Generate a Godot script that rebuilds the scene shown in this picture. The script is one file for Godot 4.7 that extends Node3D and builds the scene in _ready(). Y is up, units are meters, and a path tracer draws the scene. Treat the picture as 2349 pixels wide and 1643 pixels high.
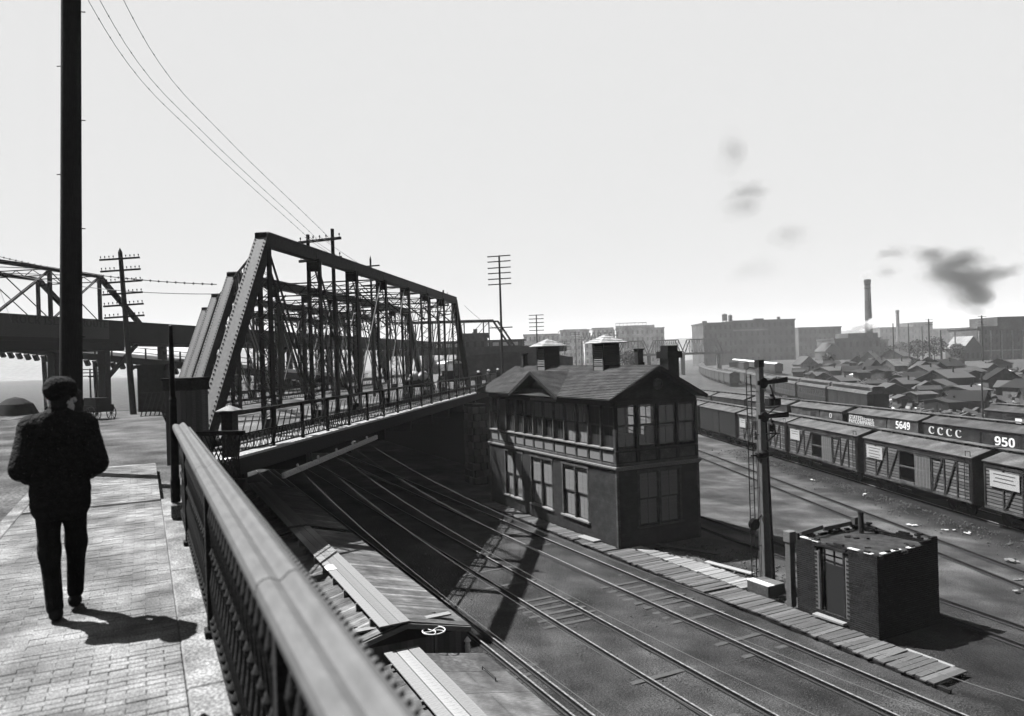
extends Node3D
# A railway yard beside a street bridge, an interlocking tower and stock cars, in greys. Units are metres, y is up.

const TH := 0.4625123   # heading of the yard tracks, left of the view
const BE := 0.1466077   # heading of the street bridge, right of the view
var M := {}
var tex := {}
var taken := {}
var cache := {}
var rng := RandomNumberGenerator.new()
var bumpy := FastNoiseLite.new()

# ---------------------------------------------------------------- mesh collecting
class MB:
	var v := PackedVector3Array()
	var n := PackedVector3Array()
	var c := PackedColorArray()
	var tint := Color.WHITE
	func tri(a: Vector3, b: Vector3, d: Vector3, na: Vector3, nb: Vector3, nd: Vector3) -> void:
		v.append(a); v.append(d); v.append(b)
		n.append(na); n.append(nd); n.append(nb)
		c.append(tint); c.append(tint); c.append(tint)
	func poly(p: Array, hint: Vector3) -> void:
		var m: Vector3 = (p[1] - p[0]).cross(p[2] - p[0])
		if m.length_squared() < 1e-14:
			m = (p[2] - p[0]).cross(p[p.size() - 1] - p[0])
		m = m.normalized()
		var flip := m.dot(hint) < 0.0
		if flip:
			m = -m
		for i in range(1, p.size() - 1):
			if flip:
				tri(p[0], p[i + 1], p[i], m, m, m)
			else:
				tri(p[0], p[i], p[i + 1], m, m, m)
	func box(at: Vector3, s: Vector3, b := Basis.IDENTITY, bev := 0.0) -> void:
		var h := s * 0.5
		var ax := [b.x, b.y, b.z]
		if bev <= 0.0:
			for i in 3:
				var j := (i + 1) % 3
				var k := (i + 2) % 3
				for sg in [-1.0, 1.0]:
					var o: Vector3 = at + ax[i] * h[i] * sg
					var u: Vector3 = ax[j] * h[j]
					var w: Vector3 = ax[k] * h[k]
					poly([o - u - w, o + u - w, o + u + w, o - u + w], ax[i] * sg)
			return
		var q := h - Vector3.ONE * bev
		for i in 3:
			var j := (i + 1) % 3
			var k := (i + 2) % 3
			for sg in [-1.0, 1.0]:
				var o: Vector3 = at + ax[i] * h[i] * sg
				var u: Vector3 = ax[j] * q[j]
				var w: Vector3 = ax[k] * q[k]
				poly([o - u - w, o + u - w, o + u + w, o - u + w], ax[i] * sg)
				for s2 in [-1.0, 1.0]:
					var o1: Vector3 = at + ax[i] * h[i] * sg + ax[j] * q[j] * s2
					var o2: Vector3 = at + ax[i] * q[i] * sg + ax[j] * h[j] * s2
					poly([o1 - w, o1 + w, o2 + w, o2 - w], ax[i] * sg + ax[j] * s2)
		for sx in [-1.0, 1.0]:
			for sy in [-1.0, 1.0]:
				for sz in [-1.0, 1.0]:
					var e := [ax[0] * sx, ax[1] * sy, ax[2] * sz]
					poly([at + e[0] * h.x + e[1] * q.y + e[2] * q.z, at + e[0] * q.x + e[1] * h.y + e[2] * q.z, at + e[0] * q.x + e[1] * q.y + e[2] * h.z], e[0] + e[1] + e[2])
	func span(lo: Vector3, hi: Vector3, bev := 0.0) -> void:
		box((lo + hi) * 0.5, (hi - lo).abs(), Basis.IDENTITY, bev)
	# a bar of w (sideways) by h (upwards) between two points
	func bar(a: Vector3, b: Vector3, w: float, h: float, up := Vector3.UP, bev := 0.0) -> void:
		var d := b - a
		var l := d.length()
		if l < 1e-5:
			return
		d /= l
		if absf(d.dot(up)) > 0.999:
			up = Vector3.RIGHT
		var x := d.cross(up).normalized()
		var y := x.cross(d).normalized()
		box((a + b) * 0.5, Vector3(w, h, l), Basis(x, y, -d), bev)
	func tube(a: Vector3, b: Vector3, r0: float, r1: float, seg := 8, caps := true) -> void:
		var d := (b - a).normalized()
		var x := d.cross(Vector3.UP if absf(d.y) < 0.95 else Vector3.RIGHT).normalized()
		var y := d.cross(x)
		for i in seg:
			var t0 := TAU * i / seg
			var t1 := TAU * (i + 1) / seg
			var e0 := x * cos(t0) + y * sin(t0)
			var e1 := x * cos(t1) + y * sin(t1)
			tri2([a + e0 * r0, a + e1 * r0, b + e1 * r1, b + e0 * r1], [e0, e1, e1, e0])
			if caps:
				poly([b, b + e0 * r1, b + e1 * r1], d)
				poly([a, a + e0 * r0, a + e1 * r0], -d)
	func tri2(p: Array, m: Array) -> void:
		for t in [[0, 1, 2], [0, 2, 3]]:
			var a: Vector3 = p[t[0]]
			var b: Vector3 = p[t[1]]
			var d: Vector3 = p[t[2]]
			if (b - a).cross(d - a).dot(m[t[0]]) < 0.0:
				tri(a, d, b, m[t[0]], m[t[2]], m[t[1]])
			else:
				tri(a, b, d, m[t[0]], m[t[1]], m[t[2]])
	func path(p: Array, r: float, seg := 5) -> void:
		for i in p.size() - 1:
			tube(p[i], p[i + 1], r, r, seg, false)
	# a profile of (radius, height) turned about an upright axis
	func lathe(at: Vector3, prof: Array, seg := 12, b := Basis.IDENTITY) -> void:
		for k in prof.size() - 1:
			var p0: Vector2 = prof[k]
			var p1: Vector2 = prof[k + 1]
			var sl := Vector2(p1.y - p0.y, p0.x - p1.x).normalized()
			for i in seg:
				var e0 := Vector3(cos(TAU * i / seg), 0, sin(TAU * i / seg))
				var e1 := Vector3(cos(TAU * (i + 1) / seg), 0, sin(TAU * (i + 1) / seg))
				var n0 := b * (e0 * sl.x + Vector3.UP * sl.y)
				var n1 := b * (e1 * sl.x + Vector3.UP * sl.y)
				tri2([at + b * (e0 * p0.x + Vector3.UP * p0.y), at + b * (e1 * p0.x + Vector3.UP * p0.y), at + b * (e1 * p1.x + Vector3.UP * p1.y), at + b * (e0 * p1.x + Vector3.UP * p1.y)], [n0, n1, n1, n0])
	func ball(at: Vector3, r: float, seg := 8, rings := 5) -> void:
		var p := []
		for i in rings + 1:
			var a := -PI / 2 + PI * i / rings
			p.append(Vector2(cos(a) * r, sin(a) * r))
		for k in rings:
			for i in seg:
				var m := []
				for t in [[k, i], [k, i + 1], [k + 1, i + 1], [k + 1, i]]:
					var f: float = TAU * t[1] / seg
					m.append(Vector3(cos(f) * p[t[0]].x, p[t[0]].y, sin(f) * p[t[0]].x) / r)
				tri2([at + m[0] * r, at + m[1] * r, at + m[2] * r, at + m[3] * r], m)
	# a flat outline in the plane of ex, ey, made as thick as depth along ez
	func slab(pts: PackedVector2Array, at: Vector3, ex: Vector3, ey: Vector3, depth: float) -> void:
		var ez := ex.cross(ey).normalized()
		var ix := Geometry2D.triangulate_polygon(pts)
		for s in [0.0, 1.0]:
			var o: Vector3 = at + ez * depth * s
			for t in range(0, ix.size(), 3):
				poly([o + ex * pts[ix[t]].x + ey * pts[ix[t]].y, o + ex * pts[ix[t + 1]].x + ey * pts[ix[t + 1]].y, o + ex * pts[ix[t + 2]].x + ey * pts[ix[t + 2]].y], ez * (s * 2 - 1))
		var area := 0.0
		for i in pts.size():
			area += pts[i].cross(pts[(i + 1) % pts.size()])
		for i in pts.size():
			var a := pts[i]
			var b := pts[(i + 1) % pts.size()]
			var A := at + ex * a.x + ey * a.y
			var B := at + ex * b.x + ey * b.y
			poly([A, B, B + ez * depth, A + ez * depth], (ex * (b.y - a.y) - ey * (b.x - a.x)) * (1.0 if area > 0 else -1.0))
	func mesh() -> ArrayMesh:
		var a := []
		a.resize(Mesh.ARRAY_MAX)
		a[Mesh.ARRAY_VERTEX] = v
		a[Mesh.ARRAY_NORMAL] = n
		a[Mesh.ARRAY_COLOR] = c
		var m := ArrayMesh.new()
		m.add_surface_from_arrays(Mesh.PRIMITIVE_TRIANGLES, a)
		return m

# ---------------------------------------------------------------- places
func W(X: float, Y: float, Z: float) -> Vector3: return Vector3(X, Y, -Z)
func T(L: float, h: float, s: float) -> Vector3: return W(L * cos(TH) - s * sin(TH), h, L * sin(TH) + s * cos(TH))
func Bq(q: float, h: float, t: float) -> Vector3: return W(q * cos(BE) + t * sin(BE), h, -q * sin(BE) + t * cos(BE))

# ---------------------------------------------------------------- things and parts
func numbered(called: String) -> String:
	var k: int = taken.get(called, -1) + 1
	taken[called] = k
	return called if k == 0 else "%s_%03d" % [called, k]

func tag(o: Node3D, label: String, category: String, group := "", kind := "") -> Node3D:
	o.set_meta("label", label)
	if category: o.set_meta("category", category)
	if group: o.set_meta("group", group)
	if kind: o.set_meta("kind", kind)
	return o

func thing(called: String, label: String, category: String, at := Vector3.ZERO, turn := 0.0, group := "") -> Node3D:
	var o := Node3D.new()
	o.name = numbered(called)
	add_child(o)
	o.position = at
	o.rotation.y = turn
	return tag(o, label, category, group)

func put(called: String, what, m: Material, parent: Node3D = null, at := Vector3.ZERO, turn := 0.0) -> MeshInstance3D:
	var o := MeshInstance3D.new()
	o.mesh = what.mesh() if what is MB else what
	o.material_override = m
	if parent == null:
		o.name = numbered(called)
		add_child(o)
	else:
		o.name = called
		parent.add_child(o, true)
	o.position = at
	o.rotation.y = turn
	return o

func struct(called: String, what, m: Material, at := Vector3.ZERO, turn := 0.0) -> MeshInstance3D:
	var o := put(called, what, m, null, at, turn)
	o.set_meta("kind", "structure")
	return o

func copy(o: Node3D, label: String, at: Vector3, turn := 0.0) -> Node3D:
	var base: String = o.name
	var re := RegEx.create_from_string("_\\d{3}$")
	var r: Node3D = o.duplicate()
	r.name = numbered(re.sub(base, ""))
	add_child(r)
	r.position = at
	r.rotation.y = turn
	r.set_meta("label", label)
	return r

func boxmesh(s: Vector3, bev := 0.0) -> ArrayMesh:
	var key := "b%.3f,%.3f,%.3f,%.3f" % [s.x, s.y, s.z, bev]
	if not cache.has(key):
		var mb := MB.new()
		mb.box(Vector3.ZERO, s, Basis.IDENTITY, bev)
		cache[key] = mb.mesh()
	return cache[key]

func block(called: String, s: Vector3, m: Material, parent: Node3D, at: Vector3, bev := 0.0, turn := 0.0) -> MeshInstance3D:
	return put(called, boxmesh(s, bev), m, parent, at, turn)

func letters(called: String, text: String, height: float, depth: float, m: Material, parent: Node3D, at: Vector3, turn := 0.0, bold := true, stretch := 1.0) -> MeshInstance3D:
	var f := SystemFont.new()
	f.font_names = PackedStringArray(["Droid Serif" if bold else "Droid Sans"])
	f.font_weight = 700
	var t := TextMesh.new()
	t.font = f
	t.text = text
	t.font_size = 64
	t.pixel_size = height / 64.0 * 1.35
	t.depth = depth
	var o := put(called, t, m, parent, at, turn)
	o.scale = Vector3(stretch, 1, 1)
	return o

# ---------------------------------------------------------------- materials, all in greys
func noise_tex(called: String, freq: float, oct: int, lo: float, hi: float, kind := FastNoiseLite.TYPE_SIMPLEX_SMOOTH, seed_ := 1, size := 512) -> NoiseTexture2D:
	var f := FastNoiseLite.new()
	f.seed = seed_
	f.noise_type = kind
	f.frequency = freq
	f.fractal_octaves = oct
	f.fractal_gain = 0.6
	var g := Gradient.new()
	g.offsets = PackedFloat32Array([0.15, 0.5, 0.85])
	g.colors = PackedColorArray([Color(lo, lo, lo), Color((lo + hi) / 2, (lo + hi) / 2, (lo + hi) / 2), Color(hi, hi, hi)])
	var t := NoiseTexture2D.new()
	t.width = size
	t.height = size
	t.seamless = true
	t.noise = f
	t.color_ramp = g
	tex[called] = t
	return t

func mat(alb: float, rough := 0.9, map := "fine", scale := Vector3(1, 1, 1), bump := 0.0, blotch := 0.0, world := false, shift := 0.0) -> StandardMaterial3D:
	var m := StandardMaterial3D.new()
	if alb < 0.99: alb *= 0.6
	m.albedo_color = Color(alb, alb, alb).linear_to_srgb()
	m.roughness = rough
	m.metallic_specular = 0.16 if rough < 0.45 else 0.1
	if map != "":
		m.albedo_texture = tex[map]
		m.uv1_triplanar = true
		m.uv1_world_triplanar = world
		m.uv1_scale = scale
		m.uv1_offset = Vector3(shift, shift * 0.7, shift * 1.3)
		if bump > 0.0:
			m.heightmap_enabled = true
			m.heightmap_texture = tex["height"]
			m.heightmap_scale = bump
	if blotch > 0.0:
		m.detail_enabled = true
		m.detail_blend_mode = BaseMaterial3D.BLEND_MODE_MUL
		m.detail_albedo = tex["blotch"]
		m.detail_uv_layer = BaseMaterial3D.DETAIL_UV_2
		m.uv2_triplanar = true
		m.uv2_world_triplanar = true
		m.uv2_scale = Vector3.ONE * blotch
	return m

func make_materials() -> void:
	noise_tex("fine", 0.02, 5, 0.72, 1.0)
	noise_tex("height", 0.03, 5, 0.0, 1.0, FastNoiseLite.TYPE_SIMPLEX_SMOOTH, 4)
	noise_tex("grit", 0.06, 4, 0.5, 1.0, FastNoiseLite.TYPE_SIMPLEX_SMOOTH, 7)
	noise_tex("blotch", 0.008, 5, 0.6, 1.0, FastNoiseLite.TYPE_SIMPLEX_SMOOTH, 11)
	noise_tex("rust", 0.025, 5, 0.55, 1.0, FastNoiseLite.TYPE_SIMPLEX_SMOOTH, 13)
	noise_tex("soft", 0.02, 5, 0.86, 1.0)
	noise_tex("paper", 0.05, 3, 0.55, 1.0, FastNoiseLite.TYPE_CELLULAR, 17)
	M.yard = mat(1.0, 0.95, "grit", Vector3.ONE * 0.5, 4.0, 0.06, true)
	M.yard.vertex_color_use_as_albedo = true
	M.street = mat(1.0, 0.95, "grit", Vector3.ONE * 0.45, 1.5, 0.07, true)
	M.street.vertex_color_use_as_albedo = true
	M.hill = mat(0.08, 1.0, "fine", Vector3.ONE * 0.01)
	for i in 4:
		M["brick%d" % i] = mat([0.185, 0.2, 0.215, 0.192][i], 0.85, "grit", Vector3.ONE * 2.0, 0.25, 0.3, false, i * 0.37)
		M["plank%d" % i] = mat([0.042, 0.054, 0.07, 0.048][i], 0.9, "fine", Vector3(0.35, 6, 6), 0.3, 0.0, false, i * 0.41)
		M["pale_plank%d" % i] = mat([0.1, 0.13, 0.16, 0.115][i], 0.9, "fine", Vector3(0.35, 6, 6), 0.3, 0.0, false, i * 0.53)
		M["roofboard%d" % i] = mat([0.085, 0.1, 0.115, 0.18][i], 0.85, "fine", Vector3(0.4, 5, 5), 0.2, 0.25, false, i * 0.29)
		M["slat%d" % i] = mat([0.045, 0.062, 0.078, 0.053][i], 0.9, "fine", Vector3(4, 4, 0.3), 0.2, 0.0, false, i * 0.61)
		M["stone%d" % i] = mat([0.07, 0.095, 0.12, 0.08][i], 0.95, "grit", Vector3.ONE * 0.8, 2.0, 0.0, false, i * 0.33)
		M["clap%d" % i] = mat([0.025, 0.027, 0.03, 0.026][i], 0.75, "fine", Vector3(0.3, 3, 0.3), 0.1, 0.35, false, i * 0.43)
		M["oldbrick%d" % i] = mat([0.014, 0.02, 0.03, 0.016][i], 0.95, "grit", Vector3.ONE * 3.0, 0.5, 0.6, false, i * 0.21)
	M.brick2.vertex_color_use_as_albedo = true
	M.concrete = mat(0.22, 0.9, "grit", Vector3.ONE * 1.2, 0.4, 0.4)
	M.mortar = mat(0.11, 0.95, "grit", Vector3.ONE * 2.0)
	M.rail_cap = mat(0.062, 0.5, "soft", Vector3(1.5, 1.5, 0.5), 0.03)
	M.cast = mat(0.022, 0.5, "rust", Vector3.ONE * 3.0, 0.1)
	M.iron = mat(0.014, 0.6, "rust", Vector3.ONE * 0.6, 0.15)
	M.plate = mat(0.075, 0.6, "soft", Vector3.ONE * 0.6, 0.1)
	M.chord = mat(0.022, 0.5, "rust", Vector3.ONE * 0.3, 0.1)
	M.rusty = mat(0.022, 0.7, "rust", Vector3.ONE * 2.0)
	M.railhead = mat(0.13, 0.5, "rust", Vector3.ONE * 0.5)
	M.railhead.metallic = 0.0
	M.sleeper = mat(0.04, 0.95, "fine", Vector3(0.5, 5, 5), 0.5)
	M.trim = mat(0.062, 0.7, "fine", Vector3.ONE * 1.0, 0.1, 0.4)
	M.sill = mat(0.1, 0.7, "fine", Vector3.ONE * 1.0, 0.05)
	M.board = mat(0.1, 0.8, "fine", Vector3(4, 0.6, 4), 0.1)
	M.wall = mat(0.024, 0.85, "fine", Vector3.ONE, 0.1, 0.3)
	M.shingle = mat(0.076, 0.95, "grit", Vector3.ONE * 1.5, 0.3, 0.25)
	M.shingle.vertex_color_use_as_albedo = true
	M.pale_shingle = mat(0.42, 0.85, "grit", Vector3.ONE * 1.5, 0.3, 0.8)
	M.dark = mat(0.01, 0.9, "fine", Vector3.ONE)
	M.soot = mat(0.015, 0.9, "grit", Vector3.ONE * 1.0, 0.3)
	M.tar = mat(0.045, 0.95, "grit", Vector3.ONE * 0.8, 1.0, 0.5)
	M.pole = mat(0.022, 0.9, "fine", Vector3(5, 0.4, 5), 0.4)
	M.pale_pole = mat(0.06, 0.9, "fine", Vector3(5, 0.4, 5), 0.3)
	M.wire = mat(0.04, 0.6, "")
	M.pale_wire = mat(0.05, 0.6, "")
	M.paint = mat(0.38, 0.7, "fine", Vector3.ONE)
	M.faded_paint = mat(0.3, 0.8, "fine", Vector3.ONE)
	M.dark_paint = mat(0.02, 0.8, "fine", Vector3.ONE)
	M.paper = mat(0.24, 0.8, "paper", Vector3.ONE * 1.3)
	M.cloth = mat(0.016, 0.95, "fine", Vector3.ONE * 1.6, 2.5)
	M.trouser = mat(0.013, 0.95, "fine", Vector3(2.2, 0.8, 2.2), 2.0)
	M.leather = mat(0.015, 0.5, "fine", Vector3.ONE * 6.0)
	M.skin = mat(0.33, 0.6, "fine", Vector3.ONE * 4.0)
	M.skin.subsurf_scatter_enabled = true
	M.skin.subsurf_scatter_strength = 0.1
	M.hair = mat(0.02, 0.6, "fine", Vector3.ONE * 9.0)
	M.carbox = mat(0.024, 0.85, "fine", Vector3.ONE * 0.8, 0.1, 0.2)
	M.carpale = mat(0.055, 0.85, "fine", Vector3.ONE * 0.8, 0.1, 0.2)
	M.carmid = mat(0.038, 0.85, "fine", Vector3.ONE * 0.8, 0.1, 0.2)
	M.carroof = mat(0.075, 0.85, "fine", Vector3.ONE * 0.6, 0.1, 0.15)
	M.carroof_dark = mat(0.05, 0.85, "fine", Vector3.ONE * 0.6, 0.1, 0.15)
	M.white_roof = mat(0.5, 0.8, "fine", Vector3.ONE * 0.6)
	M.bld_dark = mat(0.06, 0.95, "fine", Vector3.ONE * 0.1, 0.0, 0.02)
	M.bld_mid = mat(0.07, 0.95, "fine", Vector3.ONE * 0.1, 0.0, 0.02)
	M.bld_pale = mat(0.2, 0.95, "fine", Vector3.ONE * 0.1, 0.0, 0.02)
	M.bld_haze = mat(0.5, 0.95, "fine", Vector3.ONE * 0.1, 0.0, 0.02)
	M.pane = mat(0.012, 0.2, "")
	M.glass = mat(0.5, 0.03, "")
	M.glass.albedo_color.a = 0.12
	M.glass.transparency = BaseMaterial3D.TRANSPARENCY_ALPHA
	M.leaf = mat(0.025, 0.9, "")
	M.scrap = mat(0.055, 0.9, "grit", Vector3.ONE * 0.7, 2.0)
	M.pale_scrap = mat(0.4, 0.9, "fine", Vector3.ONE)

func _ready() -> void:
	rng.seed = 1907
	bumpy.seed = 3
	bumpy.frequency = 0.05
	# camera
	var cam := Camera3D.new()
	cam.name = "camera"
	add_child(cam)
	cam.position = Vector3(0, 10, 0)
	cam.rotation_degrees = Vector3(-0.03, 0, -1.72)
	cam.near = 0.05
	cam.far = 9000.0
	cam.fov = 51.58
	var lens := CameraAttributesPhysical.new()
	lens.frustum_focal_length = 24.83
	lens.frustum_focus_distance = 26.0
	lens.frustum_near = 0.05
	lens.frustum_far = 9000.0
	lens.exposure_aperture = 1.8
	cam.attributes = lens
	cam.current = true
	# sky and air
	var sky_mat := ProceduralSkyMaterial.new()
	sky_mat.sky_top_color = grey(0.088)
	sky_mat.sky_horizon_color = grey(0.086)
	sky_mat.sky_curve = 1.0
	sky_mat.ground_bottom_color = grey(0.012)
	sky_mat.ground_horizon_color = grey(0.06)
	sky_mat.sun_angle_max = 1.0
	var sky := Sky.new()
	sky.sky_material = sky_mat
	var env := Environment.new()
	env.background_mode = Environment.BG_SKY
	env.sky = sky
	env.tonemap_mode = Environment.TONE_MAPPER_LINEAR
	env.tonemap_exposure = 9.0
	env.fog_enabled = true
	env.fog_density = 0.00009
	env.fog_light_color = Color(0.95, 0.95, 0.95)
	env.volumetric_fog_enabled = true
	env.volumetric_fog_density = 0.0
	env.sdfgi_enabled = true
	env.ssao_enabled = true
	env.ssil_enabled = true
	var around := WorldEnvironment.new()
	around.name = "world_environment"
	around.environment = env
	add_child(around)
	# the sun, high on the left and a little ahead
	var sun := DirectionalLight3D.new()
	sun.name = "sun"
	add_child(sun)
	sun.light_energy = 1.6
	sun.light_color = Color(1, 1, 1)
	sun.light_angular_distance = 0.5
	sun.shadow_enabled = true
	sun.look_at_from_position(Vector3.ZERO, Vector3(0.927 * 0.54, -0.842, 0.375 * 0.54), Vector3.UP)

	make_materials()
	build_ground()
	build_far()
	build_bridge()
	build_viaduct()
	build_street()
	build_tower()
	build_shed()
	build_tracks()
	build_boardwalk()
	build_near_cars()
	build_signal()
	build_right_yard()
	build_shanties()
	build_poles()
	build_people()
	build_small()

func grey(g: float) -> Color:
	return Color(g, g, g).linear_to_srgb()

# ---------------------------------------------------------------- ground
func yard_height(X: float, Z: float) -> float:
	var r := X - (0.22 * Z + 25.0)
	var h := 3.2 * smoothstep(0.0, 30.0, r) * smoothstep(80.0, 170.0, Z)
	if Z < 160.0 and absf(X) < 120.0:
		h += bumpy.get_noise_2d(X * 9.0, Z * 9.0) * 0.05
	return h

func soil(X: float, Z: float) -> float:
	var L := X * cos(TH) + Z * sin(TH)
	var s := -X * sin(TH) + Z * cos(TH)
	var a := 0.085
	var patch := bumpy.get_noise_2d(X * 6.0, Z * 6.0)
	var streak := bumpy.get_noise_2d(L * 14.0 + 90.0, s * 1.6)
	var L1 := X * cos(0.0768) + Z * sin(0.0768)
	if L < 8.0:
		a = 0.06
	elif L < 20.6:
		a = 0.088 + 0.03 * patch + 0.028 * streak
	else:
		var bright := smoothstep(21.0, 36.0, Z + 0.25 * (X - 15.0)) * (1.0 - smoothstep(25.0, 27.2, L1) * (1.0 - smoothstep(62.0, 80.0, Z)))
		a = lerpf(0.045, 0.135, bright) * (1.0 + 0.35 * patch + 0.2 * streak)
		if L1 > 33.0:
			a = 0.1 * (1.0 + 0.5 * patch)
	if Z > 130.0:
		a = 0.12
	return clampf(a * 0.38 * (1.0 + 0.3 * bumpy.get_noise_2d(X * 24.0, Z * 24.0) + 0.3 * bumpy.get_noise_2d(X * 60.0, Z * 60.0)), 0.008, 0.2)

func spread(fine0: float, fine1: float, step: float, outer: Array) -> Array:
	var o := []
	for x in outer:
		if x < fine0: o.append(x)
	var k := fine0
	while k <= fine1:
		o.append(k)
		k += step
	for x in outer:
		if x > fine1: o.append(x)
	return o

func grid(xs: Array, zs: Array, h: Callable, tone: Callable) -> ArrayMesh:
	var v := PackedVector3Array()
	var n := PackedVector3Array()
	var c := PackedColorArray()
	var ix := PackedInt32Array()
	for z in zs:
		for x in xs:
			v.append(Vector3(x, h.call(x, z), -z))
			var e := 0.3
			n.append(Vector3(h.call(x - e, z) - h.call(x + e, z), 2 * e, -(h.call(x, z - e) - h.call(x, z + e))).normalized())
			var t: float = tone.call(x, z)
			c.append(Color(t, t, t))
	var w := xs.size()
	for j in zs.size() - 1:
		for i in w - 1:
			var a := j * w + i
			ix.append_array([a, a + w, a + 1, a + 1, a + w, a + w + 1])
	var arr := []
	arr.resize(Mesh.ARRAY_MAX)
	arr[Mesh.ARRAY_VERTEX] = v
	arr[Mesh.ARRAY_NORMAL] = n
	arr[Mesh.ARRAY_COLOR] = c
	arr[Mesh.ARRAY_INDEX] = ix
	var m := ArrayMesh.new()
	m.add_surface_from_arrays(Mesh.PRIMITIVE_TRIANGLES, arr)
	return m

func street_height(L: float, s: float) -> float:
	var h := 8.05 - 0.98 * smoothstep(15.0, 25.0, s)
	h += bumpy.get_noise_2d(L * 5.0 + 40.0, s * 16.0) * 0.06 * smoothstep(15.5, 19.0, s)
	var wild := smoothstep(-5.0, -14.0, L) * smoothstep(14.0, 26.0, s)
	h += wild * (bumpy.get_noise_2d(L * 2.4, s * 2.4) * 0.9 + bumpy.get_noise_2d(L * 9.0, s * 9.0) * 0.25)
	h *= 1.0 - smoothstep(60.0, 76.0, s + 4.0 * bumpy.get_noise_2d(L * 2.0, 5.0))
	h *= 1.0 - smoothstep(-75.0, -95.0, L)
	return h

func street_tone(L: float, s: float) -> float:
	var a := 0.12
	var rut := bumpy.get_noise_2d((L * 0.45 + s * 0.9) * 12.0, (L * 0.9 - s * 0.45) * 1.3)
	var patch := bumpy.get_noise_2d(L * 7.0, s * 7.0)
	a *= 1.0 + 0.55 * rut + 0.3 * patch
	if L < -4.0 and s > 14.0:
		a *= lerpf(1.0, 0.62, smoothstep(-4.0, -12.0, L)) * (1.0 + 0.7 * patch)
	if s > 58.0:
		a *= 0.5
	return clampf(a * 0.5, 0.012, 0.19)

func build_ground() -> void:
	var xs := spread(-6.0, 44.0, 0.6, [-1700, -1200, -800, -500, -200, -90, -40, -18, 48, 54, 60, 66, 72, 78, 84, 90, 96, 102, 110, 120, 135, 150, 170, 200, 250, 330, 500, 800, 1200, 1700])
	var zs := spread(8.0, 90.0, 0.6, [-120, -60, 0, 94, 98, 103, 109, 115, 122, 130, 140, 150, 162, 175, 190, 210, 235, 270, 320, 400, 520, 700, 900, 1100, 1500])
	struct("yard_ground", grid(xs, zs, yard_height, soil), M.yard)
	var Ls := spread(-22.0, 0.5, 0.5, [-96, -92, -88, -84, -80, -76, -70, -64, -58, -52, -46, -40, -35, -30, -26, 1.02])
	var ss := spread(7.0, 40.0, 0.5, [-14, -8, -2, 2, 5, 42, 44, 47, 50, 53, 56, 58, 60, 62, 64, 66, 68, 70, 72, 74, 76, 78, 82])
	struct("dirt_street", grid(Ls, ss, street_height, street_tone), M.street, Vector3.ZERO, TH)
	# a low hazy bluff beyond everything
	var ridge := []
	for k in 60:
		ridge.append(-1700.0 + k * 55.0)
	struct("far_bluff", grid(ridge, [880, 940, 1010, 1100, 1250, 1500], func(x: float, z: float) -> float:
		var f := smoothstep(880.0, 1050.0, z) * (1.0 - 0.4 * smoothstep(1200.0, 1500.0, z))
		return f * (34.0 + 9.0 * bumpy.get_noise_2d(x * 0.09, 3.0) + 3.0 * bumpy.get_noise_2d(x * 0.6, z * 0.3)) - 1.0, func(_x: float, _z: float) -> float: return 1.0), M.hill)
	# street level at the far end of the bridge
	var mb := MB.new()
	mb.slab(PackedVector2Array([Vector2(-11.9, 67.0), Vector2(-11.9, 175.0), Vector2(-70.0, 175.0), Vector2(-70.0, 150.0), Vector2(-37.6, 103.0)]), Vector3(0, 7.0, 0), Vector3.RIGHT, Vector3.FORWARD, -7.2)
	struct("far_street", mb, M.stone1, Vector3.ZERO, -BE)

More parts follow.
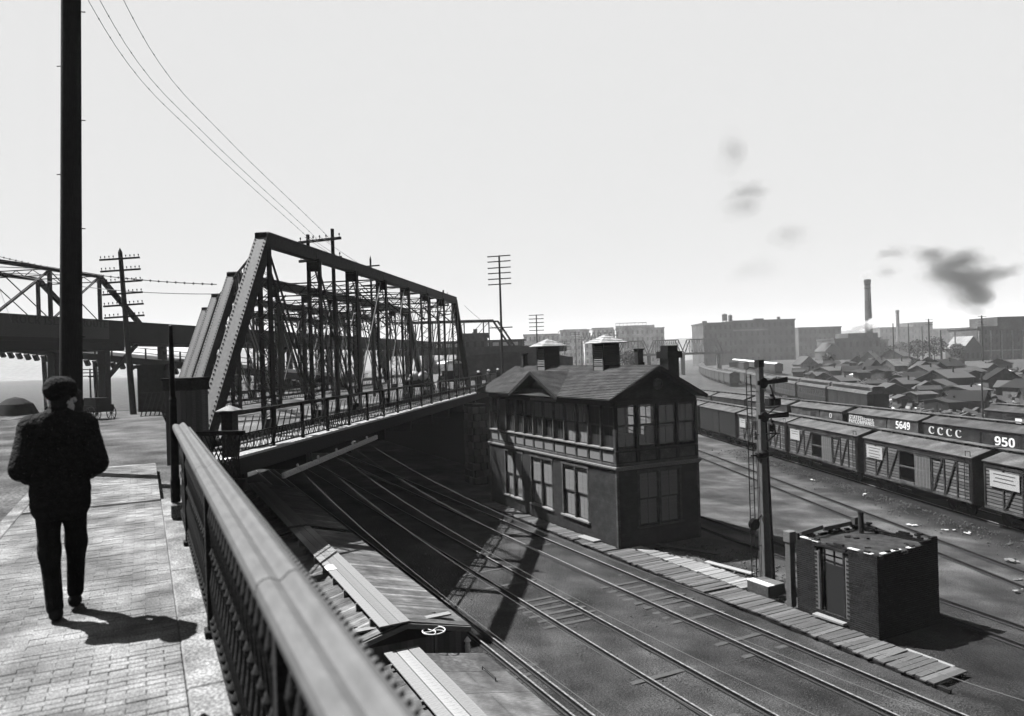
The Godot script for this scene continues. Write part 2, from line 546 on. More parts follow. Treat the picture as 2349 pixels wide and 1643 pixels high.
# ---------------------------------------------------------------- the near sidewalk, railing and retaining wall
func build_street() -> void:
	var mb := MB.new()
	mb.span(Vector3(-1.43, 7.9, -15.6), Vector3(0.17, 8.186, 0.5))
	var walk := struct("brick_sidewalk", mb, M.mortar, Vector3.ZERO, TH)
	var meshes := []
	for k in 4:
		var b := MB.new()
		b.box(Vector3.ZERO, Vector3(0.198 - 0.001 * k, 0.05, 0.0625 - 0.001 * (k % 2)), Basis.IDENTITY, 0.004)
		meshes.append(b.mesh())
	var rest := MB.new()
	var half_brick := boxmesh(Vector3(0.095, 0.05, 0.0625), 0.004)
	var made := 0
	var rows := 206
	for j in rows:
		var s := 1.9 + j * 0.0665
		var i0 := 0.5 if j % 2 == 0 else 0.0
		if s > 11.15 and s < 11.3:
			continue
		for i in 9:
			var l0 := maxf(-1.43 + (i - i0) * 0.2, -1.43)
			var l1 := minf(-1.43 + (i - i0 + 1.0) * 0.2, 0.17)
			if l1 - l0 < 0.05:
				continue
			var half := l1 - l0 < 0.15
			var L := (l0 + l1) / 2
			var y := 8.172 + rng.randf_range(-0.0025, 0.002)
			var k := rng.randi_range(0, 3)
			var seen := made < 300 and s > 2.35 and (s > 3.4 or L > -0.5)
			if seen:
				var o := put("brick", half_brick if half else meshes[rng.randi_range(0, 3)], M["brick%d" % k], walk, Vector3(L, y, -s + rng.randf_range(-0.001, 0.001)))
				o.rotation = Vector3(rng.randf_range(-0.02, 0.02), rng.randf_range(-0.008, 0.008), rng.randf_range(-0.012, 0.012))
				made += 1
			else:
				var tn := rng.randf_range(0.85, 1.1)
				rest.tint = Color(tn, tn, tn)
				rest.box(Vector3(L, y, -s), Vector3(l1 - l0 - 0.003, 0.05, 0.0625), Basis(Vector3.UP, rng.randf_range(-0.008, 0.008)) * Basis(Vector3.RIGHT, rng.randf_range(-0.02, 0.02)), 0.0)
	var more := put("bricks_beyond", rest, M.brick2, walk)
	more.set_meta("kind", "stuff")
	# dark drain strip across the walk
	var ds := MB.new()
	ds.box(Vector3(-0.63, 8.17, -11.22), Vector3(1.6, 0.05, 0.11))
	put("drain_strip", ds, M.dark, walk)
	var kb := MB.new()
	for k in 12:
		kb.span(Vector3(-1.6, 7.9, -0.5 - k * 1.28), Vector3(-1.435, 8.2, -1.77 - k * 1.28), 0.012)
	kb.span(Vector3(-1.6, 7.9, -15.62), Vector3(0.17, 8.19, -15.78), 0.012)
	put("kerb", kb, M.concrete, walk)
	var cs := MB.new()
	for k in 8:
		cs.span(Vector3(0.174, 7.8, -0.5 - k * 1.35), Vector3(0.56, 8.2 + 0.002 * (k % 2), -1.845 - k * 1.35), 0.01)
	put("coping_strip", cs, M.concrete, walk)
	var rw := MB.new()
	rw.span(Vector3(0.56, -0.2, 10.0), Vector3(1.0, 8.15, -10.6))
	rw.span(Vector3(0.56, -0.2, -10.6), Vector3(1.0, 6.9, -22.0))
	rw.span(Vector3(0.56, -0.2, -22.0), Vector3(1.75, 6.6, -70.0))
	tag(put("retaining_wall", rw, M.stone0, null, Vector3.ZERO, TH), "long grey stone retaining wall holding up the street above the tracks", "wall")
	# the iron railing with its moulded handrail
	var r := thing("iron_railing", "ornate cast iron sidewalk railing with broad moulded handrail in the foreground", "railing", T(0.38, 8.2, 0.0), TH)
	var prof := PackedVector2Array()
	for p in [[-0.085, -0.05], [-0.09, -0.02], [-0.083, 0.005], [-0.066, 0.018], [-0.046, 0.02], [-0.028, 0.012], [-0.016, 0.006], [-0.004, 0.014], [0.012, 0.03], [0.03, 0.034], [0.046, 0.026], [0.06, 0.006], [0.07, -0.012], [0.082, -0.02], [0.085, -0.045], [0.05, -0.06], [-0.05, -0.06]]:
		prof.append(Vector2(p[0], p[1]))
	var joints := [-0.6, 2.4, 5.35, 8.2, 9.6]
	for k in 4:
		var h := MB.new()
		h.slab(prof, Vector3(0, 1.12, -joints[k] - 0.006), Vector3.RIGHT, Vector3.UP, -(joints[k + 1] - joints[k] - 0.012))
		var z0: float = -joints[k] - 0.006
		var o := put("handrail", h, M.rail_cap, r)
		if k == 0 and z0 > 0: o.set_meta("note", "")
	var beads := MB.new()
	var s0 := 1.0
	while s0 < 9.5:
		beads.ball(Vector3(0.092, 1.092, -s0), 0.0115, 8, 5)
		s0 += 0.048
	put("beading", beads, M.rail_cap, r).set_meta("kind", "stuff")
	var lower := MB.new()
	lower.span(Vector3(-0.03, 0.08, 0.6), Vector3(0.03, 0.12, -9.6))
	put("cross_rail", lower, M.cast, r)
	var upper := MB.new()
	upper.span(Vector3(-0.025, 0.95, 0.6), Vector3(0.025, 0.98, -9.6))
	put("cross_rail", upper, M.cast, r)
	var bal := MB.new()
	bal.bar(Vector3(0, 0.1, 0), Vector3(0, 1.06, 0), 0.022, 0.022)
	bal.lathe(Vector3(0, 0.12, 0), [Vector2(0.03, 0), Vector2(0.034, 0.02), Vector2(0.014, 0.06), Vector2(0.026, 0.2), Vector2(0.03, 0.26), Vector2(0.012, 0.38), Vector2(0.012, 0.42), Vector2(0.03, 0.46), Vector2(0.012, 0.5), Vector2(0.02, 0.62), Vector2(0.034, 0.7), Vector2(0.01, 0.82)], 8)
	for sg in [-1.0, 1.0]:
		var pts := []
		for k in 9:
			var a: float = PI * 0.5 + sg * 0.0 + k * PI * 1.35 / 8.0
			pts.append(Vector3(0, 0.8 + sin(a) * 0.06, sg * (0.045 + cos(a) * 0.04)))
		bal.path(pts, 0.008, 5)
		var pts2 := []
		for k in 7:
			var a2: float = -PI * 0.5 + k * PI / 6.0
			pts2.append(Vector3(0, 0.3 + sin(a2) * 0.1, sg * (0.02 + cos(a2) * 0.03)))
		bal.path(pts2, 0.008, 5)
	var bm := bal.mesh()
	var s1 := 1.0
	while s1 < 9.5:
		put("baluster", bm, M.cast, r, Vector3(0, 0, -s1))
		s1 += 0.14
	for s in [2.4, 5.35, 8.2]:
		var nb := MB.new()
		nb.span(Vector3(-0.04, 0, -s - 0.04), Vector3(0.04, 1.07, -s + 0.04), 0.006)
		nb.span(Vector3(-0.06, 0, -s - 0.06), Vector3(0.06, 0.05, -s + 0.06), 0.006)
		put("newel", nb, M.cast, r)
	var hook := MB.new()
	hook.path([Vector3(-0.13, 0.01, -3.9), Vector3(-0.12, 0.05, -3.95), Vector3(-0.16, 0.09, -3.97), Vector3(-0.2, 0.06, -3.95), Vector3(-0.19, 0.01, -3.92), Vector3(-0.26, 0.005, -3.86)], 0.008, 6)
	tag(put("iron_hook", hook, M.cast, null, T(0.38, 8.2, 0), TH), "bent iron hook lying on the pale coping strip beside the railing", "hook")
	# slim post with stone foot where the railing ends
	var p := thing("iron_post", "tall slim dark iron post with stone foot at the end of the sidewalk railing", "post", T(0.31, 8.2, 9.72), TH)
	var sh := MB.new()
	sh.lathe(Vector3(0, 0.2, 0), [Vector2(0.055, 0), Vector2(0.055, 0.25), Vector2(0.046, 0.3), Vector2(0.042, 1.2), Vector2(0.046, 1.22), Vector2(0.032, 1.26), Vector2(0.026, 2.1), Vector2(0.0, 2.12)], 12)
	put("shaft", sh, M.iron, p)
	block("foot", Vector3(0.17, 0.17, 0.2), M.concrete, p, Vector3(0.03, 0.1, 0), 0.015)
	# the big pole in the foreground
	var q := thing("utility_pole", "thick dark wooden utility pole with climbing pegs standing behind the walking man", "utility pole", W(-7.8, 8.0, 13.0))
	var pm := MB.new()
	q.rotation.z = -0.03
	pm.lathe(Vector3.ZERO, [Vector2(0.19, -0.3), Vector2(0.185, 1.0), Vector2(0.165, 5.0), Vector2(0.145, 13.0), Vector2(0.0, 13.02)], 18)
	put("shaft", pm, M.pole, q)
	for k in 11:
		var pg := MB.new()
		var y := 2.6 + k * 0.95
		var sg := 1.0 if k % 2 == 0 else -1.0
		pg.tube(Vector3(0.14 * sg, y, 0.0), Vector3(0.25 * sg, y - 0.005, 0.0), 0.009, 0.009, 6)
		put("climbing_peg", pg, M.rusty, q)
	for k in 2:
		var arm := MB.new()
		arm.box(Vector3(0.4, 12.6 - k * 0.6, 0.17), Vector3(2.6, 0.11, 0.09), Basis.IDENTITY, 0.01)
		put("crossarm", arm, M.pole, q)

# ---------------------------------------------------------------- far buildings
func building(called: String, label: String, x0: float, x1: float, z: float, depth: float, base: float, top: float, m: Material, cols: int, rows: int, turn := 0.0) -> Node3D:
	var w := x1 - x0
	var o := thing(called, label, "building", W((x0 + x1) / 2, base, z), turn)
	var h := top - base
	var mb := MB.new()
	mb.span(Vector3(-w / 2, -4, -depth), Vector3(w / 2, h, 0))
	put("wall", mb, m, o)
	var cap := MB.new()
	cap.span(Vector3(-w / 2 - 0.4, h - 0.1, -depth - 0.3), Vector3(w / 2 + 0.4, h + 0.7, 0.5))
	put("cornice", cap, m, o)
	if cols > 0:
		var cw := w / cols
		var rh := h / rows
		var pane := boxmesh(Vector3(cw * 0.36, rh * 0.5, 0.12))
		var sill := boxmesh(Vector3(cw * 0.44, 0.25, 0.3))
		for j in rows:
			for i in cols:
				var at := Vector3(-w / 2 + (i + 0.5) * cw, (j + 0.52) * rh, 0.03)
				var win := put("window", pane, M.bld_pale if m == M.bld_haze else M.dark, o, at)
				put("sill", sill, m, win, Vector3(0, -rh * 0.25 - 0.12, 0.06))
	return o

func add_box(parent: Node3D, called: String, lo: Vector3, hi: Vector3, m: Material) -> MeshInstance3D:
	var mb := MB.new()
	mb.span(lo, hi)
	return put(called, mb, m, parent)

func water_tank(parent: Node3D, at: Vector3, r: float, h: float) -> void:
	var mb := MB.new()
	mb.lathe(at, [Vector2(0, 1.2), Vector2(r, 1.2), Vector2(r, h), Vector2(r * 1.08, h), Vector2(0, h + 0.8)], 14)
	var o := put("water_tank", mb, M.bld_dark, parent)
	var lg := MB.new()
	for sx in [-1.0, 1.0]:
		for sz in [-1.0, 1.0]:
			lg.bar(at + Vector3(sx * r * 0.7, 0, sz * r * 0.7), at + Vector3(sx * r * 0.7, 1.25, sz * r * 0.7), 0.25, 0.25)
	put("leg", lg, M.bld_dark, o)

func chimney_stack(called: String, label: String, at: Vector3, r0: float, r1: float, h: float, m: Material) -> void:
	var o := thing(called, label, "chimney", at)
	var mb := MB.new()
	mb.lathe(Vector3.ZERO, [Vector2(r0, -3), Vector2(r1, h - 3.4), Vector2(r1 * 1.12, h - 2.8), Vector2(r1 * 1.2, h - 0.6), Vector2(r1 * 1.05, h), Vector2(r1 * 0.7, h), Vector2(r1 * 0.7, h - 2.0)], 20)
	put("shaft", mb, m, o)
	var ring := MB.new()
	ring.lathe(Vector3.ZERO, [Vector2(r1 * 1.06, h - 5.2), Vector2(r1 * 1.14, h - 5.0), Vector2(r1 * 1.14, h - 4.6), Vector2(r1 * 1.06, h - 4.4)], 20)
	put("band", ring, m, o)

func build_far() -> void:
	var a := building("warehouse", "big dark brick warehouse with two roof tanks right of the hazy truss spans", 124.3, 143.6, 480.0, 30.0, 1.5, 28.1, M.bld_mid, 6, 5)
	water_tank(a, Vector3(15.7 - 9.65 + 0.2, 27.3, -6.0), 1.7, 5.2)
	water_tank(a, Vector3(19.3 - 9.65 + 1.2, 27.3, -9.0), 1.3, 4.6)
	add_box(a, "roof_hut", Vector3(-8.6, 26.6, -6), Vector3(-6.2, 28.6, -3), M.bld_mid)
	var a2 := building("warehouse", "long brick warehouse wing with pale window band, left of the tall chimney", 143.7, 184.6, 482.0, 34.0, 1.5, 29.1, M.bld_mid, 11, 5)
	add_box(a2, "stone_band", Vector3(-20.2, 21.4, 0.0), Vector3(3.0, 22.3, 0.35), M.bld_pale)
	add_box(a2, "roof_hut", Vector3(-4.0, 27.4, -9), Vector3(2.0, 29.4, -5), M.bld_mid)
	add_box(a2, "roof_hut", Vector3(12.0, 27.4, -9), Vector3(13.6, 30.2, -7), M.bld_dark)
	building("warehouse", "paler hazy block between the brick warehouse and the factory with the chimney", 217.0, 249.4, 560.0, 30.0, 2.0, 25.6, M.bld_mid, 9, 4)
	var f := building("factory", "dark factory with a broad roof block at the foot of the tall chimney", 183.0, 209.0, 420.0, 24.0, 2.6, 14.6, M.bld_dark, 7, 2)
	add_box(f, "roof_block", Vector3(-3.8, 11.9, -20), Vector3(13.2, 15.5, -3), M.bld_dark)
	var an := gable_house("factory_annexe", "small gabled annexe on the left side of the dark factory", "building", W(178.6, 2.6, 419.0), 0.0, 9.0, 14.0, 5.8, 4.4, M.bld_dark, M.bld_mid)
	add_box(an, "door", Vector3(-1.2, 0, 7.0), Vector3(1.2, 3.0, 7.06), M.dark)
	building("factory", "low dark wing running right from the factory chimney", 209.2, 215.5, 424.0, 20.0, 2.6, 13.4, M.bld_dark, 2, 2)
	chimney_stack("tall_chimney", "tall tapering dark brick factory chimney with corbelled top, smoking", W(204.6, 3.0, 424.0), 2.3, 1.6, 45.6, M.bld_dark)
	chimney_stack("slim_chimney", "slim pale distant chimney right of the tall dark one", W(365.3, 3.0, 700.0), 2.0, 1.4, 41.0, M.bld_mid)
	building("distant_block", "faint hazy block behind the slim distant chimney", 398.0, 436.0, 800.0, 30.0, 2.0, 30.0, M.bld_mid, 8, 4)
	building("distant_block", "faint hazy block with a raised end, far behind the telegraph poles", 437.0, 458.0, 805.0, 30.0, 2.0, 34.5, M.bld_mid, 5, 5)
	building("distant_block", "faint low hazy block left of the pale gabled house", 462.0, 486.0, 800.0, 30.0, 2.0, 26.5, M.bld_mid, 6, 3)
	# right hand block and gabled house
	var e := building("brick_hotel", "long many windowed brick block with pale piers at the right edge of the skyline", 188.8, 213.0, 300.0, 20.0, 2.6, 16.2, M.bld_mid, 11, 4)
	for k in 6:
		add_box(e, "pier", Vector3(-11.9 + k * 4.4, -2.0, 0.0), Vector3(-11.2 + k * 4.4, 12.6, 0.5), M.bld_pale)
	add_box(e, "upper_storey", Vector3(-3.6, 13.6, -19), Vector3(12.1, 18.0, -0.6), M.bld_dark)
	add_box(e, "shop_band", Vector3(-12.1, 4.2, 0.0), Vector3(12.1, 4.7, 0.4), M.bld_pale)
	var gh := gable_house("gabled_house", "pale house with steep white gable roof in front of the brick block", "house", W(183.6, 2.6, 301.0), 0.25, 9.4, 9.0, 5.8, 4.6, M.bld_dark, M.bld_pale)
	for k in 3:
		add_box(gh, "window", Vector3(-3.3 + k * 2.4, 1.6, 4.5), Vector3(-2.1 + k * 2.4, 3.8, 4.56), M.dark)
	# the far blocks over the tower roof
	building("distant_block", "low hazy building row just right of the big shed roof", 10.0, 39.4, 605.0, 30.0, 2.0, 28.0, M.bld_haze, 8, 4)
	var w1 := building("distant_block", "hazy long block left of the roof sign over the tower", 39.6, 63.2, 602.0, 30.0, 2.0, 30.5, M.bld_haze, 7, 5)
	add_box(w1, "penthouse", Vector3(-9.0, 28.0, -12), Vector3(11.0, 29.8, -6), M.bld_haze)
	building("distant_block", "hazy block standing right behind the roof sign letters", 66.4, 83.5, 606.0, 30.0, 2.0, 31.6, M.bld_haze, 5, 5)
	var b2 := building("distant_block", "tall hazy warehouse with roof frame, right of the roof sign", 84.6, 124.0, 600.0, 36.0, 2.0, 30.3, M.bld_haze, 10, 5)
	add_box(b2, "roof_storey", Vector3(-19.6, 28.9, -30), Vector3(12.0, 31.2, -1), M.bld_haze)
	var fr := MB.new()
	for k in 9:
		fr.span(Vector3(-19.4 + k * 3.1, 31.2, -2.0), Vector3(-19.1 + k * 3.1, 33.2, -1.7))
	fr.span(Vector3(-19.4, 33.0, -2.0), Vector3(5.9, 33.5, -1.7))
	put("roof_sign_frame", fr, M.bld_haze, b2)
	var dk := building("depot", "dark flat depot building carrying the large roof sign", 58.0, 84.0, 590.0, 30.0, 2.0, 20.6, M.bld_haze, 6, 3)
	var sign := thing("roof_sign", "big roof sign reading WABASH in dark letters over the depot", "sign", W(59.6, 20.9, 588.0))
	var st := MB.new()
	for k in 8:
		st.bar(Vector3(k * 3.2, 0, -0.6), Vector3(k * 3.2, 7.2, -0.6), 0.2, 0.2)
	st.bar(Vector3(-0.4, 1.2, -0.6), Vector3(23.0, 1.2, -0.6), 0.2, 0.2)
	st.bar(Vector3(-0.4, 6.8, -0.6), Vector3(23.0, 6.8, -0.6), 0.2, 0.2)
	put("frame", st, M.bld_dark, sign)
	letters("lettering", "WABASH", 5.6, 0.3, M.dark_paint, sign, Vector3(11.4, 4.2, 0.0), 0.0, false, 0.93)
	# three far truss spans
	var spans := [[47.8, 61.3, 7], [61.8, 76.6, 12], [77.0, 94.0, 12]]
	var names := ["leftmost hazy truss span of the distant bridge", "middle hazy truss span of the distant bridge", "rightmost hazy truss span of the distant bridge"]
	for k in 3:
		var sp: Array = spans[k]
		var wd: float = sp[1] - sp[0]
		var o := thing("distant_truss", names[k], "bridge", W(sp[0], 8.9, 330.0), 0.0, "distant truss spans")
		for side in 2:
			var z := -6.0 * side
			var ch := MB.new()
			ch.bar(Vector3(0, 0.9, z), Vector3(2.4, 6.8, z), 0.35, 0.4)
			ch.bar(Vector3(wd, 0.9, z), Vector3(wd - 2.4, 6.8, z), 0.35, 0.4)
			ch.bar(Vector3(2.3, 6.8, z), Vector3(wd - 2.3, 6.8, z), 0.35, 0.4)
			put("chord", ch, M.bld_mid, o)
			var n: int = sp[2]
			for i in n:
				var x := 2.4 + (wd - 4.8) * i / (n - 1.0)
				var vt := MB.new()
				vt.bar(Vector3(x, 0.8, z), Vector3(x, 6.8, z), 0.16, 0.16)
				if i < n - 1:
					var x2 := 2.4 + (wd - 4.8) * (i + 1) / (n - 1.0)
					vt.bar(Vector3(x, 6.8 if i < n / 2 else 0.8, z), Vector3(x2, 0.8 if i < n / 2 else 6.8, z), 0.1, 0.1)
				put("web_member", vt, M.bld_mid, o)
		add_box(o, "deck", Vector3(-0.4, 0, -6.4), Vector3(wd + (4.0 if k == 2 else 0.3), 1.0, 0.4), M.bld_mid)
	for k in 3:
		var pr := MB.new()
		var x: float = [61.5, 76.7, 93.0][k]
		pr.bar(Vector3(-0.4, -8.0, 0), Vector3(-0.2, 9.0, 0), 0.9, 0.9)
		pr.bar(Vector3(0.4, -8.0, -6), Vector3(0.2, 9.0, -6), 0.9, 0.9)
		tag(put("bridge_pier", pr, M.bld_mid if k < 2 else M.bld_pale, null, W(x, 0, 330.0)), ["slim pier under the joint of the left and middle hazy spans", "slim pier under the joint of the middle and right hazy spans", "pale broad pier under the right end of the hazy spans"][k], "pier", "distant bridge piers")
	# smoke
	env_smoke()

func puff(at: Vector3, size: Vector3, d: float, alb: float, label: String, group: String, n := 18) -> void:
	# many thin overlapping wisps, so that the cloud thins out towards its rim
	var fm := FogMaterial.new()
	fm.density = d * 0.5
	fm.albedo = Color(alb, alb, alb)
	for k in n:
		var fv := FogVolume.new()
		fv.name = numbered("smoke_cloud")
		fv.shape = RenderingServer.FOG_VOLUME_SHAPE_ELLIPSOID
		var f := rng.randf_range(0.3, 0.85)
		fv.size = size * Vector3(f * rng.randf_range(0.8, 1.3), f * rng.randf_range(0.7, 1.1), f)
		fv.material = fm
		add_child(fv)
		var away := Vector3(rng.randfn(0.0, 0.3), rng.randfn(0.0, 0.26), rng.randfn(0.0, 0.3))
		fv.position = at + away.limit_length(0.75) * size * 0.62
		fv.rotation.z = rng.randf_range(-0.7, 0.7)
		tag(fv, label, "smoke", group, "stuff")

func env_smoke() -> void:
	var dark := "dark drifting coal smoke over the right skyline"
	for p in [[271.1, 34.4, 20.0, 13.0, 0.075], [269.0, 41.0, 24.0, 14.0, 0.055], [263.5, 46.5, 24.0, 15.0, 0.05], [257.8, 54.8, 26.0, 16.0, 0.055], [263.8, 59.4, 20.0, 12.0, 0.055], [249.3, 50.7, 26.0, 14.0, 0.035], [245.7, 63.5, 20.0, 8.0, 0.05], [285.0, 51.4, 22.0, 7.0, 0.05], [276.0, 49.0, 18.0, 9.0, 0.03], [256.0, 47.0, 30.0, 16.0, 0.02], [252.0, 58.0, 30.0, 14.0, 0.022], [266.0, 51.0, 30.0, 22.0, 0.02], [262.0, 39.0, 18.0, 10.0, 0.02]]:
		puff(W(p[0], p[1], 430.0), Vector3(p[2], p[3], 16.0), p[4] * 0.6, 0.3, "dark billowing smoke plume left of the right edge of the sky", dark)
	for p in [[219.1, 64.0, 12.0, 6.0, 0.05], [218.8, 53.4, 11.0, 7.0, 0.035], [225.8, 65.5, 16.0, 8.0, 0.025]]:
		puff(W(p[0], p[1], 430.0), Vector3(p[2], p[3], 10.0), p[4] * 0.6, 0.35, "small grey smoke puff just right of the tall chimney top", dark)
	puff(W(204.0, 51.0, 424.0), Vector3(7.0, 5.0, 5.0), 0.03, 0.5, "thin smoke wisp leaving the tall chimney", dark)
	for p in [[131.9, 125.4, 16.0, 24.0, 0.018], [140.3, 102.1, 24.0, 8.0, 0.03], [137.0, 94.0, 28.0, 18.0, 0.014], [165.1, 76.5, 20.0, 16.0, 0.016], [142.0, 56.5, 30.0, 16.0, 0.008]]:
		puff(W(p[0], p[1], 430.0), Vector3(p[2], p[3], 16.0), p[4] * 0.6, 0.35, "faint high smoke trail in the middle of the sky", dark)
	for p in [[199.0, 22.0, 12.0, 6.5, 0.5], [193.0, 20.6, 9.0, 4.0, 0.4], [203.0, 23.6, 5.0, 5.0, 0.5]]:
		puff(W(p[0], p[1], 414.0), Vector3(p[2], p[3], 6.0), p[4] * 0.16, 0.99, "bright white steam cloud at the foot of the tall chimney", "steam at the factory roof")

func gable_house(called: String, label: String, cat: String, at: Vector3, turn: float, w: float, d: float, h: float, rise: float, wall: Material, roof: Material, group := "") -> Node3D:
	var o := thing(called, label, cat, at, turn, group)
	var mb := MB.new()
	mb.slab(PackedVector2Array([Vector2(-w / 2, -1.5), Vector2(w / 2, -1.5), Vector2(w / 2, h), Vector2(0, h + rise), Vector2(-w / 2, h)]), Vector3(0, 0, -d / 2), Vector3.RIGHT, Vector3.UP, d)
	put("wall", mb, wall, o)
	for sg in [-1.0, 1.0]:
		var r := MB.new()
		var e := Vector3(sg * (w / 2 + 0.35), h - rise * 0.35 / (w / 2) + 0.08, 0)
		r.bar(Vector3(e.x / 2, (e.y + h + rise + 0.08) / 2, -d / 2 - 0.3), Vector3(e.x / 2, (e.y + h + rise + 0.08) / 2, d / 2 + 0.3), Vector2(e.x, h + rise + 0.08 - e.y).length(), 0.12, Vector3(sg * rise, w / 2, 0).normalized())
		put("roof_slope", r, roof, o)
	return o

# ---------------------------------------------------------------- the street bridge
const PANEL := 4.95
const TRUSS_H := 7.8

func laced_column(h: float, w: float) -> MB:
	var mb := MB.new()
	for sx in [-1.0, 1.0]:
		mb.span(Vector3(sx * w / 2 - 0.035, 0.0, -0.16), Vector3(sx * w / 2 + 0.035, h, 0.16))
	for sz in [-1.0, 1.0]:
		var y := 0.5
		var k := 0
		while y < h - 0.4:
			var s := 1.0 if k % 2 == 0 else -1.0
			mb.bar(Vector3(-w / 2 * s, y, sz * 0.15), Vector3(w / 2 * s, y + 0.34, sz * 0.15), 0.012, 0.07, Vector3.FORWARD)
			y += 0.34
			k += 1
		mb.span(Vector3(-w / 2, 0, sz * 0.15 - 0.01), Vector3(w / 2, 0.5, sz * 0.15 + 0.01))
		mb.span(Vector3(-w / 2, h - 0.55, sz * 0.15 - 0.01), Vector3(w / 2, h - 0.1, sz * 0.15 + 0.01))
	return mb

func lattice_strut(a: Vector3, b: Vector3, deep: float) -> MB:
	var mb := MB.new()
	var d := Vector3(0, deep, 0)
	mb.bar(a, b, 0.1, 0.07)
	mb.bar(a - d, b - d, 0.1, 0.07)
	var n := int(a.distance_to(b) / 0.75)
	for k in n:
		var p := a.lerp(b, float(k) / n)
		var q := a.lerp(b, float(k + 1) / n)
		if k % 2 == 0:
			mb.bar(p, q - d, 0.04, 0.05)
		else:
			mb.bar(p - d, q, 0.04, 0.05)
	return mb

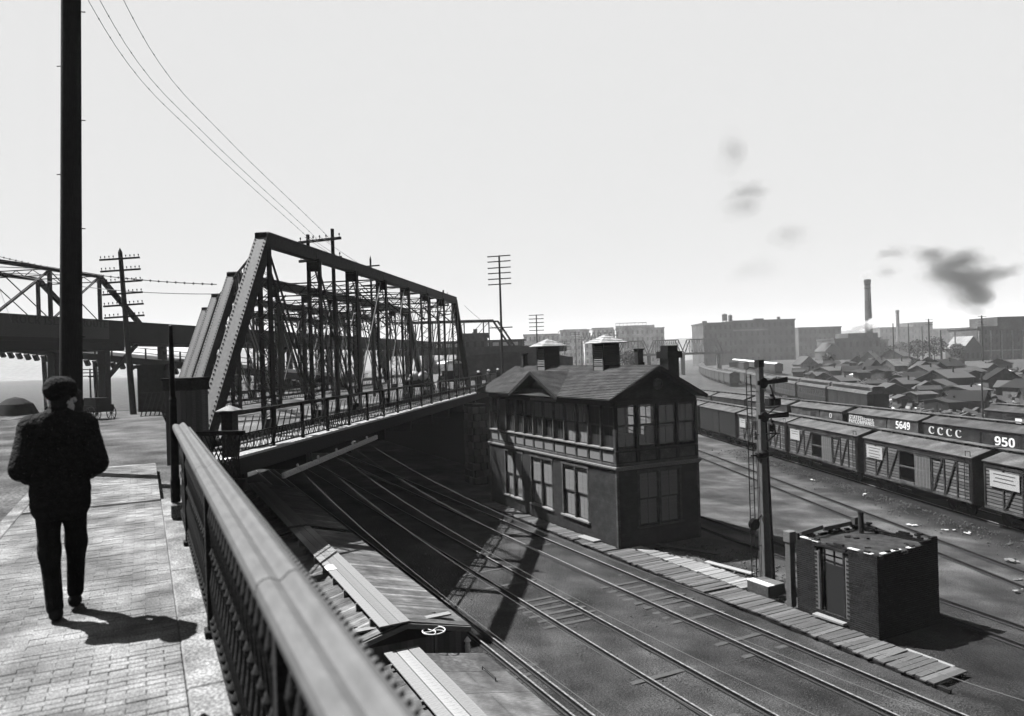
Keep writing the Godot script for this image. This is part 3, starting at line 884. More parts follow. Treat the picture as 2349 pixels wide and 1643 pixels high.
func build_bridge() -> void:
	var o := thing("truss_bridge", "dark riveted steel street bridge of four parallel trusses crossing the tracks", "bridge", Bq(-14.2, 7.3, 23.3), -BE)
	var col := laced_column(TRUSS_H - 0.2, 0.54).mesh()
	var hang := laced_column(TRUSS_H - 0.2, 0.42).mesh()
	# one end post with its rivets, shared by the four trusses
	var foot := Vector3.ZERO
	var hip := Vector3(0, TRUSS_H, -PANEL)
	var along := (hip - foot).normalized()
	var face := along.cross(Vector3.RIGHT).normalized()
	if face.y < 0.0: face = -face
	var post := MB.new()
	post.bar(foot - face * 0.1, hip - face * 0.1, 0.44, 0.6, face, 0.012)
	var pm := post.mesh()
	var cover := MB.new()
	cover.bar(foot + face * 0.21 - along * 0.1, hip + face * 0.21 + along * 0.2, 0.54, 0.015, face)
	var cm := cover.mesh()
	var riv := MB.new()
	var rb := Basis(Vector3.RIGHT, face, Vector3.RIGHT.cross(face))
	for sx in [-0.205, 0.205]:
		var s := 0.15
		while s < 9.2:
			riv.lathe(foot + face * 0.224 + along * s + Vector3(sx, 0, 0), [Vector2(0.034, 0), Vector2(0.028, 0.02), Vector2(0.0, 0.03)], 6, rb)
			s += 0.185
	var rm := riv.mesh()
	var far_post := MB.new()
	far_post.bar(Vector3(0, 0, -PANEL * 9), Vector3(0, TRUSS_H, -PANEL * 8), 0.46, 0.42, Vector3.UP, 0.012)
	var fm := far_post.mesh()
	var chord := MB.new()
	for k in 7:
		chord.box(Vector3(0, TRUSS_H, -PANEL * (k + 1.5)), Vector3(0.46, 0.52, PANEL - 0.012))
		chord.box(Vector3(0, TRUSS_H + 0.267, -PANEL * (k + 1.5)), Vector3(0.54, 0.014, PANEL - 0.03))
		chord.box(Vector3(0, TRUSS_H - 0.05, -PANEL * (k + 1.0)), Vector3(0.49, 0.56, 0.5))
	var chm := chord.mesh()
	var low := MB.new()
	for sx in [-0.13, 0.13]:
		low.span(Vector3(sx - 0.025, -0.1, 0), Vector3(sx + 0.025, 0.1, -PANEL * 9))
	var lm := low.mesh()
	for i in 4:
		var at := Vector3(-7.6 * i, 0, -11.3 * i)
		put("top_chord", chm, M.chord, o, at)
		var e := put("end_post", pm, M.iron, o, at)
		put("cover_plate", cm, M.plate, e)
		put("rivets", rm, M.iron, e).set_meta("kind", "stuff")
		put("end_post", fm, M.iron, o, at)
		put("bottom_chord", lm, M.iron, o, at)
		for k in range(1, 9):
			put("column", hang if k == 1 or k == 8 else col, M.iron, o, at + Vector3(0, 0, -PANEL * k))
		for k in range(1, 8):
			var up := k < 4
			var dg := MB.new()
			for sx in [-0.1, 0.1]:
				var a := Vector3(sx, TRUSS_H - 0.1 if up else 0.05, -PANEL * k)
				var b := Vector3(sx, 0.05 if up else TRUSS_H - 0.1, -PANEL * (k + 1))
				if k == 4:
					a.y = TRUSS_H - 0.1
					b.y = 0.05
				dg.bar(a, b, 0.03, 0.14 if k < 3 or k > 5 else 0.1)
			put("diagonal", dg, M.sill if k % 3 == 1 and i > 0 else M.iron, o, at)
			if k >= 3 and k <= 5:
				var ct := MB.new()
				ct.bar(Vector3(0, 0.05 if k <= 4 else TRUSS_H - 0.1, -PANEL * k), Vector3(0, TRUSS_H - 0.1 if k <= 4 else 0.05, -PANEL * (k + 1)), 0.05, 0.05)
				put("counter_rod", ct, M.plate, o, at)
	# overhead bracing between the trusses
	for i in 3:
		var x0 := -7.6 * i
		var lo := PANEL + 11.3 * (i + 1)
		var hi := PANEL * 8 + 11.3 * i
		var last := Vector3.ZERO
		var k := 1
		var prev := []
		while k <= 8:
			var t := PANEL * k + 11.3 * i
			if t >= lo - 0.5 and t <= hi + 0.1:
				var a := Vector3(x0, TRUSS_H - 0.15, -t)
				var b := Vector3(x0 - 7.6, TRUSS_H - 0.15, -t)
				put("overhead_strut", lattice_strut(a, b, 0.75), M.iron, o)
				for sg in [0, 1]:
					var kn := MB.new()
					var from: Vector3 = a if sg == 0 else b
					kn.bar(from + Vector3(0, -2.0, 0), from + Vector3(-1.5 if sg == 0 else 1.5, -0.7, 0), 0.07, 0.09)
					put("knee_brace", kn, M.iron, o)
				if prev.size():
					var x := MB.new()
					x.bar(prev[0], b, 0.04, 0.04)
					x.bar(prev[1], a, 0.04, 0.04)
					put("lateral_rod", x, M.iron, o)
				prev = [a, b]
			k += 1
		# skew portal between the near hips
		var h0 := Vector3(x0, TRUSS_H - 0.1, -PANEL - 11.3 * i)
		var h1 := Vector3(x0 - 7.6, TRUSS_H - 0.1, -PANEL - 11.3 * (i + 1))
		put("portal_strut", lattice_strut(h0, h1, 1.0), M.iron, o)
		var f0 := Vector3(x0, TRUSS_H - 0.1, -PANEL * 8 - 11.3 * i)
		var f1 := Vector3(x0 - 7.6, TRUSS_H - 0.1, -PANEL * 8 - 11.3 * (i + 1))
		put("portal_strut", lattice_strut(f0, f1, 1.0), M.iron, o)
	# roadway, walk and what carries them; q runs from the bridge line, t along it
	var deck := MB.new()
	deck.tint = Color(0.075, 0.075, 0.075)
	deck.slab(PackedVector2Array([Vector2(0.1, -0.6), Vector2(0.1, 44.0), Vector2(-23.6, 79.0), Vector2(-23.6, 34.6)]), Vector3(0, -0.36, 0), Vector3.RIGHT, Vector3.FORWARD, 0.16)
	put("roadway", deck, M.street, o)
	var boards := MB.new()
	var t := -2.2
	while t < 46.0:
		boards.box(Vector3(1.25, -0.2 + rng.randf_range(-0.006, 0.006), -t - 0.12), Vector3(1.7, 0.05, 0.225))
		t += 0.24
	put("walk_boards", boards, M.pale_plank2, o).set_meta("kind", "stuff")
	var fas := MB.new()
	fas.span(Vector3(2.02, -0.75, 2.4), Vector3(2.16, -0.23, -47.0))
	fas.span(Vector3(0.2, -0.9, 2.0), Vector3(0.45, -0.25, -46.0))
	put("fascia_beam", fas, M.iron, o)
	var strip := MB.new()
	for k in 10:
		strip.span(Vector3(1.98, -0.225, 2.3 - k * 4.9), Vector3(2.2, -0.14 + 0.006 * (k % 3), -2.55 - k * 4.9))
	put("edge_timber", strip, M.faded_paint, o)
	for k in 15:
		var fb := MB.new()
		var tt := PANEL * k
		var q1 := -23.4 if tt > 33.0 else -(tt + 3.0) * 0.66
		var q0 := 2.0 if tt < 46.0 else -(tt - 46.0) * 0.66
		if q0 - q1 > 1.0:
			fb.span(Vector3(q1, -1.5, -tt - 0.12), Vector3(q0 - 0.4, -0.4, -tt + 0.12))
			fb.bar(Vector3(q0 - 0.4, -0.7, -tt), Vector3(q0, -0.5, -tt), 0.16, 0.4)
			put("floor_beam", fb, M.iron, o)
	for k in 8:
		var st := MB.new()
		var q := -1.0 - 2.8 * k
		st.span(Vector3(q - 0.12, -0.85, -1.5 * -q), Vector3(q + 0.12, -0.4, -45.5 + 1.5 * q))
		put("stringer", st, M.iron, o)
	# railing of the walk
	var bay := 2.45
	var lat := MB.new()
	for k in 5:
		var z := -bay * k / 5.0
		lat.bar(Vector3(0, 0.12, z), Vector3(0, 1.2, z - bay / 5.0 * 1.2 if k < 4 else -bay), 0.014, 0.04, Vector3.RIGHT)
	for k in 11:
		var z := -bay * k / 11.0
		lat.bar(Vector3(0.03, 0.12, z - bay / 11.0), Vector3(0.03, 0.66, z), 0.008, 0.02, Vector3.RIGHT)
		lat.bar(Vector3(0.03, 0.12, z), Vector3(0.03, 0.66, z - bay / 11.0), 0.008, 0.02, Vector3.RIGHT)
	lat.span(Vector3(-0.02, 0.1, 0), Vector3(0.02, 0.15, -bay))
	lat.span(Vector3(-0.02, 0.64, 0), Vector3(0.02, 0.68, -bay))
	var lpm := lat.mesh()
	var rp := MB.new()
	rp.span(Vector3(-0.05, -0.5, -0.05), Vector3(0.05, 1.38, 0.05))
	rp.bar(Vector3(0.0, 0.95, 0), Vector3(0.0, 1.38, 0), 0.16, 0.1)
	var rpm := rp.mesh()
	for k in 20:
		var zt := 1.2 - k * bay
		put("railing_panel", lpm, M.iron, o, Vector3(2.0, -0.17, zt))
		if k > 0: put("railing_post", rpm, M.iron, o, Vector3(2.0, -0.17, zt))
		var tr := MB.new()
		tr.span(Vector3(1.95, 1.2, zt), Vector3(2.05, 1.265, zt - bay + 0.01), 0.01)
		put("top_rail", tr, M.rusty, o)
	# inner railing of the roadway, seen through the trusses
	for i in 2:
		var ir := MB.new()
		var x := -10.6 - 12.0 * i
		var tz := -20.0 - 16.0 * i
		ir.bar(Vector3(x, 1.0, tz), Vector3(x, 1.0, tz - 45), 0.08, 0.08)
		ir.bar(Vector3(x, 0.1, tz), Vector3(x, 0.1, tz - 45), 0.06, 0.06)
		for k in 60:
			ir.bar(Vector3(x, 0.1, tz - k * 0.75), Vector3(x, 1.0, tz - k * 0.75 - 0.6), 0.02, 0.05)
			ir.bar(Vector3(x, 1.0, tz - k * 0.75), Vector3(x, 0.1, tz - k * 0.75 - 0.6), 0.02, 0.05)
		put("inner_railing", ir, M.iron, o)
	# corner post with its pyramid cap, and the tall box beside it
	var c := thing("railing_corner_post", "square dark post with pale pyramid cap at the near end of the bridge railing", "post", Bq(-12.25, 6.6, 21.75), -BE)
	block("shaft", Vector3(0.38, 1.98, 0.38), M.iron, c, Vector3(0, 0.99, 0), 0.015)
	block("collar", Vector3(0.46, 0.08, 0.46), M.iron, c, Vector3(0, 1.94, 0), 0.01)
	var cap := MB.new()
	cap.lathe(Vector3(0, 1.98, 0), [Vector2(0.42, 0.0), Vector2(0.42, 0.03), Vector2(0.0, 0.2)], 4, Basis(Vector3.UP, PI / 4))
	put("cap", cap, M.concrete, c)
	var bx := thing("timber_box", "tall dark boarded timber box covering the bridge bearing at the street corner", "box", T(1.1, 7.05, 23.1), -BE)
	block("core", Vector3(0.78, 2.6, 0.78), M.soot, bx, Vector3(0, 1.3, 0))
	for k in 5:
		block("board", Vector3(0.155, 2.5, 0.03), M["slat%d" % (k % 4)], bx, Vector3(-0.32 + k * 0.16, 1.26, 0.405), 0.006)
		block("board", Vector3(0.03, 2.5, 0.155), M["slat%d" % ((k + 1) % 4)], bx, Vector3(0.405, 1.26, -0.32 + k * 0.16), 0.006)
	block("cap_band", Vector3(0.9, 0.3, 0.9), M.wall, bx, Vector3(0, 2.45, 0), 0.02)
	block("lid", Vector3(0.96, 0.06, 0.96), M.wall, bx, Vector3(0, 2.63, 0), 0.01)
	var lk := thing("lattice_fence", "short dark iron lattice fence between the timber box and the capped post", "fence", T(1.1, 6.9, 22.6), -BE)
	var lf := MB.new()
	for k in 9:
		lf.bar(Vector3(0.45 + k * 0.13, 0.0, 0.15), Vector3(0.45 + minf(k + 4, 9) * 0.13, 1.2, 0.15), 0.02, 0.03)
		lf.bar(Vector3(0.45 + minf(k + 4, 9) * 0.13, 0.0, 0.17), Vector3(0.45 + k * 0.13, 1.2, 0.17), 0.02, 0.03)
	put("lattice", lf, M.iron, lk)
	var lr := MB.new()
	lr.span(Vector3(0.35, 1.2, 0.1), Vector3(1.75, 1.32, 0.22))
	var lr2 := MB.new()
	lr2.span(Vector3(0.35, -0.1, 0.1), Vector3(1.75, 0.0, 0.22))
	put("rail", lr2, M.iron, lk)
	put("rail", lr, M.iron, lk)
	# far abutment of squared stones
	var ab := thing("stone_abutment", "rough squared stone abutment under the far end of the bridge beside the tower", "abutment", T(26.9, 0, 44.0), TH)
	var core := MB.new()
	core.span(Vector3(0.15, -0.5, 1.0), Vector3(1.4, 6.6, -60.0))
	put("core", core, M.soot, ab)
	for j in 11:
		for k in 9:
			var w := 1.15 + 0.25 * sin(j * 5.1 + k * 2.3)
			block("stone", Vector3(0.42, 0.56, 1.28), M["oldbrick%d" % rng.randi_range(0, 3)], ab, Vector3(0.08 + rng.randf_range(-0.06, 0.05), 0.3 + j * 0.59, -k * 1.32 + (0.5 if j % 2 else 0.0) * 1.0), 0.05)
	# stone pier for the trusses standing nearer the tower, with its lit face
	var pr := thing("stone_pier", "light rough stone pier just left of the tower under the bridge end", "pier", Bq(-11.7, 0, 58.5), TH)
	var pc := MB.new()
	pc.span(Vector3(-0.55, -0.5, 0.75), Vector3(0.55, 6.4, -1.1))
	put("core", pc, M.soot, pr)
	for j in 11:
		for k in 2:
			block("stone", Vector3(0.55, 0.54, 0.3), M["stone%d" % rng.randi_range(0, 3)], pr, Vector3(-0.3 + k * 0.58 + (0.1 if j % 2 else -0.1), 0.3 + j * 0.56, 0.72 + rng.randf_range(-0.04, 0.06)), 0.05)
			block("stone", Vector3(0.3, 0.54, 0.8), M["stone%d" % rng.randi_range(0, 3)], pr, Vector3(-0.5 + rng.randf_range(-0.06, 0.03), 0.3 + j * 0.56, 0.2 - k * 0.85), 0.05)
	# timber arm hung under the walk with its telegraph wires
	var ta := thing("wire_arm", "long pale weathered timber arm carrying wires beneath the bridge walk", "crossarm", Bq(-12.0, 6.05, 24.8), -BE)
	var am := MB.new()
	am.bar(Vector3(0, 0, 0), Vector3(0.0, 0.25, -10.2), 0.12, 0.2, Vector3.UP, 0.02)
	put("arm", am, M.faded_paint, ta)
	for k in 5:
		var pn := MB.new()
		pn.lathe(Vector3(0, 0.14 + 0.025 * 1.9 * k, -1.2 - k * 1.9), [Vector2(0.02, 0), Vector2(0.05, 0.03), Vector2(0.05, 0.1), Vector2(0.0, 0.13)], 8)
		put("insulator", pn, M.paint, ta)
	for k in 2:
		var hg := MB.new()
		hg.bar(Vector3(0.02, 0.1, -2.5 - k * 5), Vector3(-0.1, 0.9, -2.5 - k * 5), 0.05, 0.05)
		put("hanger", hg, M.iron, ta)
	for k in 5:
		var a := Bq(-12.0, 6.2 + 0.05 * k, 26.0 + k * 1.9)
		var La := a.x * cos(TH) - a.z * sin(TH)
		var sa := -a.x * sin(TH) - a.z * cos(TH)
		var pts := []
		for j in 13:
			var f := j / 12.0
			pts.append(T(La + 0.6 * f, 6.2 - 3.2 * f * (1.0 - f) - 0.4 * f, sa - 34.0 * f))
		var wm := MB.new()
		wm.path(pts, 0.005, 4)
		tag(put("telegraph_wire", wm, M.pale_wire), "%s thin pale wire running from the timber arm under the bridge" % ["nearest", "second", "middle", "fourth", "farthest"][k], "wire", "wires from the timber arm")

# ---------------------------------------------------------------- the elevated viaduct on the left
func build_viaduct() -> void:
	var o := thing("elevated_viaduct", "dark elevated railway viaduct on posts crossing behind the street bridge", "viaduct", Bq(-45.0, 0, 50.0), -BE)
	add_box(o, "girder", Vector3(-6.3, 12.4, 70.0), Vector3(0.2, 14.4, -215.0), M.soot)
	for k in 12:
		for x in [-0.6, -5.6]:
			var cb := MB.new()
			cb.bar(Vector3(x, -1.0, 6.0 - k * 16.0), Vector3(x, 12.4, 6.0 - k * 16.0), 0.7, 0.7)
			put("column", cb, M.iron, o)
		var br := MB.new()
		br.bar(Vector3(-0.6, 9.0, 6.0 - k * 16.0), Vector3(-0.6, 12.3, 1.5 - k * 16.0), 0.3, 0.3)
		put("brace", br, M.iron, o)
	add_box(o, "floor_hung", Vector3(-6.0, 11.7, 30.0), Vector3(0.0, 12.4, -12.0), M.soot)
	var tr := thing("viaduct_truss", "open steel truss standing on the viaduct behind the thick utility pole", "truss", Bq(-45.0, 14.0, 64.6), -BE)
	for i in 2:
		var x := -6.0 * i
		var ch := MB.new()
		ch.bar(Vector3(x, 0, 0), Vector3(x, 4.2, 5.7), 0.35, 0.4)
		ch.bar(Vector3(x, 4.2, 5.7), Vector3(x, 4.2, 57.0), 0.3, 0.3)
		put("top_chord", ch, M.iron, tr)
		for k in 9:
			var z := 5.7 + 5.7 * k
			var vm := MB.new()
			vm.bar(Vector3(x, 0, z), Vector3(x, 4.2, z), 0.24, 0.24)
			put("vertical", vm, M.iron, tr)
			var dm := MB.new()
			dm.bar(Vector3(x - 0.08, 4.1, z), Vector3(x - 0.08, 0.1, z + 5.7), 0.05, 0.09)
			dm.bar(Vector3(x + 0.1, 4.1, z), Vector3(x + 0.1, 0.1, z + 5.7), 0.05, 0.09)
			dm.bar(Vector3(x, 0.1, z), Vector3(x, 4.1, z + 5.7), 0.06, 0.06)
			put("diagonal", dm, M.iron, tr)
	for k in 9:
		var z := 5.7 + 5.7 * k
		put("overhead_strut", lattice_strut(Vector3(0, 4.2, z), Vector3(-6, 4.2, z), 0.5), M.iron, tr)
		var rd := MB.new()
		rd.bar(Vector3(0, 4.2, z), Vector3(-6, 4.2, z + 5.7), 0.05, 0.05)
		rd.bar(Vector3(-6, 4.2, z), Vector3(0, 4.2, z + 5.7), 0.05, 0.05)
		put("lateral_rod", rd, M.iron, tr)
	var sg := thing("viaduct_sign", "long grey board on the viaduct reading ROCK ISLAND ROUTE in dark letters", "sign", Bq(-44.72, 12.7, 59.6), -BE + PI / 2)
	add_box(sg, "board", Vector3(-24.0, 0.0, -0.06), Vector3(0.0, 1.68, 0.0), M.scrap)
	letters("lettering", "ROCK ISLAND ROUTE", 0.62, 0.03, M.dark_paint, sg, Vector3(-5.4, 1.28, 0.03), 0.0, false, 1.25)
	# another span of truss farther along
	var t2 := thing("viaduct_truss", "farther truss end showing beyond the far portal, before the big shed roof", "truss", W(-3.2, 12.3, 154.0), -0.18)
	for i in 2:
		var z := -5.5 * i
		var ch := MB.new()
		ch.bar(Vector3(3.0, 0, z), Vector3(-0.6, 5.6, z), 0.35, 0.4)
		ch.bar(Vector3(-0.5, 5.6, z), Vector3(-24.0, 5.9, z), 0.35, 0.35)
		put("top_chord", ch, M.iron, t2)
		for k in 4:
			var vm := MB.new()
			vm.bar(Vector3(-2.6 - k * 5.5, -0.2, z), Vector3(-2.6 - k * 5.5, 5.6, z), 0.22, 0.22)
			vm.bar(Vector3(-2.6 - k * 5.5, 5.5, z), Vector3(-8.1 - k * 5.5, 0, z), 0.1, 0.1)
			put("web_member", vm, M.iron, t2)
	add_box(t2, "deck", Vector3(-26.0, -1.3, -6.0), Vector3(14.0, 0.0, 0.4), M.soot)
	for k in 3:
		add_box(t2, "column", Vector3(-20.0 + k * 13.0, -6.0, -1.0), Vector3(-19.3 + k * 13.0, -1.3, -0.3), M.iron)
	# lower ramp on brackets, coming down beneath the viaduct
	var r := thing("elevated_ramp", "dark bracketed road ramp with railing sloping down beneath the viaduct", "ramp", W(-64.0, 0, 85.0), -0.15)
	var drop := func(x: float) -> float: return 13.9 - 0.117 * x
	var dk := MB.new()
	dk.slab(PackedVector2Array([Vector2(-20, drop.call(-20.0)), Vector2(46, drop.call(46.0)), Vector2(46, drop.call(46.0) - 0.75), Vector2(-20, drop.call(-20.0) - 0.75)]), Vector3(0, 0, -6), Vector3.RIGHT, Vector3.UP, 6.0)
	put("deck", dk, M.iron, r)
	for k in 60:
		var x := -18.0 + k * 1.06
		var bk := MB.new()
		bk.bar(Vector3(x, drop.call(x) - 1.35, -0.1), Vector3(x, drop.call(x) - 0.7, 0.3), 0.5, 0.3)
		put("bracket", bk, M.iron, r)
	for y in [1.1, 0.6]:
		var rl := MB.new()
		rl.bar(Vector3(-20, drop.call(-20.0) + y, 0), Vector3(46, drop.call(46.0) + y, 0), 0.07, 0.07)
		put("rail", rl, M.iron, r)
	for k in 32:
		var x := -19.0 + k * 2.05
		add_box(r, "railing_post", Vector3(x - 0.07, drop.call(x) - 0.1, -0.05), Vector3(x + 0.07, drop.call(x) + 1.15, 0.06), M.iron)
	for x in [11.3, 14.0, 38.0]:
		for z in [-0.7, -5.4]:
			var cb := MB.new()
			cb.bar(Vector3(x * 1.0, 0.0, z), Vector3(x - 0.4, drop.call(x) - 0.7, z), 0.35, 0.35)
			put("trestle_post", cb, M.iron, r)

# ---------------------------------------------------------------- the interlocking tower
func clap_wall(parent: Node3D, along: Vector3, outward: Vector3, origin: Vector3, y0: float, y1: float, runs: Callable) -> void:
	var y := y0
	var k := 0
	var turn := atan2(-along.z, along.x)
	while y < y1 - 0.06:
		for r in runs.call(y):
			var ln: float = r[1] - r[0]
			if ln < 0.05: continue
			var lean := -0.14 * signf((Basis(Vector3.UP, turn) * Vector3.BACK).dot(outward))
			var key := "clap%.2f %.2f" % [ln, lean]
			if not cache.has(key):
				var mb := MB.new()
				mb.box(Vector3.ZERO, Vector3(ln, 0.135, 0.026), Basis(Vector3.RIGHT, lean))
				cache[key] = mb.mesh()
			var o := put("clapboard", cache[key], M["clap%d" % rng.randi_range(0, 3)], parent, origin + along * (r[0] + r[1]) * 0.5 + Vector3(0, y + 0.06, 0) + outward * 0.012)
			o.rotation.y = turn
		y += 0.118
		k += 1

func sash(parent: Node3D, called: String, along: Vector3, outward: Vector3, at: Vector3, w: float, h: float, boarded: bool, glazed := true) -> void:
	# at is the lower corner; a frame with one upright bar, glazed or boarded
	var turn := atan2(-along.z, along.x)
	var f := MB.new()
	var b := Basis(Vector3.UP, turn)
	for x in [0.025, w - 0.025]:
		f.box(Vector3(x, h / 2, 0), Vector3(0.05, h, 0.04))
	for y in [0.03, h - 0.03]:
		f.box(Vector3(w / 2, y, 0), Vector3(w - 0.1, 0.06, 0.04))
	f.box(Vector3(w / 2, h / 2, -0.002), Vector3(0.03, h - 0.12, 0.03))
	var o := put(called, f, M.trim, parent, at, turn)
	for i in 2:
		var pw := w / 2 - 0.065
		block("board" if boarded else "pane", Vector3(pw, h - 0.12, 0.012), M.board if boarded else (M.glass if glazed else M.pane), o, Vector3(0.05 + pw / 2 + i * (pw + 0.03), h / 2, -0.01))

func cupola(parent: Node3D, at: Vector3, w: float, y1: float) -> void:
	var o := put("cupola", boxmesh(Vector3(w - 0.14, y1, w - 0.14)), M.soot, parent, at + Vector3(0, y1 / 2, 0))
	o.set_meta("label", "square louvred roof ventilator with pale shingled cap")
	var y0 := -y1 / 2
	for sx in [-1.0, 1.0]:
		for sz in [-1.0, 1.0]:
			block("corner_board", Vector3(0.1, y1, 0.1), M.wall, o, Vector3(sx * (w / 2 - 0.05), 0, sz * (w / 2 - 0.05)), 0.008)
	for k in 11:
		for d in 4:
			var sl := put("louvre", boxmesh(Vector3(w - 0.2, 0.022, 0.13)), M.sill if d == 3 else M.wall, o)
			var a := d * PI / 2
			sl.transform = Transform3D(Basis(Vector3.UP, a) * Basis(Vector3.RIGHT, 0.7), Basis(Vector3.UP, a) * Vector3(0, y0 + y1 * 0.4 + k * (y1 * 0.56 / 11.0), w / 2 - 0.05))
	for d in 4:
		var sk := put("skirt", boxmesh(Vector3(w - 0.18, y1 * 0.34, 0.03)), M.board if d == 3 else M.wall, o)
		var a := d * PI / 2
		sk.transform = Transform3D(Basis(Vector3.UP, a), Basis(Vector3.UP, a) * Vector3(0, y0 + y1 * 0.17, w / 2 - 0.03))
	var e := w / 2 + 0.36
	var rise := 0.5
	for d in 4:
		var rf := MB.new()
		var n := 5
		for k in n:
			var f0 := float(k) / n
			var f1 := float(k + 1) / n
			var r0 := e * (1 - f0)
			var r1 := e * (1 - f1)
			var ya := rise * f0 + 0.02
			var yb := rise * f1 + 0.02
			rf.poly([Vector3(-r0, ya + 0.035, r0), Vector3(r0, ya + 0.035, r0), Vector3(r1, yb, r1), Vector3(-r1, yb, r1)], Vector3(0, 1, 0.5))
			rf.poly([Vector3(-r0, ya, r0), Vector3(r0, ya, r0), Vector3(r0, ya + 0.035, r0), Vector3(-r0, ya + 0.035, r0)], Vector3(0, 0, 1))
		rf.poly([Vector3(-e, 0.0, e), Vector3(e, 0, e), Vector3(0, 0.06, 0)], Vector3.DOWN)
		put("cap_slope", rf, M.pale_shingle, o, Vector3(0, y1 / 2, 0), d * PI / 2)

func brick_shaft(w: float, d: float, h: float, m0 := 0.21) -> MB:
	var mb := MB.new()
	mb.span(Vector3(-w / 2 + 0.012, 0, -d / 2 + 0.012), Vector3(w / 2 - 0.012, h, d / 2 - 0.012))
	var y := 0.0
	var j := 0
	while y < h - 0.05:
		for sd in 4:
			var ln := w if sd % 2 == 0 else d
			var off := (d if sd % 2 == 0 else w) / 2 - 0.03
			var b := Basis(Vector3.UP, sd * PI / 2)
			var x := -ln / 2 + (0.0 if j % 2 == 0 else -m0 / 2)
			while x < ln / 2 - 0.02:
				var a := maxf(x, -ln / 2)
				var z := minf(x + m0 - 0.012, ln / 2)
				if z - a > 0.03:
					mb.box(b * Vector3((a + z) / 2, y + 0.032, off + rng.randf_range(-0.004, 0.006)), Vector3(z - a, 0.06, 0.06), b)
				x += m0
		y += 0.072
		j += 1
	return mb

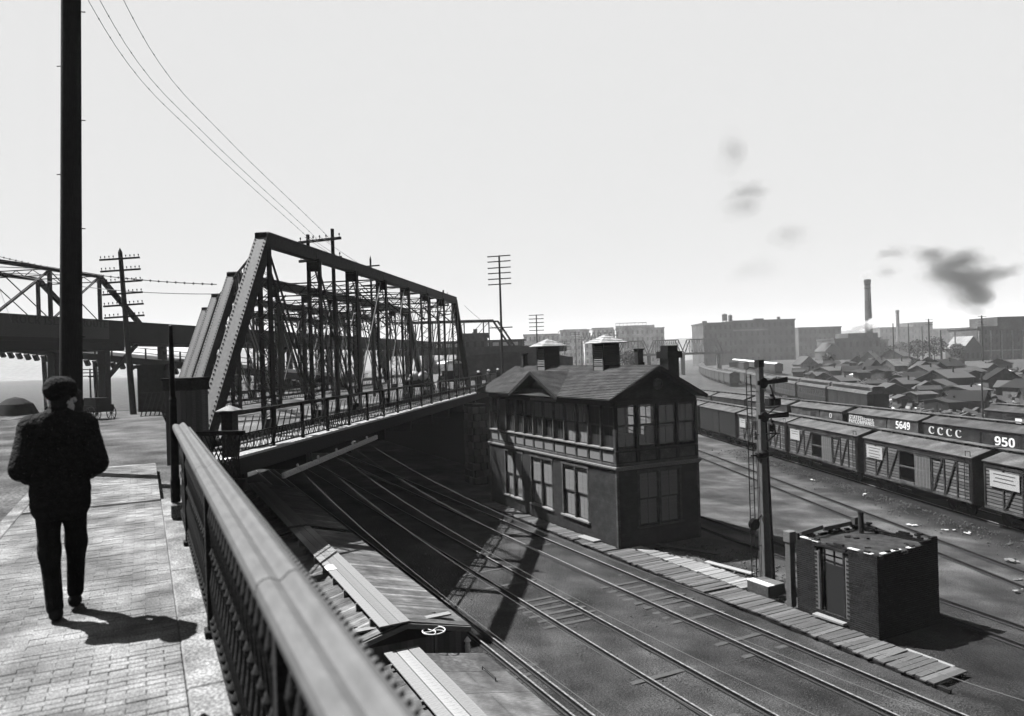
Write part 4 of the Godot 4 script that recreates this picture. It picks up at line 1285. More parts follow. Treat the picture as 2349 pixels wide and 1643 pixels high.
func build_tower() -> void:
	var o := thing("signal_tower", "two storey dark wooden railway signal tower with shingled roof and two louvred cupolas", "building", T(21.4, 0.1, 31.4), TH)
	var ln := 15.3
	var wd := 5.3
	var X := Vector3.RIGHT
	var Zn := Vector3.FORWARD
	add_box(o, "core", Vector3(0.24, -0.3, -0.24), Vector3(wd - 0.02, 4.98, -ln + 0.02), M.dark)
	add_box(o, "ceiling", Vector3(0.06, 7.26, -0.06), Vector3(wd - 0.06, 7.42, -ln + 0.06), M.dark)
	# levers and a desk in the upper room, seen through its windows
	for k in 16:
		var lv := MB.new()
		lv.bar(Vector3(0.9, 4.98, -3.2 - k * 0.42), Vector3(0.85, 6.15, -3.2 - k * 0.42), 0.05, 0.05)
		put("lever", lv, M.sill if k % 3 == 0 else M.rusty, o)
	add_box(o, "desk", Vector3(3.4, 4.98, -1.2), Vector3(4.9, 5.9, -2.2), M.wall)
	# windows of the lower storey on the track side: [from, to] along the wall
	var wins := [[2.65, 5.5], [6.55, 9.35], [10.4, 13.0]]
	clap_wall(o, Zn, -X, Vector3(0, 0, 0), 0.1, 4.05, func(y: float) -> Array:
		if y < 0.78 or y > 3.84: return [[0.1, ln - 0.1]]
		return [[0.1, wins[0][0]], [wins[0][1], wins[1][0]], [wins[1][1], wins[2][0]], [wins[2][1], ln - 0.1]])
	var back := MB.new()
	back.span(Vector3(0.012, -0.2, -0.02), Vector3(0.24, 0.86, -ln))
	back.span(Vector3(0.012, 3.8, -0.02), Vector3(0.24, 4.15, -ln))
	for r in [[0.02, 2.65], [5.5, 6.55], [9.35, 10.4], [13.0, 15.3]]:
		back.span(Vector3(0.012, 0.86, -r[0]), Vector3(0.24, 3.8, -r[1]))
	put("wall_sheathing", back, M.wall, o)
	for w in wins:
		var fr := MB.new()
		var a: float = w[0]
		var b: float = w[1]
		var mid := (a + b) / 2
		for x in [a, mid - 0.07, b - 0.14]:
			fr.span(Vector3(-0.05, 0.9, -x), Vector3(0.2, 3.75, -x - 0.14), 0.006)
		fr.span(Vector3(-0.06, 3.75, -a + 0.06), Vector3(0.2, 3.9, -b - 0.06), 0.006)
		var wo := put("window", fr, M.trim, o)
		var sl := MB.new()
		sl.span(Vector3(-0.14, 0.8, -a + 0.08), Vector3(0.2, 0.9, -b - 0.08), 0.01)
		put("sill", sl, M.sill, wo)
		for i in 2:
			var s0 := a + 0.14 + i * (mid - a - 0.07 + 0.07)
			var wdt := (b - a) / 2 - 0.21
			sash(wo, "upper_sash", Zn, -X, Vector3(0.08, 2.28, -s0), wdt, 1.47, true)
			sash(wo, "lower_sash", Zn, -X, Vector3(0.15, 0.9, -s0), wdt, 1.4, true)
	# gable end, lower storey
	clap_wall(o, X, Vector3.BACK, Vector3(0, 0, 0), 0.1, 4.05, func(y: float) -> Array:
		if y < 0.9 or y > 3.84: return [[0.1, wd - 0.1]]
		return [[0.1, 1.25], [4.1, wd - 0.1]])
	var gb := MB.new()
	gb.span(Vector3(0.02, -0.2, -0.24), Vector3(wd, 1.0, -0.012))
	gb.span(Vector3(0.02, 3.8, -0.24), Vector3(wd, 4.15, -0.012))
	gb.span(Vector3(0.02, 1.0, -0.24), Vector3(1.25, 3.8, -0.012))
	gb.span(Vector3(4.1, 1.0, -0.24), Vector3(wd, 3.8, -0.012))
	put("wall_sheathing", gb, M.wall, o)
	var gf := MB.new()
	for x in [1.25, 2.605, 3.96]:
		gf.span(Vector3(x, 1.0, -0.2), Vector3(x + 0.14, 3.75, 0.05), 0.006)
	gf.span(Vector3(1.2, 3.75, -0.2), Vector3(4.15, 3.9, 0.06), 0.006)
	var gw := put("window", gf, M.trim, o)
	var gs := MB.new()
	gs.span(Vector3(1.17, 0.9, -0.2), Vector3(4.18, 1.0, 0.14), 0.01)
	put("sill", gs, M.trim, gw)
	for i in 2:
		sash(gw, "upper_sash", X, Vector3.BACK, Vector3(1.39 + i * 1.355, 2.35, -0.08), 1.215, 1.4, true)
		sash(gw, "lower_sash", X, Vector3.BACK, Vector3(1.39 + i * 1.355, 1.0, -0.15), 1.215, 1.37, true)
	var notice := MB.new()
	notice.span(Vector3(4.25, 3.1, 0.03), Vector3(5.05, 3.55, 0.05))
	put("notice_board", notice, M.dark, o)
	# belt, panels and sills
	var belt := MB.new()
	belt.span(Vector3(-0.14, 4.05, 0.14), Vector3(wd + 0.14, 4.16, -ln - 0.14), 0.01)
	belt.span(Vector3(-0.09, 3.96, 0.09), Vector3(wd + 0.09, 4.047, -ln - 0.09), 0.01)
	put("belt_course", belt, M.sill, o)
	var bays := []
	for k in 13:
		bays.append(0.12 + k * 1.255)
	var low := MB.new()
	low.span(Vector3(0.03, 4.16, -0.03), Vector3(wd - 0.02, 5.0, -ln + 0.02))
	put("panel_wall", low, M.wall, o)
	var rails := MB.new()
	rails.span(Vector3(-0.03, 4.163, 0.03), Vector3(wd, 4.3, -ln), 0.006)
	put("lower_rail", rails, M.trim, o)
	var top_rail := MB.new()
	top_rail.span(Vector3(-0.03, 4.93, 0.03), Vector3(wd, 5.0, -ln), 0.006)
	put("upper_rail", top_rail, M.trim, o)
	for k in 13:
		var p := MB.new()
		p.span(Vector3(-0.028, 4.303, -bays[k] + 0.06), Vector3(0.2, 4.927, -bays[k] - 0.06), 0.006)
		p.span(Vector3(-0.028, 5.09, -bays[k] + 0.06), Vector3(0.2, 7.25, -bays[k] - 0.06), 0.006)
		put("stile", p, M.trim, o)
	var kinds := ["gg", "gg", "gb", "gb", "bg", "bg", "bg", "gg", "gg", "gg", "ww", "gg"]
	for k in 12:
		block("panel", Vector3(0.03, 0.5, 0.98), M.board, o, Vector3(0.02, 4.615, -bays[k] - 0.6275), 0.01)
		var s0: float = bays[k] + 0.06
		if kinds[k] != "ww":
			var sl := MB.new()
			sl.span(Vector3(-0.1, 5.003, -s0 + 0.03), Vector3(0.2, 5.088, -s0 - 1.165), 0.008)
			put("sill", sl, M.sill, o)
			sash(o, "window", Zn, -X, Vector3(0.11, 6.2, -s0), 1.13, 1.02, kinds[k][0] == "b", k == 3 or k == 2)
			sash(o, "window", Zn, -X, Vector3(0.17, 5.09, -s0), 1.13, 1.12, kinds[k][1] == "b", false)
		else:
			block("door", Vector3(0.05, 2.1, 1.1), M.wall, o, Vector3(0.12, 6.1, -s0 - 0.56))
	# gable end, upper storey
	var gx := [0.06, 1.36, 2.66, 3.96, wd - 0.06]
	for k in 5:
		var p := MB.new()
		p.span(Vector3(gx[k] - 0.08, 4.303, -0.2), Vector3(gx[k] + 0.08, 4.927, 0.028), 0.006)
		p.span(Vector3(gx[k] - 0.08, 5.003, -0.2), Vector3(gx[k] + 0.08, 7.3, 0.028), 0.006)
		put("stile", p, M.wall, o)
	for k in 4:
		var w: float = gx[k + 1] - gx[k] - 0.16
		block("panel", Vector3(w - 0.12, 0.5, 0.03), M.trim, o, Vector3((gx[k] + gx[k + 1]) / 2, 4.615, -0.02), 0.01)
		sash(o, "window", X, Vector3.BACK, Vector3(gx[k] + 0.08, 6.2, -0.11), w, 1.02, false)
		sash(o, "window", X, Vector3.BACK, Vector3(gx[k] + 0.08, 5.09, -0.17), w, 1.12, false)
	var head := MB.new()
	head.span(Vector3(-0.03, 7.25, 0.03), Vector3(wd, 7.5, -ln), 0.006)
	put("frieze", head, M.wall, o)
	# gable boards and medallion
	for end in 2:
		var g := MB.new()
		var z := -0.08 if end == 0 else -ln + 0.08
		g.slab(PackedVector2Array([Vector2(-0.1, 7.45), Vector2(wd + 0.1, 7.45), Vector2(2.62, 9.05)]), Vector3(0, 0, z - (0.06 if end == 0 else 0.0)), Vector3.RIGHT, Vector3.UP, 0.1)
		put("gable_wall", g, M.wall, o)
	for k in 11:
		var y := 7.53 + k * 0.13
		var half := (9.0 - y) * 1.62
		var gbm := MB.new()
		gbm.box(Vector3(2.62, y + 0.06, 0.05), Vector3(half * 2, 0.135, 0.02), Basis(Vector3.RIGHT, -0.09))
		put("clapboard", gbm, M["clap%d" % (k % 4)], o)
	var md := MB.new()
	var mr := Basis(Vector3.RIGHT, PI / 2)
	md.lathe(Vector3(2.7, 8.3, 0.06), [Vector2(0.3, 0), Vector2(0.3, 0.06), Vector2(0.23, 0.07), Vector2(0.21, 0.02), Vector2(0.0, 0.02)], 24, mr)
	put("round_medallion", md, M.trim, o)
	# roof
	var rx := 2.44
	var ry := 9.26
	var ey := 7.63
	var ex := 3.08
	var z0 := 0.6
	var z1 := -15.9
	var slope := (ry - ey) / ex
	for sg in [-1.0, 1.0]:
		var r := MB.new()
		var e := Vector3(rx + sg * ex, ey - 0.07, 0)
		var n := Vector3(sg * slope, 1, 0).normalized()
		r.bar(Vector3((rx + e.x) / 2, (ry - 0.07 + e.y) / 2, z0), Vector3((rx + e.x) / 2, (ry - 0.07 + e.y) / 2, z1), Vector2(ex, ry - ey).length(), 0.09, n)
		put("roof_deck", r, M.wall, o)
	var dc := -7.66          # centre of the cross gable
	var dr := 9.07
	var dslope := (dr - ey) / 3.05
	var sh := MB.new()
	var far := MB.new()
	var rows := 22
	for j in rows:
		var f := (j + 0.5) / rows
		for side in 2:
			var sg := -1.0 if side == 0 else 1.0
			var x := rx + sg * ex * (1.0 - f)
			var y := lerpf(ey, ry, f)
			var tilt := Basis(Vector3.BACK, (-1.0 if side == 1 else 1.0) * (atan(slope) - 0.19))
			if side == 1:
				far.box(Vector3(x, y + 0.01, (z0 + z1) / 2), Vector3(0.2, 0.025, z0 - z1), tilt)
				continue
			var z := z0 - 0.08
			while z > z1 + 0.1:
				var wdt := rng.randf_range(0.12, 0.2)
				var tn := rng.randf_range(0.85, 1.12)
				sh.tint = Color(tn, tn, tn)
				if y > dr - dslope * absf(z - dc) - 0.06:
					sh.box(Vector3(x, y + 0.012 + rng.randf_range(-0.004, 0.005), z - wdt / 2), Vector3(0.19, 0.042, wdt - 0.012), tilt)
				z -= wdt
	put("shingles", sh, M.shingle, o).set_meta("kind", "stuff")
	put("shingles", far, M.shingle, o).set_meta("kind", "stuff")
	# cross gable over the bay of tall windows
	var fx := -0.72
	for sg in [-1.0, 1.0]:
		var d := MB.new()
		var a := Vector3(fx, ey - 0.05, dc + sg * 3.05)
		var b := Vector3(fx, dr - 0.05, dc)
		var c := Vector3(2.1, dr - 0.05, dc)
		var up := Vector3(0, 1, sg * dslope).normalized()
		for s in [0.0, -0.07]:
			d.poly([a + Vector3(0, s, 0), b + Vector3(0, s, 0), c + Vector3(0, s, 0)], up * (1.0 if s == 0.0 else -1.0))
		d.poly([a, b, b + Vector3(0, -0.07, 0), a + Vector3(0, -0.07, 0)], Vector3.LEFT)
		put("cross_gable_deck", d, M.wall, o)
		var ds := MB.new()
		var tilt := Basis(Vector3.RIGHT, sg * (atan(dslope) - 0.19))
		for j in 21:
			var f := (j + 0.5) / 21.0
			var z: float = dc + sg * 3.05 * (1.0 - f)
			var y := lerpf(ey, dr, f)
			var x := fx
			while x < 2.2:
				var wdt := rng.randf_range(0.12, 0.2)
				var tn := rng.randf_range(0.85, 1.12)
				ds.tint = Color(tn, tn, tn)
				if y > ey + slope * (x + 0.64) - 0.05:
					ds.box(Vector3(x + wdt / 2, y - 0.02, z), Vector3(wdt - 0.012, 0.042, 0.19), tilt)
				x += wdt
		put("shingles", ds, M.shingle, o).set_meta("kind", "stuff")
		var bb := MB.new()
		bb.bar(a + Vector3(-0.03, -0.06, 0), b + Vector3(-0.03, -0.06, 0), 0.05, 0.2)
		put("bargeboard", bb, M.wall, o)
	for sg in [-1.0, 1.0]:
		for zz in [z0 + 0.02, z1 - 0.02]:
			var bb := MB.new()
			bb.bar(Vector3(rx + sg * (ex + 0.02), ey - 0.09, zz), Vector3(rx, ry - 0.09, zz), 0.05, 0.2)
			put("bargeboard", bb, M.wall, o)
	var tri := MB.new()
	tri.slab(PackedVector2Array([Vector2(2.6, 0), Vector2(-2.6, 0), Vector2(0, 1.28)]), Vector3(0.0, 7.5, dc), Vector3(0, 0, 1), Vector3.UP, -0.12)
	put("cross_gable_wall", tri, M.wall, o)
	var ped := MB.new()
	ped.slab(PackedVector2Array([Vector2(1.0, 0), Vector2(-1.0, 0), Vector2(0, 0.5)]), Vector3(-0.1, 7.42, dc + 0.25), Vector3(0, 0, 1), Vector3.UP, -0.1)
	put("pediment", ped, M.sill, o)
	var pl := MB.new()
	pl.span(Vector3(-0.16, 7.27, dc + 1.75), Vector3(0.1, 7.4, dc - 1.25), 0.01)
	put("window_hood", pl, M.sill, o)
	var ridge := MB.new()
	ridge.span(Vector3(rx - 0.07, ry + 0.0, z0), Vector3(rx + 0.07, ry + 0.05, z1))
	put("ridge_board", ridge, M.shingle, o)
	cupola(o, Vector3(rx, 8.55, -4.3), 1.12, 2.0)
	cupola(o, Vector3(rx, 8.55, -11.1), 1.12, 2.0)
	# stacks
	var ch := put("brick_chimney", brick_shaft(0.72, 0.72, 2.1), M.oldbrick2, o, Vector3(4.05, 7.9, -0.62))
	put("corbel", brick_shaft(0.98, 0.98, 0.36), M.oldbrick1, ch, Vector3(0, 1.72, 0))
	put("flue", brick_shaft(0.66, 0.66, 0.3), M.oldbrick0, ch, Vector3(0, 2.1, 0))
	var v1 := MB.new()
	v1.span(Vector3(-0.17, 0, -0.17), Vector3(0.17, 1.05, 0.17), 0.01)
	v1.lathe(Vector3(0, 1.03, 0), [Vector2(0.24, 0), Vector2(0.33, 0.07), Vector2(0.33, 0.1), Vector2(0, 0.11)], 4, Basis(Vector3.UP, PI / 4))
	v1.span(Vector3(-0.22, -0.1, -0.22), Vector3(0.22, 0.4, 0.22), 0.01)
	put("vent_stack", v1, M.wall, o, Vector3(rx + 0.25, 9.05, -1.5))
	put("vent_stack", v1, M.wall, o, Vector3(rx, 9.05, -14.5))
	# other walls
	var ow := MB.new()
	ow.span(Vector3(wd - 0.02, -0.3, -0.02), Vector3(wd + 0.02, 5.05, -ln))
	ow.span(Vector3(wd - 0.1, 7.2, -0.02), Vector3(wd + 0.02, 7.45, -ln))
	for k in 13:
		ow.span(Vector3(wd - 0.1, 5.05, -0.04 - k * 1.265), Vector3(wd + 0.02, 7.2, -0.16 - k * 1.265))
	ow.span(Vector3(wd - 0.06, 6.1, -0.02), Vector3(wd + 0.01, 6.18, -ln))
	for k in [0, 1, 2, 5, 6, 7, 9, 10, 11]:
		ow.span(Vector3(wd - 0.05, 5.05, -0.16 - k * 1.265), Vector3(wd - 0.03, 7.2, -0.04 - (k + 1) * 1.265))
	ow.span(Vector3(0.02, -0.3, -ln - 0.02), Vector3(wd - 0.02, 7.45, -ln + 0.02))
	put("rear_wall", ow, M.wall, o)
	var cbm := MB.new()
	cbm.span(Vector3(-0.035, 0, 0.035), Vector3(0.12, 3.955, -0.1), 0.006)
	cbm.span(Vector3(wd - 0.12, 0, 0.035), Vector3(wd + 0.035, 3.955, -0.1), 0.006)
	cbm.span(Vector3(-0.035, 0, -ln + 0.1), Vector3(0.1, 3.955, -ln - 0.03), 0.006)
	put("corner_board", cbm, M.trim, o)

# ---------------------------------------------------------------- the ruined brick hut
func build_shed() -> void:
	var o := thing("brick_hut", "small dark sooty brick hut with broken parapet, doorway and stovepipe", "hut", T(21.9, 0.1, 16.9), TH)
	var W_ := 3.2
	var D := 3.45
	var H := 2.85
	var hole := func(a: float, b: float, y: float) -> bool: return y > 0.3 and y < 2.75 and b > 1.32 and a < 2.42
	for side in 4:
		var mb := MB.new()
		var ln := D if side % 2 == 0 else W_
		var j := 0
		var y := 0.0
		var top := H
		while y < H + 0.25:
			var x := 0.0 if j % 2 == 0 else -0.105
			while x < ln - 0.02:
				var a := maxf(x, 0.0)
				var b := minf(x + 0.198, ln)
				top = H - 0.03 + 0.3 * bumpy.get_noise_2d(a * 34.0, side * 40.0) + (0.22 if side == 3 and a > 2.3 else 0.0) + (0.1 if side == 2 else 0.0)
				var skip := y > top or b - a < 0.03
				if side == 0 and hole.call(a, b, y): skip = true
				if side == 2 and false: skip = true
				if side == 1 and y > 1.1 and y < 2.2 and a > 1.2 and b < 2.7: skip = true
				if not skip:
					var c := Vector3.ZERO
					var sz := Vector3.ZERO
					var dep := 0.1
					var push := rng.randf_range(-0.006, 0.008)
					match side:
						0:
							c = Vector3(dep / 2 + push, y + 0.033, -(a + b) / 2)
							sz = Vector3(dep, 0.062, b - a)
						1:
							c = Vector3((a + b) / 2, y + 0.033, -D + dep / 2 + push)
							sz = Vector3(b - a, 0.062, dep)
						2:
							c = Vector3(W_ - dep / 2 + push, y + 0.033, -(a + b) / 2)
							sz = Vector3(dep, 0.062, b - a)
						3:
							c = Vector3((a + b) / 2, y + 0.033, -dep / 2 + push)
							sz = Vector3(b - a, 0.062, dep)
					mb.box(c, sz)
				x += 0.21
			y += 0.074
			j += 1
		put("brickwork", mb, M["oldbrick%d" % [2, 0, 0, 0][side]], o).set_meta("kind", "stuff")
	var inner := MB.new()
	inner.span(Vector3(0.02, 0, -0.03), Vector3(0.2, H - 0.35, -1.3))
	inner.span(Vector3(0.02, 0, -2.44), Vector3(0.2, H - 0.35, -D + 0.03))
	inner.span(Vector3(0.03, 0, -0.2), Vector3(W_ - 0.03, H - 0.35, -0.02))
	inner.span(Vector3(W_ - 0.2, 0, -0.02), Vector3(W_ - 0.02, H - 0.35, -D + 0.02))
	inner.span(Vector3(0.03, 0, -D + 0.02), Vector3(1.2, H - 0.35, -D + 0.2))
	inner.span(Vector3(2.7, 0, -D + 0.02), Vector3(W_ - 0.03, H - 0.35, -D + 0.2))
	inner.span(Vector3(1.2, 0, -D + 0.02), Vector3(2.7, 1.1, -D + 0.2))
	inner.span(Vector3(1.2, 2.2, -D + 0.02), Vector3(2.7, H - 0.35, -D + 0.2))
	put("backing_wall", inner, M.mortar, o)
	var roof := MB.new()
	roof.bar(Vector3(W_ / 2, H - 0.12, -0.08), Vector3(W_ / 2, H - 0.2, -D + 0.08), W_ - 0.16, 0.12)
	put("flat_roof", roof, M.tar, o)
	for k in 9:
		var p := Vector3(rng.randf_range(0.3, W_ - 0.3), H - 0.08, rng.randf_range(-D + 0.3, -0.3))
		block("loose_brick", Vector3(0.2, 0.06, 0.1), M["oldbrick%d" % (k % 4)], o, p, 0.006, rng.randf() * 3.0)
	for k in 7:
		block("coping_slab", Vector3(0.16, 0.035, 0.3 + 0.12 * (k % 3)), M.faded_paint, o, [Vector3(0.06, H + 0.02, -0.35), Vector3(0.06, H + 0.03, -0.95), Vector3(0.07, H + 0.0, -3.0), Vector3(0.06, H - 0.02, -2.55), Vector3(0.5, H + 0.03, -0.06), Vector3(1.0, H + 0.05, -0.06), Vector3(1.8, H + 0.04, -0.06)][k], 0.005, 0.0 if k < 4 else PI / 2)
	for k in 2:
		var pk := MB.new()
		pk.bar([Vector3(0.1, H + 0.1, -3.3), Vector3(1.3, H + 0.12, -3.3)][k], [Vector3(1.2, H + 0.22, -3.25), Vector3(3.0, H + 0.15, -3.32)][k], 0.1, 0.16, Vector3.UP, 0.01)
		put("loose_timber", pk, M.slat0, o)
	block("loose_block", Vector3(0.25, 0.3, 0.2), M.slat0, o, Vector3(2.95, H + 0.25, -3.2), 0.01)
	var pipe := MB.new()
	pipe.tube(Vector3.ZERO, Vector3(0, 0.85, 0), 0.1, 0.1, 12)
	pipe.tube(Vector3(0, 0.78, 0), Vector3(0, 0.85, 0), 0.115, 0.115, 12)
	put("stovepipe", pipe, M.rusty, o, Vector3(2.72, H - 0.15, -2.75))
	# doorway
	var df := MB.new()
	for z in [-1.34, -2.36]:
		df.span(Vector3(0.02, 0.2, z), Vector3(0.14, 2.7, z - 0.06))
	df.span(Vector3(-0.03, 2.7, -1.25), Vector3(0.14, 2.78, -2.5))
	put("door_frame", df, M.wall, o)
	var dl := put("door", boxmesh(Vector3(0.04, 1.75, 0.9)), M.leather, o, Vector3(0.16, 1.2, -1.86))
	var sb := MB.new()
	for z in [-0.42, 0.0, 0.42]:
		sb.box(Vector3(0, 1.2, z), Vector3(0.04, 0.66, 0.05))
	for y in [0.87, 1.2, 1.53]:
		sb.box(Vector3(0.002, y, 0), Vector3(0.03, 0.05, 0.9))
	put("glazing_bar", sb, M.wall, dl)
	block("threshold", Vector3(0.3, 0.08, 1.3), M.pale_plank1, o, Vector3(-0.1, 0.2, -1.9), 0.01, 0.05)
	# leaning post at its corner
	var ps := thing("wooden_post", "squat dark square wooden post with wider head at the corner of the brick hut", "post", T(22.1, 0.1, 20.85), TH)
	block("shaft", Vector3(0.26, 2.6, 0.26), M.slat1, ps, Vector3(0, 1.3, 0), 0.015)
	block("head", Vector3(0.34, 0.42, 0.34), M.slat2, ps, Vector3(0, 2.7, 0), 0.015)
	var strut := MB.new()
	strut.bar(Vector3(0.1, 0.0, 0.55), Vector3(0.1, 0.62, 0.1), 0.12, 0.2, Vector3.UP, 0.01)
	tag(put("leaning_block", strut, M.pale_plank0, null, T(22.1, 0.15, 20.7), TH), "short timber offcut leaning against the foot of the square wooden post", "timber")

# ---------------------------------------------------------------- tracks and boardwalk
func rail_mesh(len: float) -> ArrayMesh:
	var key := "rail%.1f" % len
	if not cache.has(key):
		var mb := MB.new()
		mb.slab(PackedVector2Array([Vector2(-0.068, 0), Vector2(0.068, 0), Vector2(0.068, 0.012), Vector2(0.012, 0.03), Vector2(0.012, 0.105), Vector2(0.034, 0.115), Vector2(0.034, 0.138), Vector2(-0.034, 0.138), Vector2(-0.034, 0.115), Vector2(-0.012, 0.105), Vector2(-0.012, 0.03), Vector2(-0.068, 0.012)]), Vector3.ZERO, Vector3.RIGHT, Vector3.UP, -len)
		cache[key] = mb.mesh()
		var hb := MB.new()
		hb.span(Vector3(-0.033, 0.1385, 0), Vector3(0.033, 0.148, -len), 0.004)
		cache[key + "h"] = hb.mesh()
	return cache[key]

func track(label: String, at: Vector3, turn: float, len: float, group := "yard tracks", s0 := 0.0, s1 := 0.0, guard := 0.0, dull := false) -> void:
	var o := thing("railway_track", label, "railway track", at, turn, group)
	var offs := [-0.76, 0.76]
	if guard != 0.0: offs.append(guard)
	for x in offs:
		var r := put("rail", rail_mesh(len), M.rusty, o, Vector3(x, 0.03, 0))
		put("railhead", cache["rail%.1fh" % len], M.rusty if dull else M.railhead, r)
		var z: float = 6.0 + x
		while z < len - 1.0 and z < 60.0:
			block("joint_bar", Vector3(0.05, 0.06, 0.6), M.rusty, r, Vector3(0, 0.07, -z))
			z += 9.1
	var z := s0
	while z < s1:
		var bare := absf(z - 29.5) < 1.9 and guard == 0.0
		if not bare and rng.randf() > 0.16:
			z += 0.6
			continue
		var sl := block("sleeper", Vector3(2.5 + rng.randf_range(-0.06, 0.06), 0.16, 0.22), M.sleeper if rng.randf() < 0.8 else M.plank0, o, Vector3(rng.randf_range(-0.06, 0.06), (-0.07 if not bare else -0.056) + rng.randf_range(-0.012, 0.016), -z), 0.012, rng.randf_range(-0.02, 0.02))
		if int(z * 10) % 3 == 9: sl.visible = true
		z += 0.6

func build_tracks() -> void:
	track("railway track under the two boxcars beside the railing", T(5.45, 0.0, -4.0), TH, 80.0)
	track("railway track with a guard rail just right of the near boxcar", T(10.0, 0.0, -4.0), TH, 80.0, "yard tracks", 14.0, 46.0, 0.28)
	track("railway track crossing the middle of the yard under the bridge", T(14.25, 0.0, -4.0), TH, 80.0, "yard tracks", 16.0, 52.0)
	track("railway track alongside the boardwalk and the signal tower", T(18.5, 0.0, -4.0), TH, 90.0, "yard tracks", 20.0, 62.0)
	track("railway track passing behind the signal tower and the brick hut", W(17.9, 0.0, 22.0), 0.33, 60.0, "yard tracks", 0.0, 0.0, 0.0, true)
	track("single railway track through the pale open ground before the stock cars", W(21.9, 0.0, 20.0), 0.0768, 90.0, "yard tracks", 0.0, 0.0, 0.0, true)
	track("railway track under the line of stock cars", W(28.6, 0.0, 19.0), 0.0768, 95.0)
	track("railway track under the second line of boxcars", W(37.8, 0.0, 38.0), 0.1215, 110.0)
	track("railway track under the dark passenger coaches", W(49.4, 0.0, 92.0), -0.115, 90.0)

func build_boardwalk() -> void:
	var o := struct("boardwalk", boxmesh(Vector3(0.12, 0.1, 33.0)), M.soot, T(20.42, 0.08, 30.0), TH)
	var inv := o.transform.affine_inverse()
	var add := func(L0: float, L1: float, s: float, k: int, lift: float) -> void:
		var ln := L1 - L0
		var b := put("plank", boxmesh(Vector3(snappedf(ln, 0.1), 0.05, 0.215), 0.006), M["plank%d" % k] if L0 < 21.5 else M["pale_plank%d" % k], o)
		b.position = inv * T((L0 + L1) / 2, 0.165 + lift, s)
		b.rotation = Vector3(rng.randf_range(-0.02, 0.02), rng.randf_range(-0.025, 0.025), rng.randf_range(-0.015, 0.015))
	var s := 14.0
	while s < 46.0:
		var L1 := 21.85 if s < 31.0 else 21.3
		if rng.randf() > 0.03:
			add.call(20.33 + rng.randf_range(-0.06, 0.06), L1 + rng.randf_range(-0.06, 0.04), s, rng.randi_range(0, 3), rng.randf_range(-0.012, 0.012))
		s += 0.235
	s = 23.4
	while s < 31.0:
		add.call(21.95 + rng.randf_range(-0.04, 0.04), 23.1 - 0.02 * maxf(0.0, s - 27.0) * 8.0 + rng.randf_range(-0.1, 0.1), s, rng.randi_range(0, 3), rng.randf_range(-0.012, 0.012))
		s += 0.235
	for k in 3:
		var be := MB.new()
		var L: float = [20.45, 21.75, 23.0][k]
		be.span(Vector3(L - 20.42 - 0.06, -0.09, [16.0, 16.0, 7.0][k]), Vector3(L - 20.42 + 0.06, 0.055, [-16.0, -1.0, -0.5][k]))
		put("bearer", be, M.soot, o)
	var hatch := MB.new()
	hatch.box(Vector3.ZERO, Vector3(0.5, 0.07, 1.5), Basis.IDENTITY, 0.01)
	tag(put("loose_plank", hatch, M.pale_plank1, null, T(21.0, 0.25, 33.6), TH + 0.08), "short broad loose board lying on the boardwalk below the tower windows", "board")
	var lp := MB.new()
	lp.box(Vector3.ZERO, Vector3(0.3, 0.06, 2.6), Basis.IDENTITY, 0.01)
	tag(put("loose_plank", lp, M.pale_plank2, null, T(23.7, 0.12, 26.0), TH + 0.15), "long pale board lying in the rubble behind the signal mast", "board")
	var lq := MB.new()
	lq.box(Vector3.ZERO, Vector3(0.14, 0.08, 1.6), Basis.IDENTITY, 0.01)
	tag(put("loose_plank", lq, M.pale_plank1, null, T(22.0, 0.1, 15.2), TH), "pale timber lying on the cinders in front of the brick hut", "board")
	var lr := MB.new()
	lr.box(Vector3.ZERO, Vector3(0.3, 0.08, 3.4), Basis.IDENTITY, 0.01)
	tag(put("loose_plank", lr, M.plank0, null, T(24.2, 0.12, 29.5), TH + 0.4), "dark board lying in the shade beside the tower gable end", "board")

# ---------------------------------------------------------------- wagons
func truck(parent: Node3D, z: float, detail := true) -> void:
	var f := MB.new()
	for sx in [-1.0, 1.0]:
		f.span(Vector3(sx * 0.95 - 0.05, 0.6, z - 0.95), Vector3(sx * 0.95 + 0.05, 0.78, z + 0.95), 0.02)
		f.bar(Vector3(sx * 0.95, 0.7, z - 0.9), Vector3(sx * 0.95, 0.38, z - 0.35), 0.06, 0.05)
		f.bar(Vector3(sx * 0.95, 0.7, z + 0.9), Vector3(sx * 0.95, 0.38, z + 0.35), 0.06, 0.05)
		f.span(Vector3(sx * 0.95 - 0.05, 0.36, z - 0.36), Vector3(sx * 0.95 + 0.05, 0.42, z + 0.36))
	f.span(Vector3(-0.95, 0.62, z - 0.18), Vector3(0.95, 0.86, z + 0.18))
	var t := put("truck_frame", f, M.soot, parent)
	if not detail: return
	for sz in [-0.8, 0.8]:
		for sx in [-0.76, 0.76]:
			var w := MB.new()
			var b := Basis(Vector3.BACK, -PI / 2 * signf(sx))
			w.lathe(Vector3(sx - 0.07 * signf(sx), 0.6, z + sz), [Vector2(0.0, 0.02), Vector2(0.1, 0.02), Vector2(0.3, 0.05), Vector2(0.42, 0.03), Vector2(0.42, 0.13), Vector2(0.36, 0.13), Vector2(0.3, 0.09), Vector2(0.1, 0.12), Vector2(0.0, 0.14)], 16, b)
			put("wheel", w, M.rusty, t)

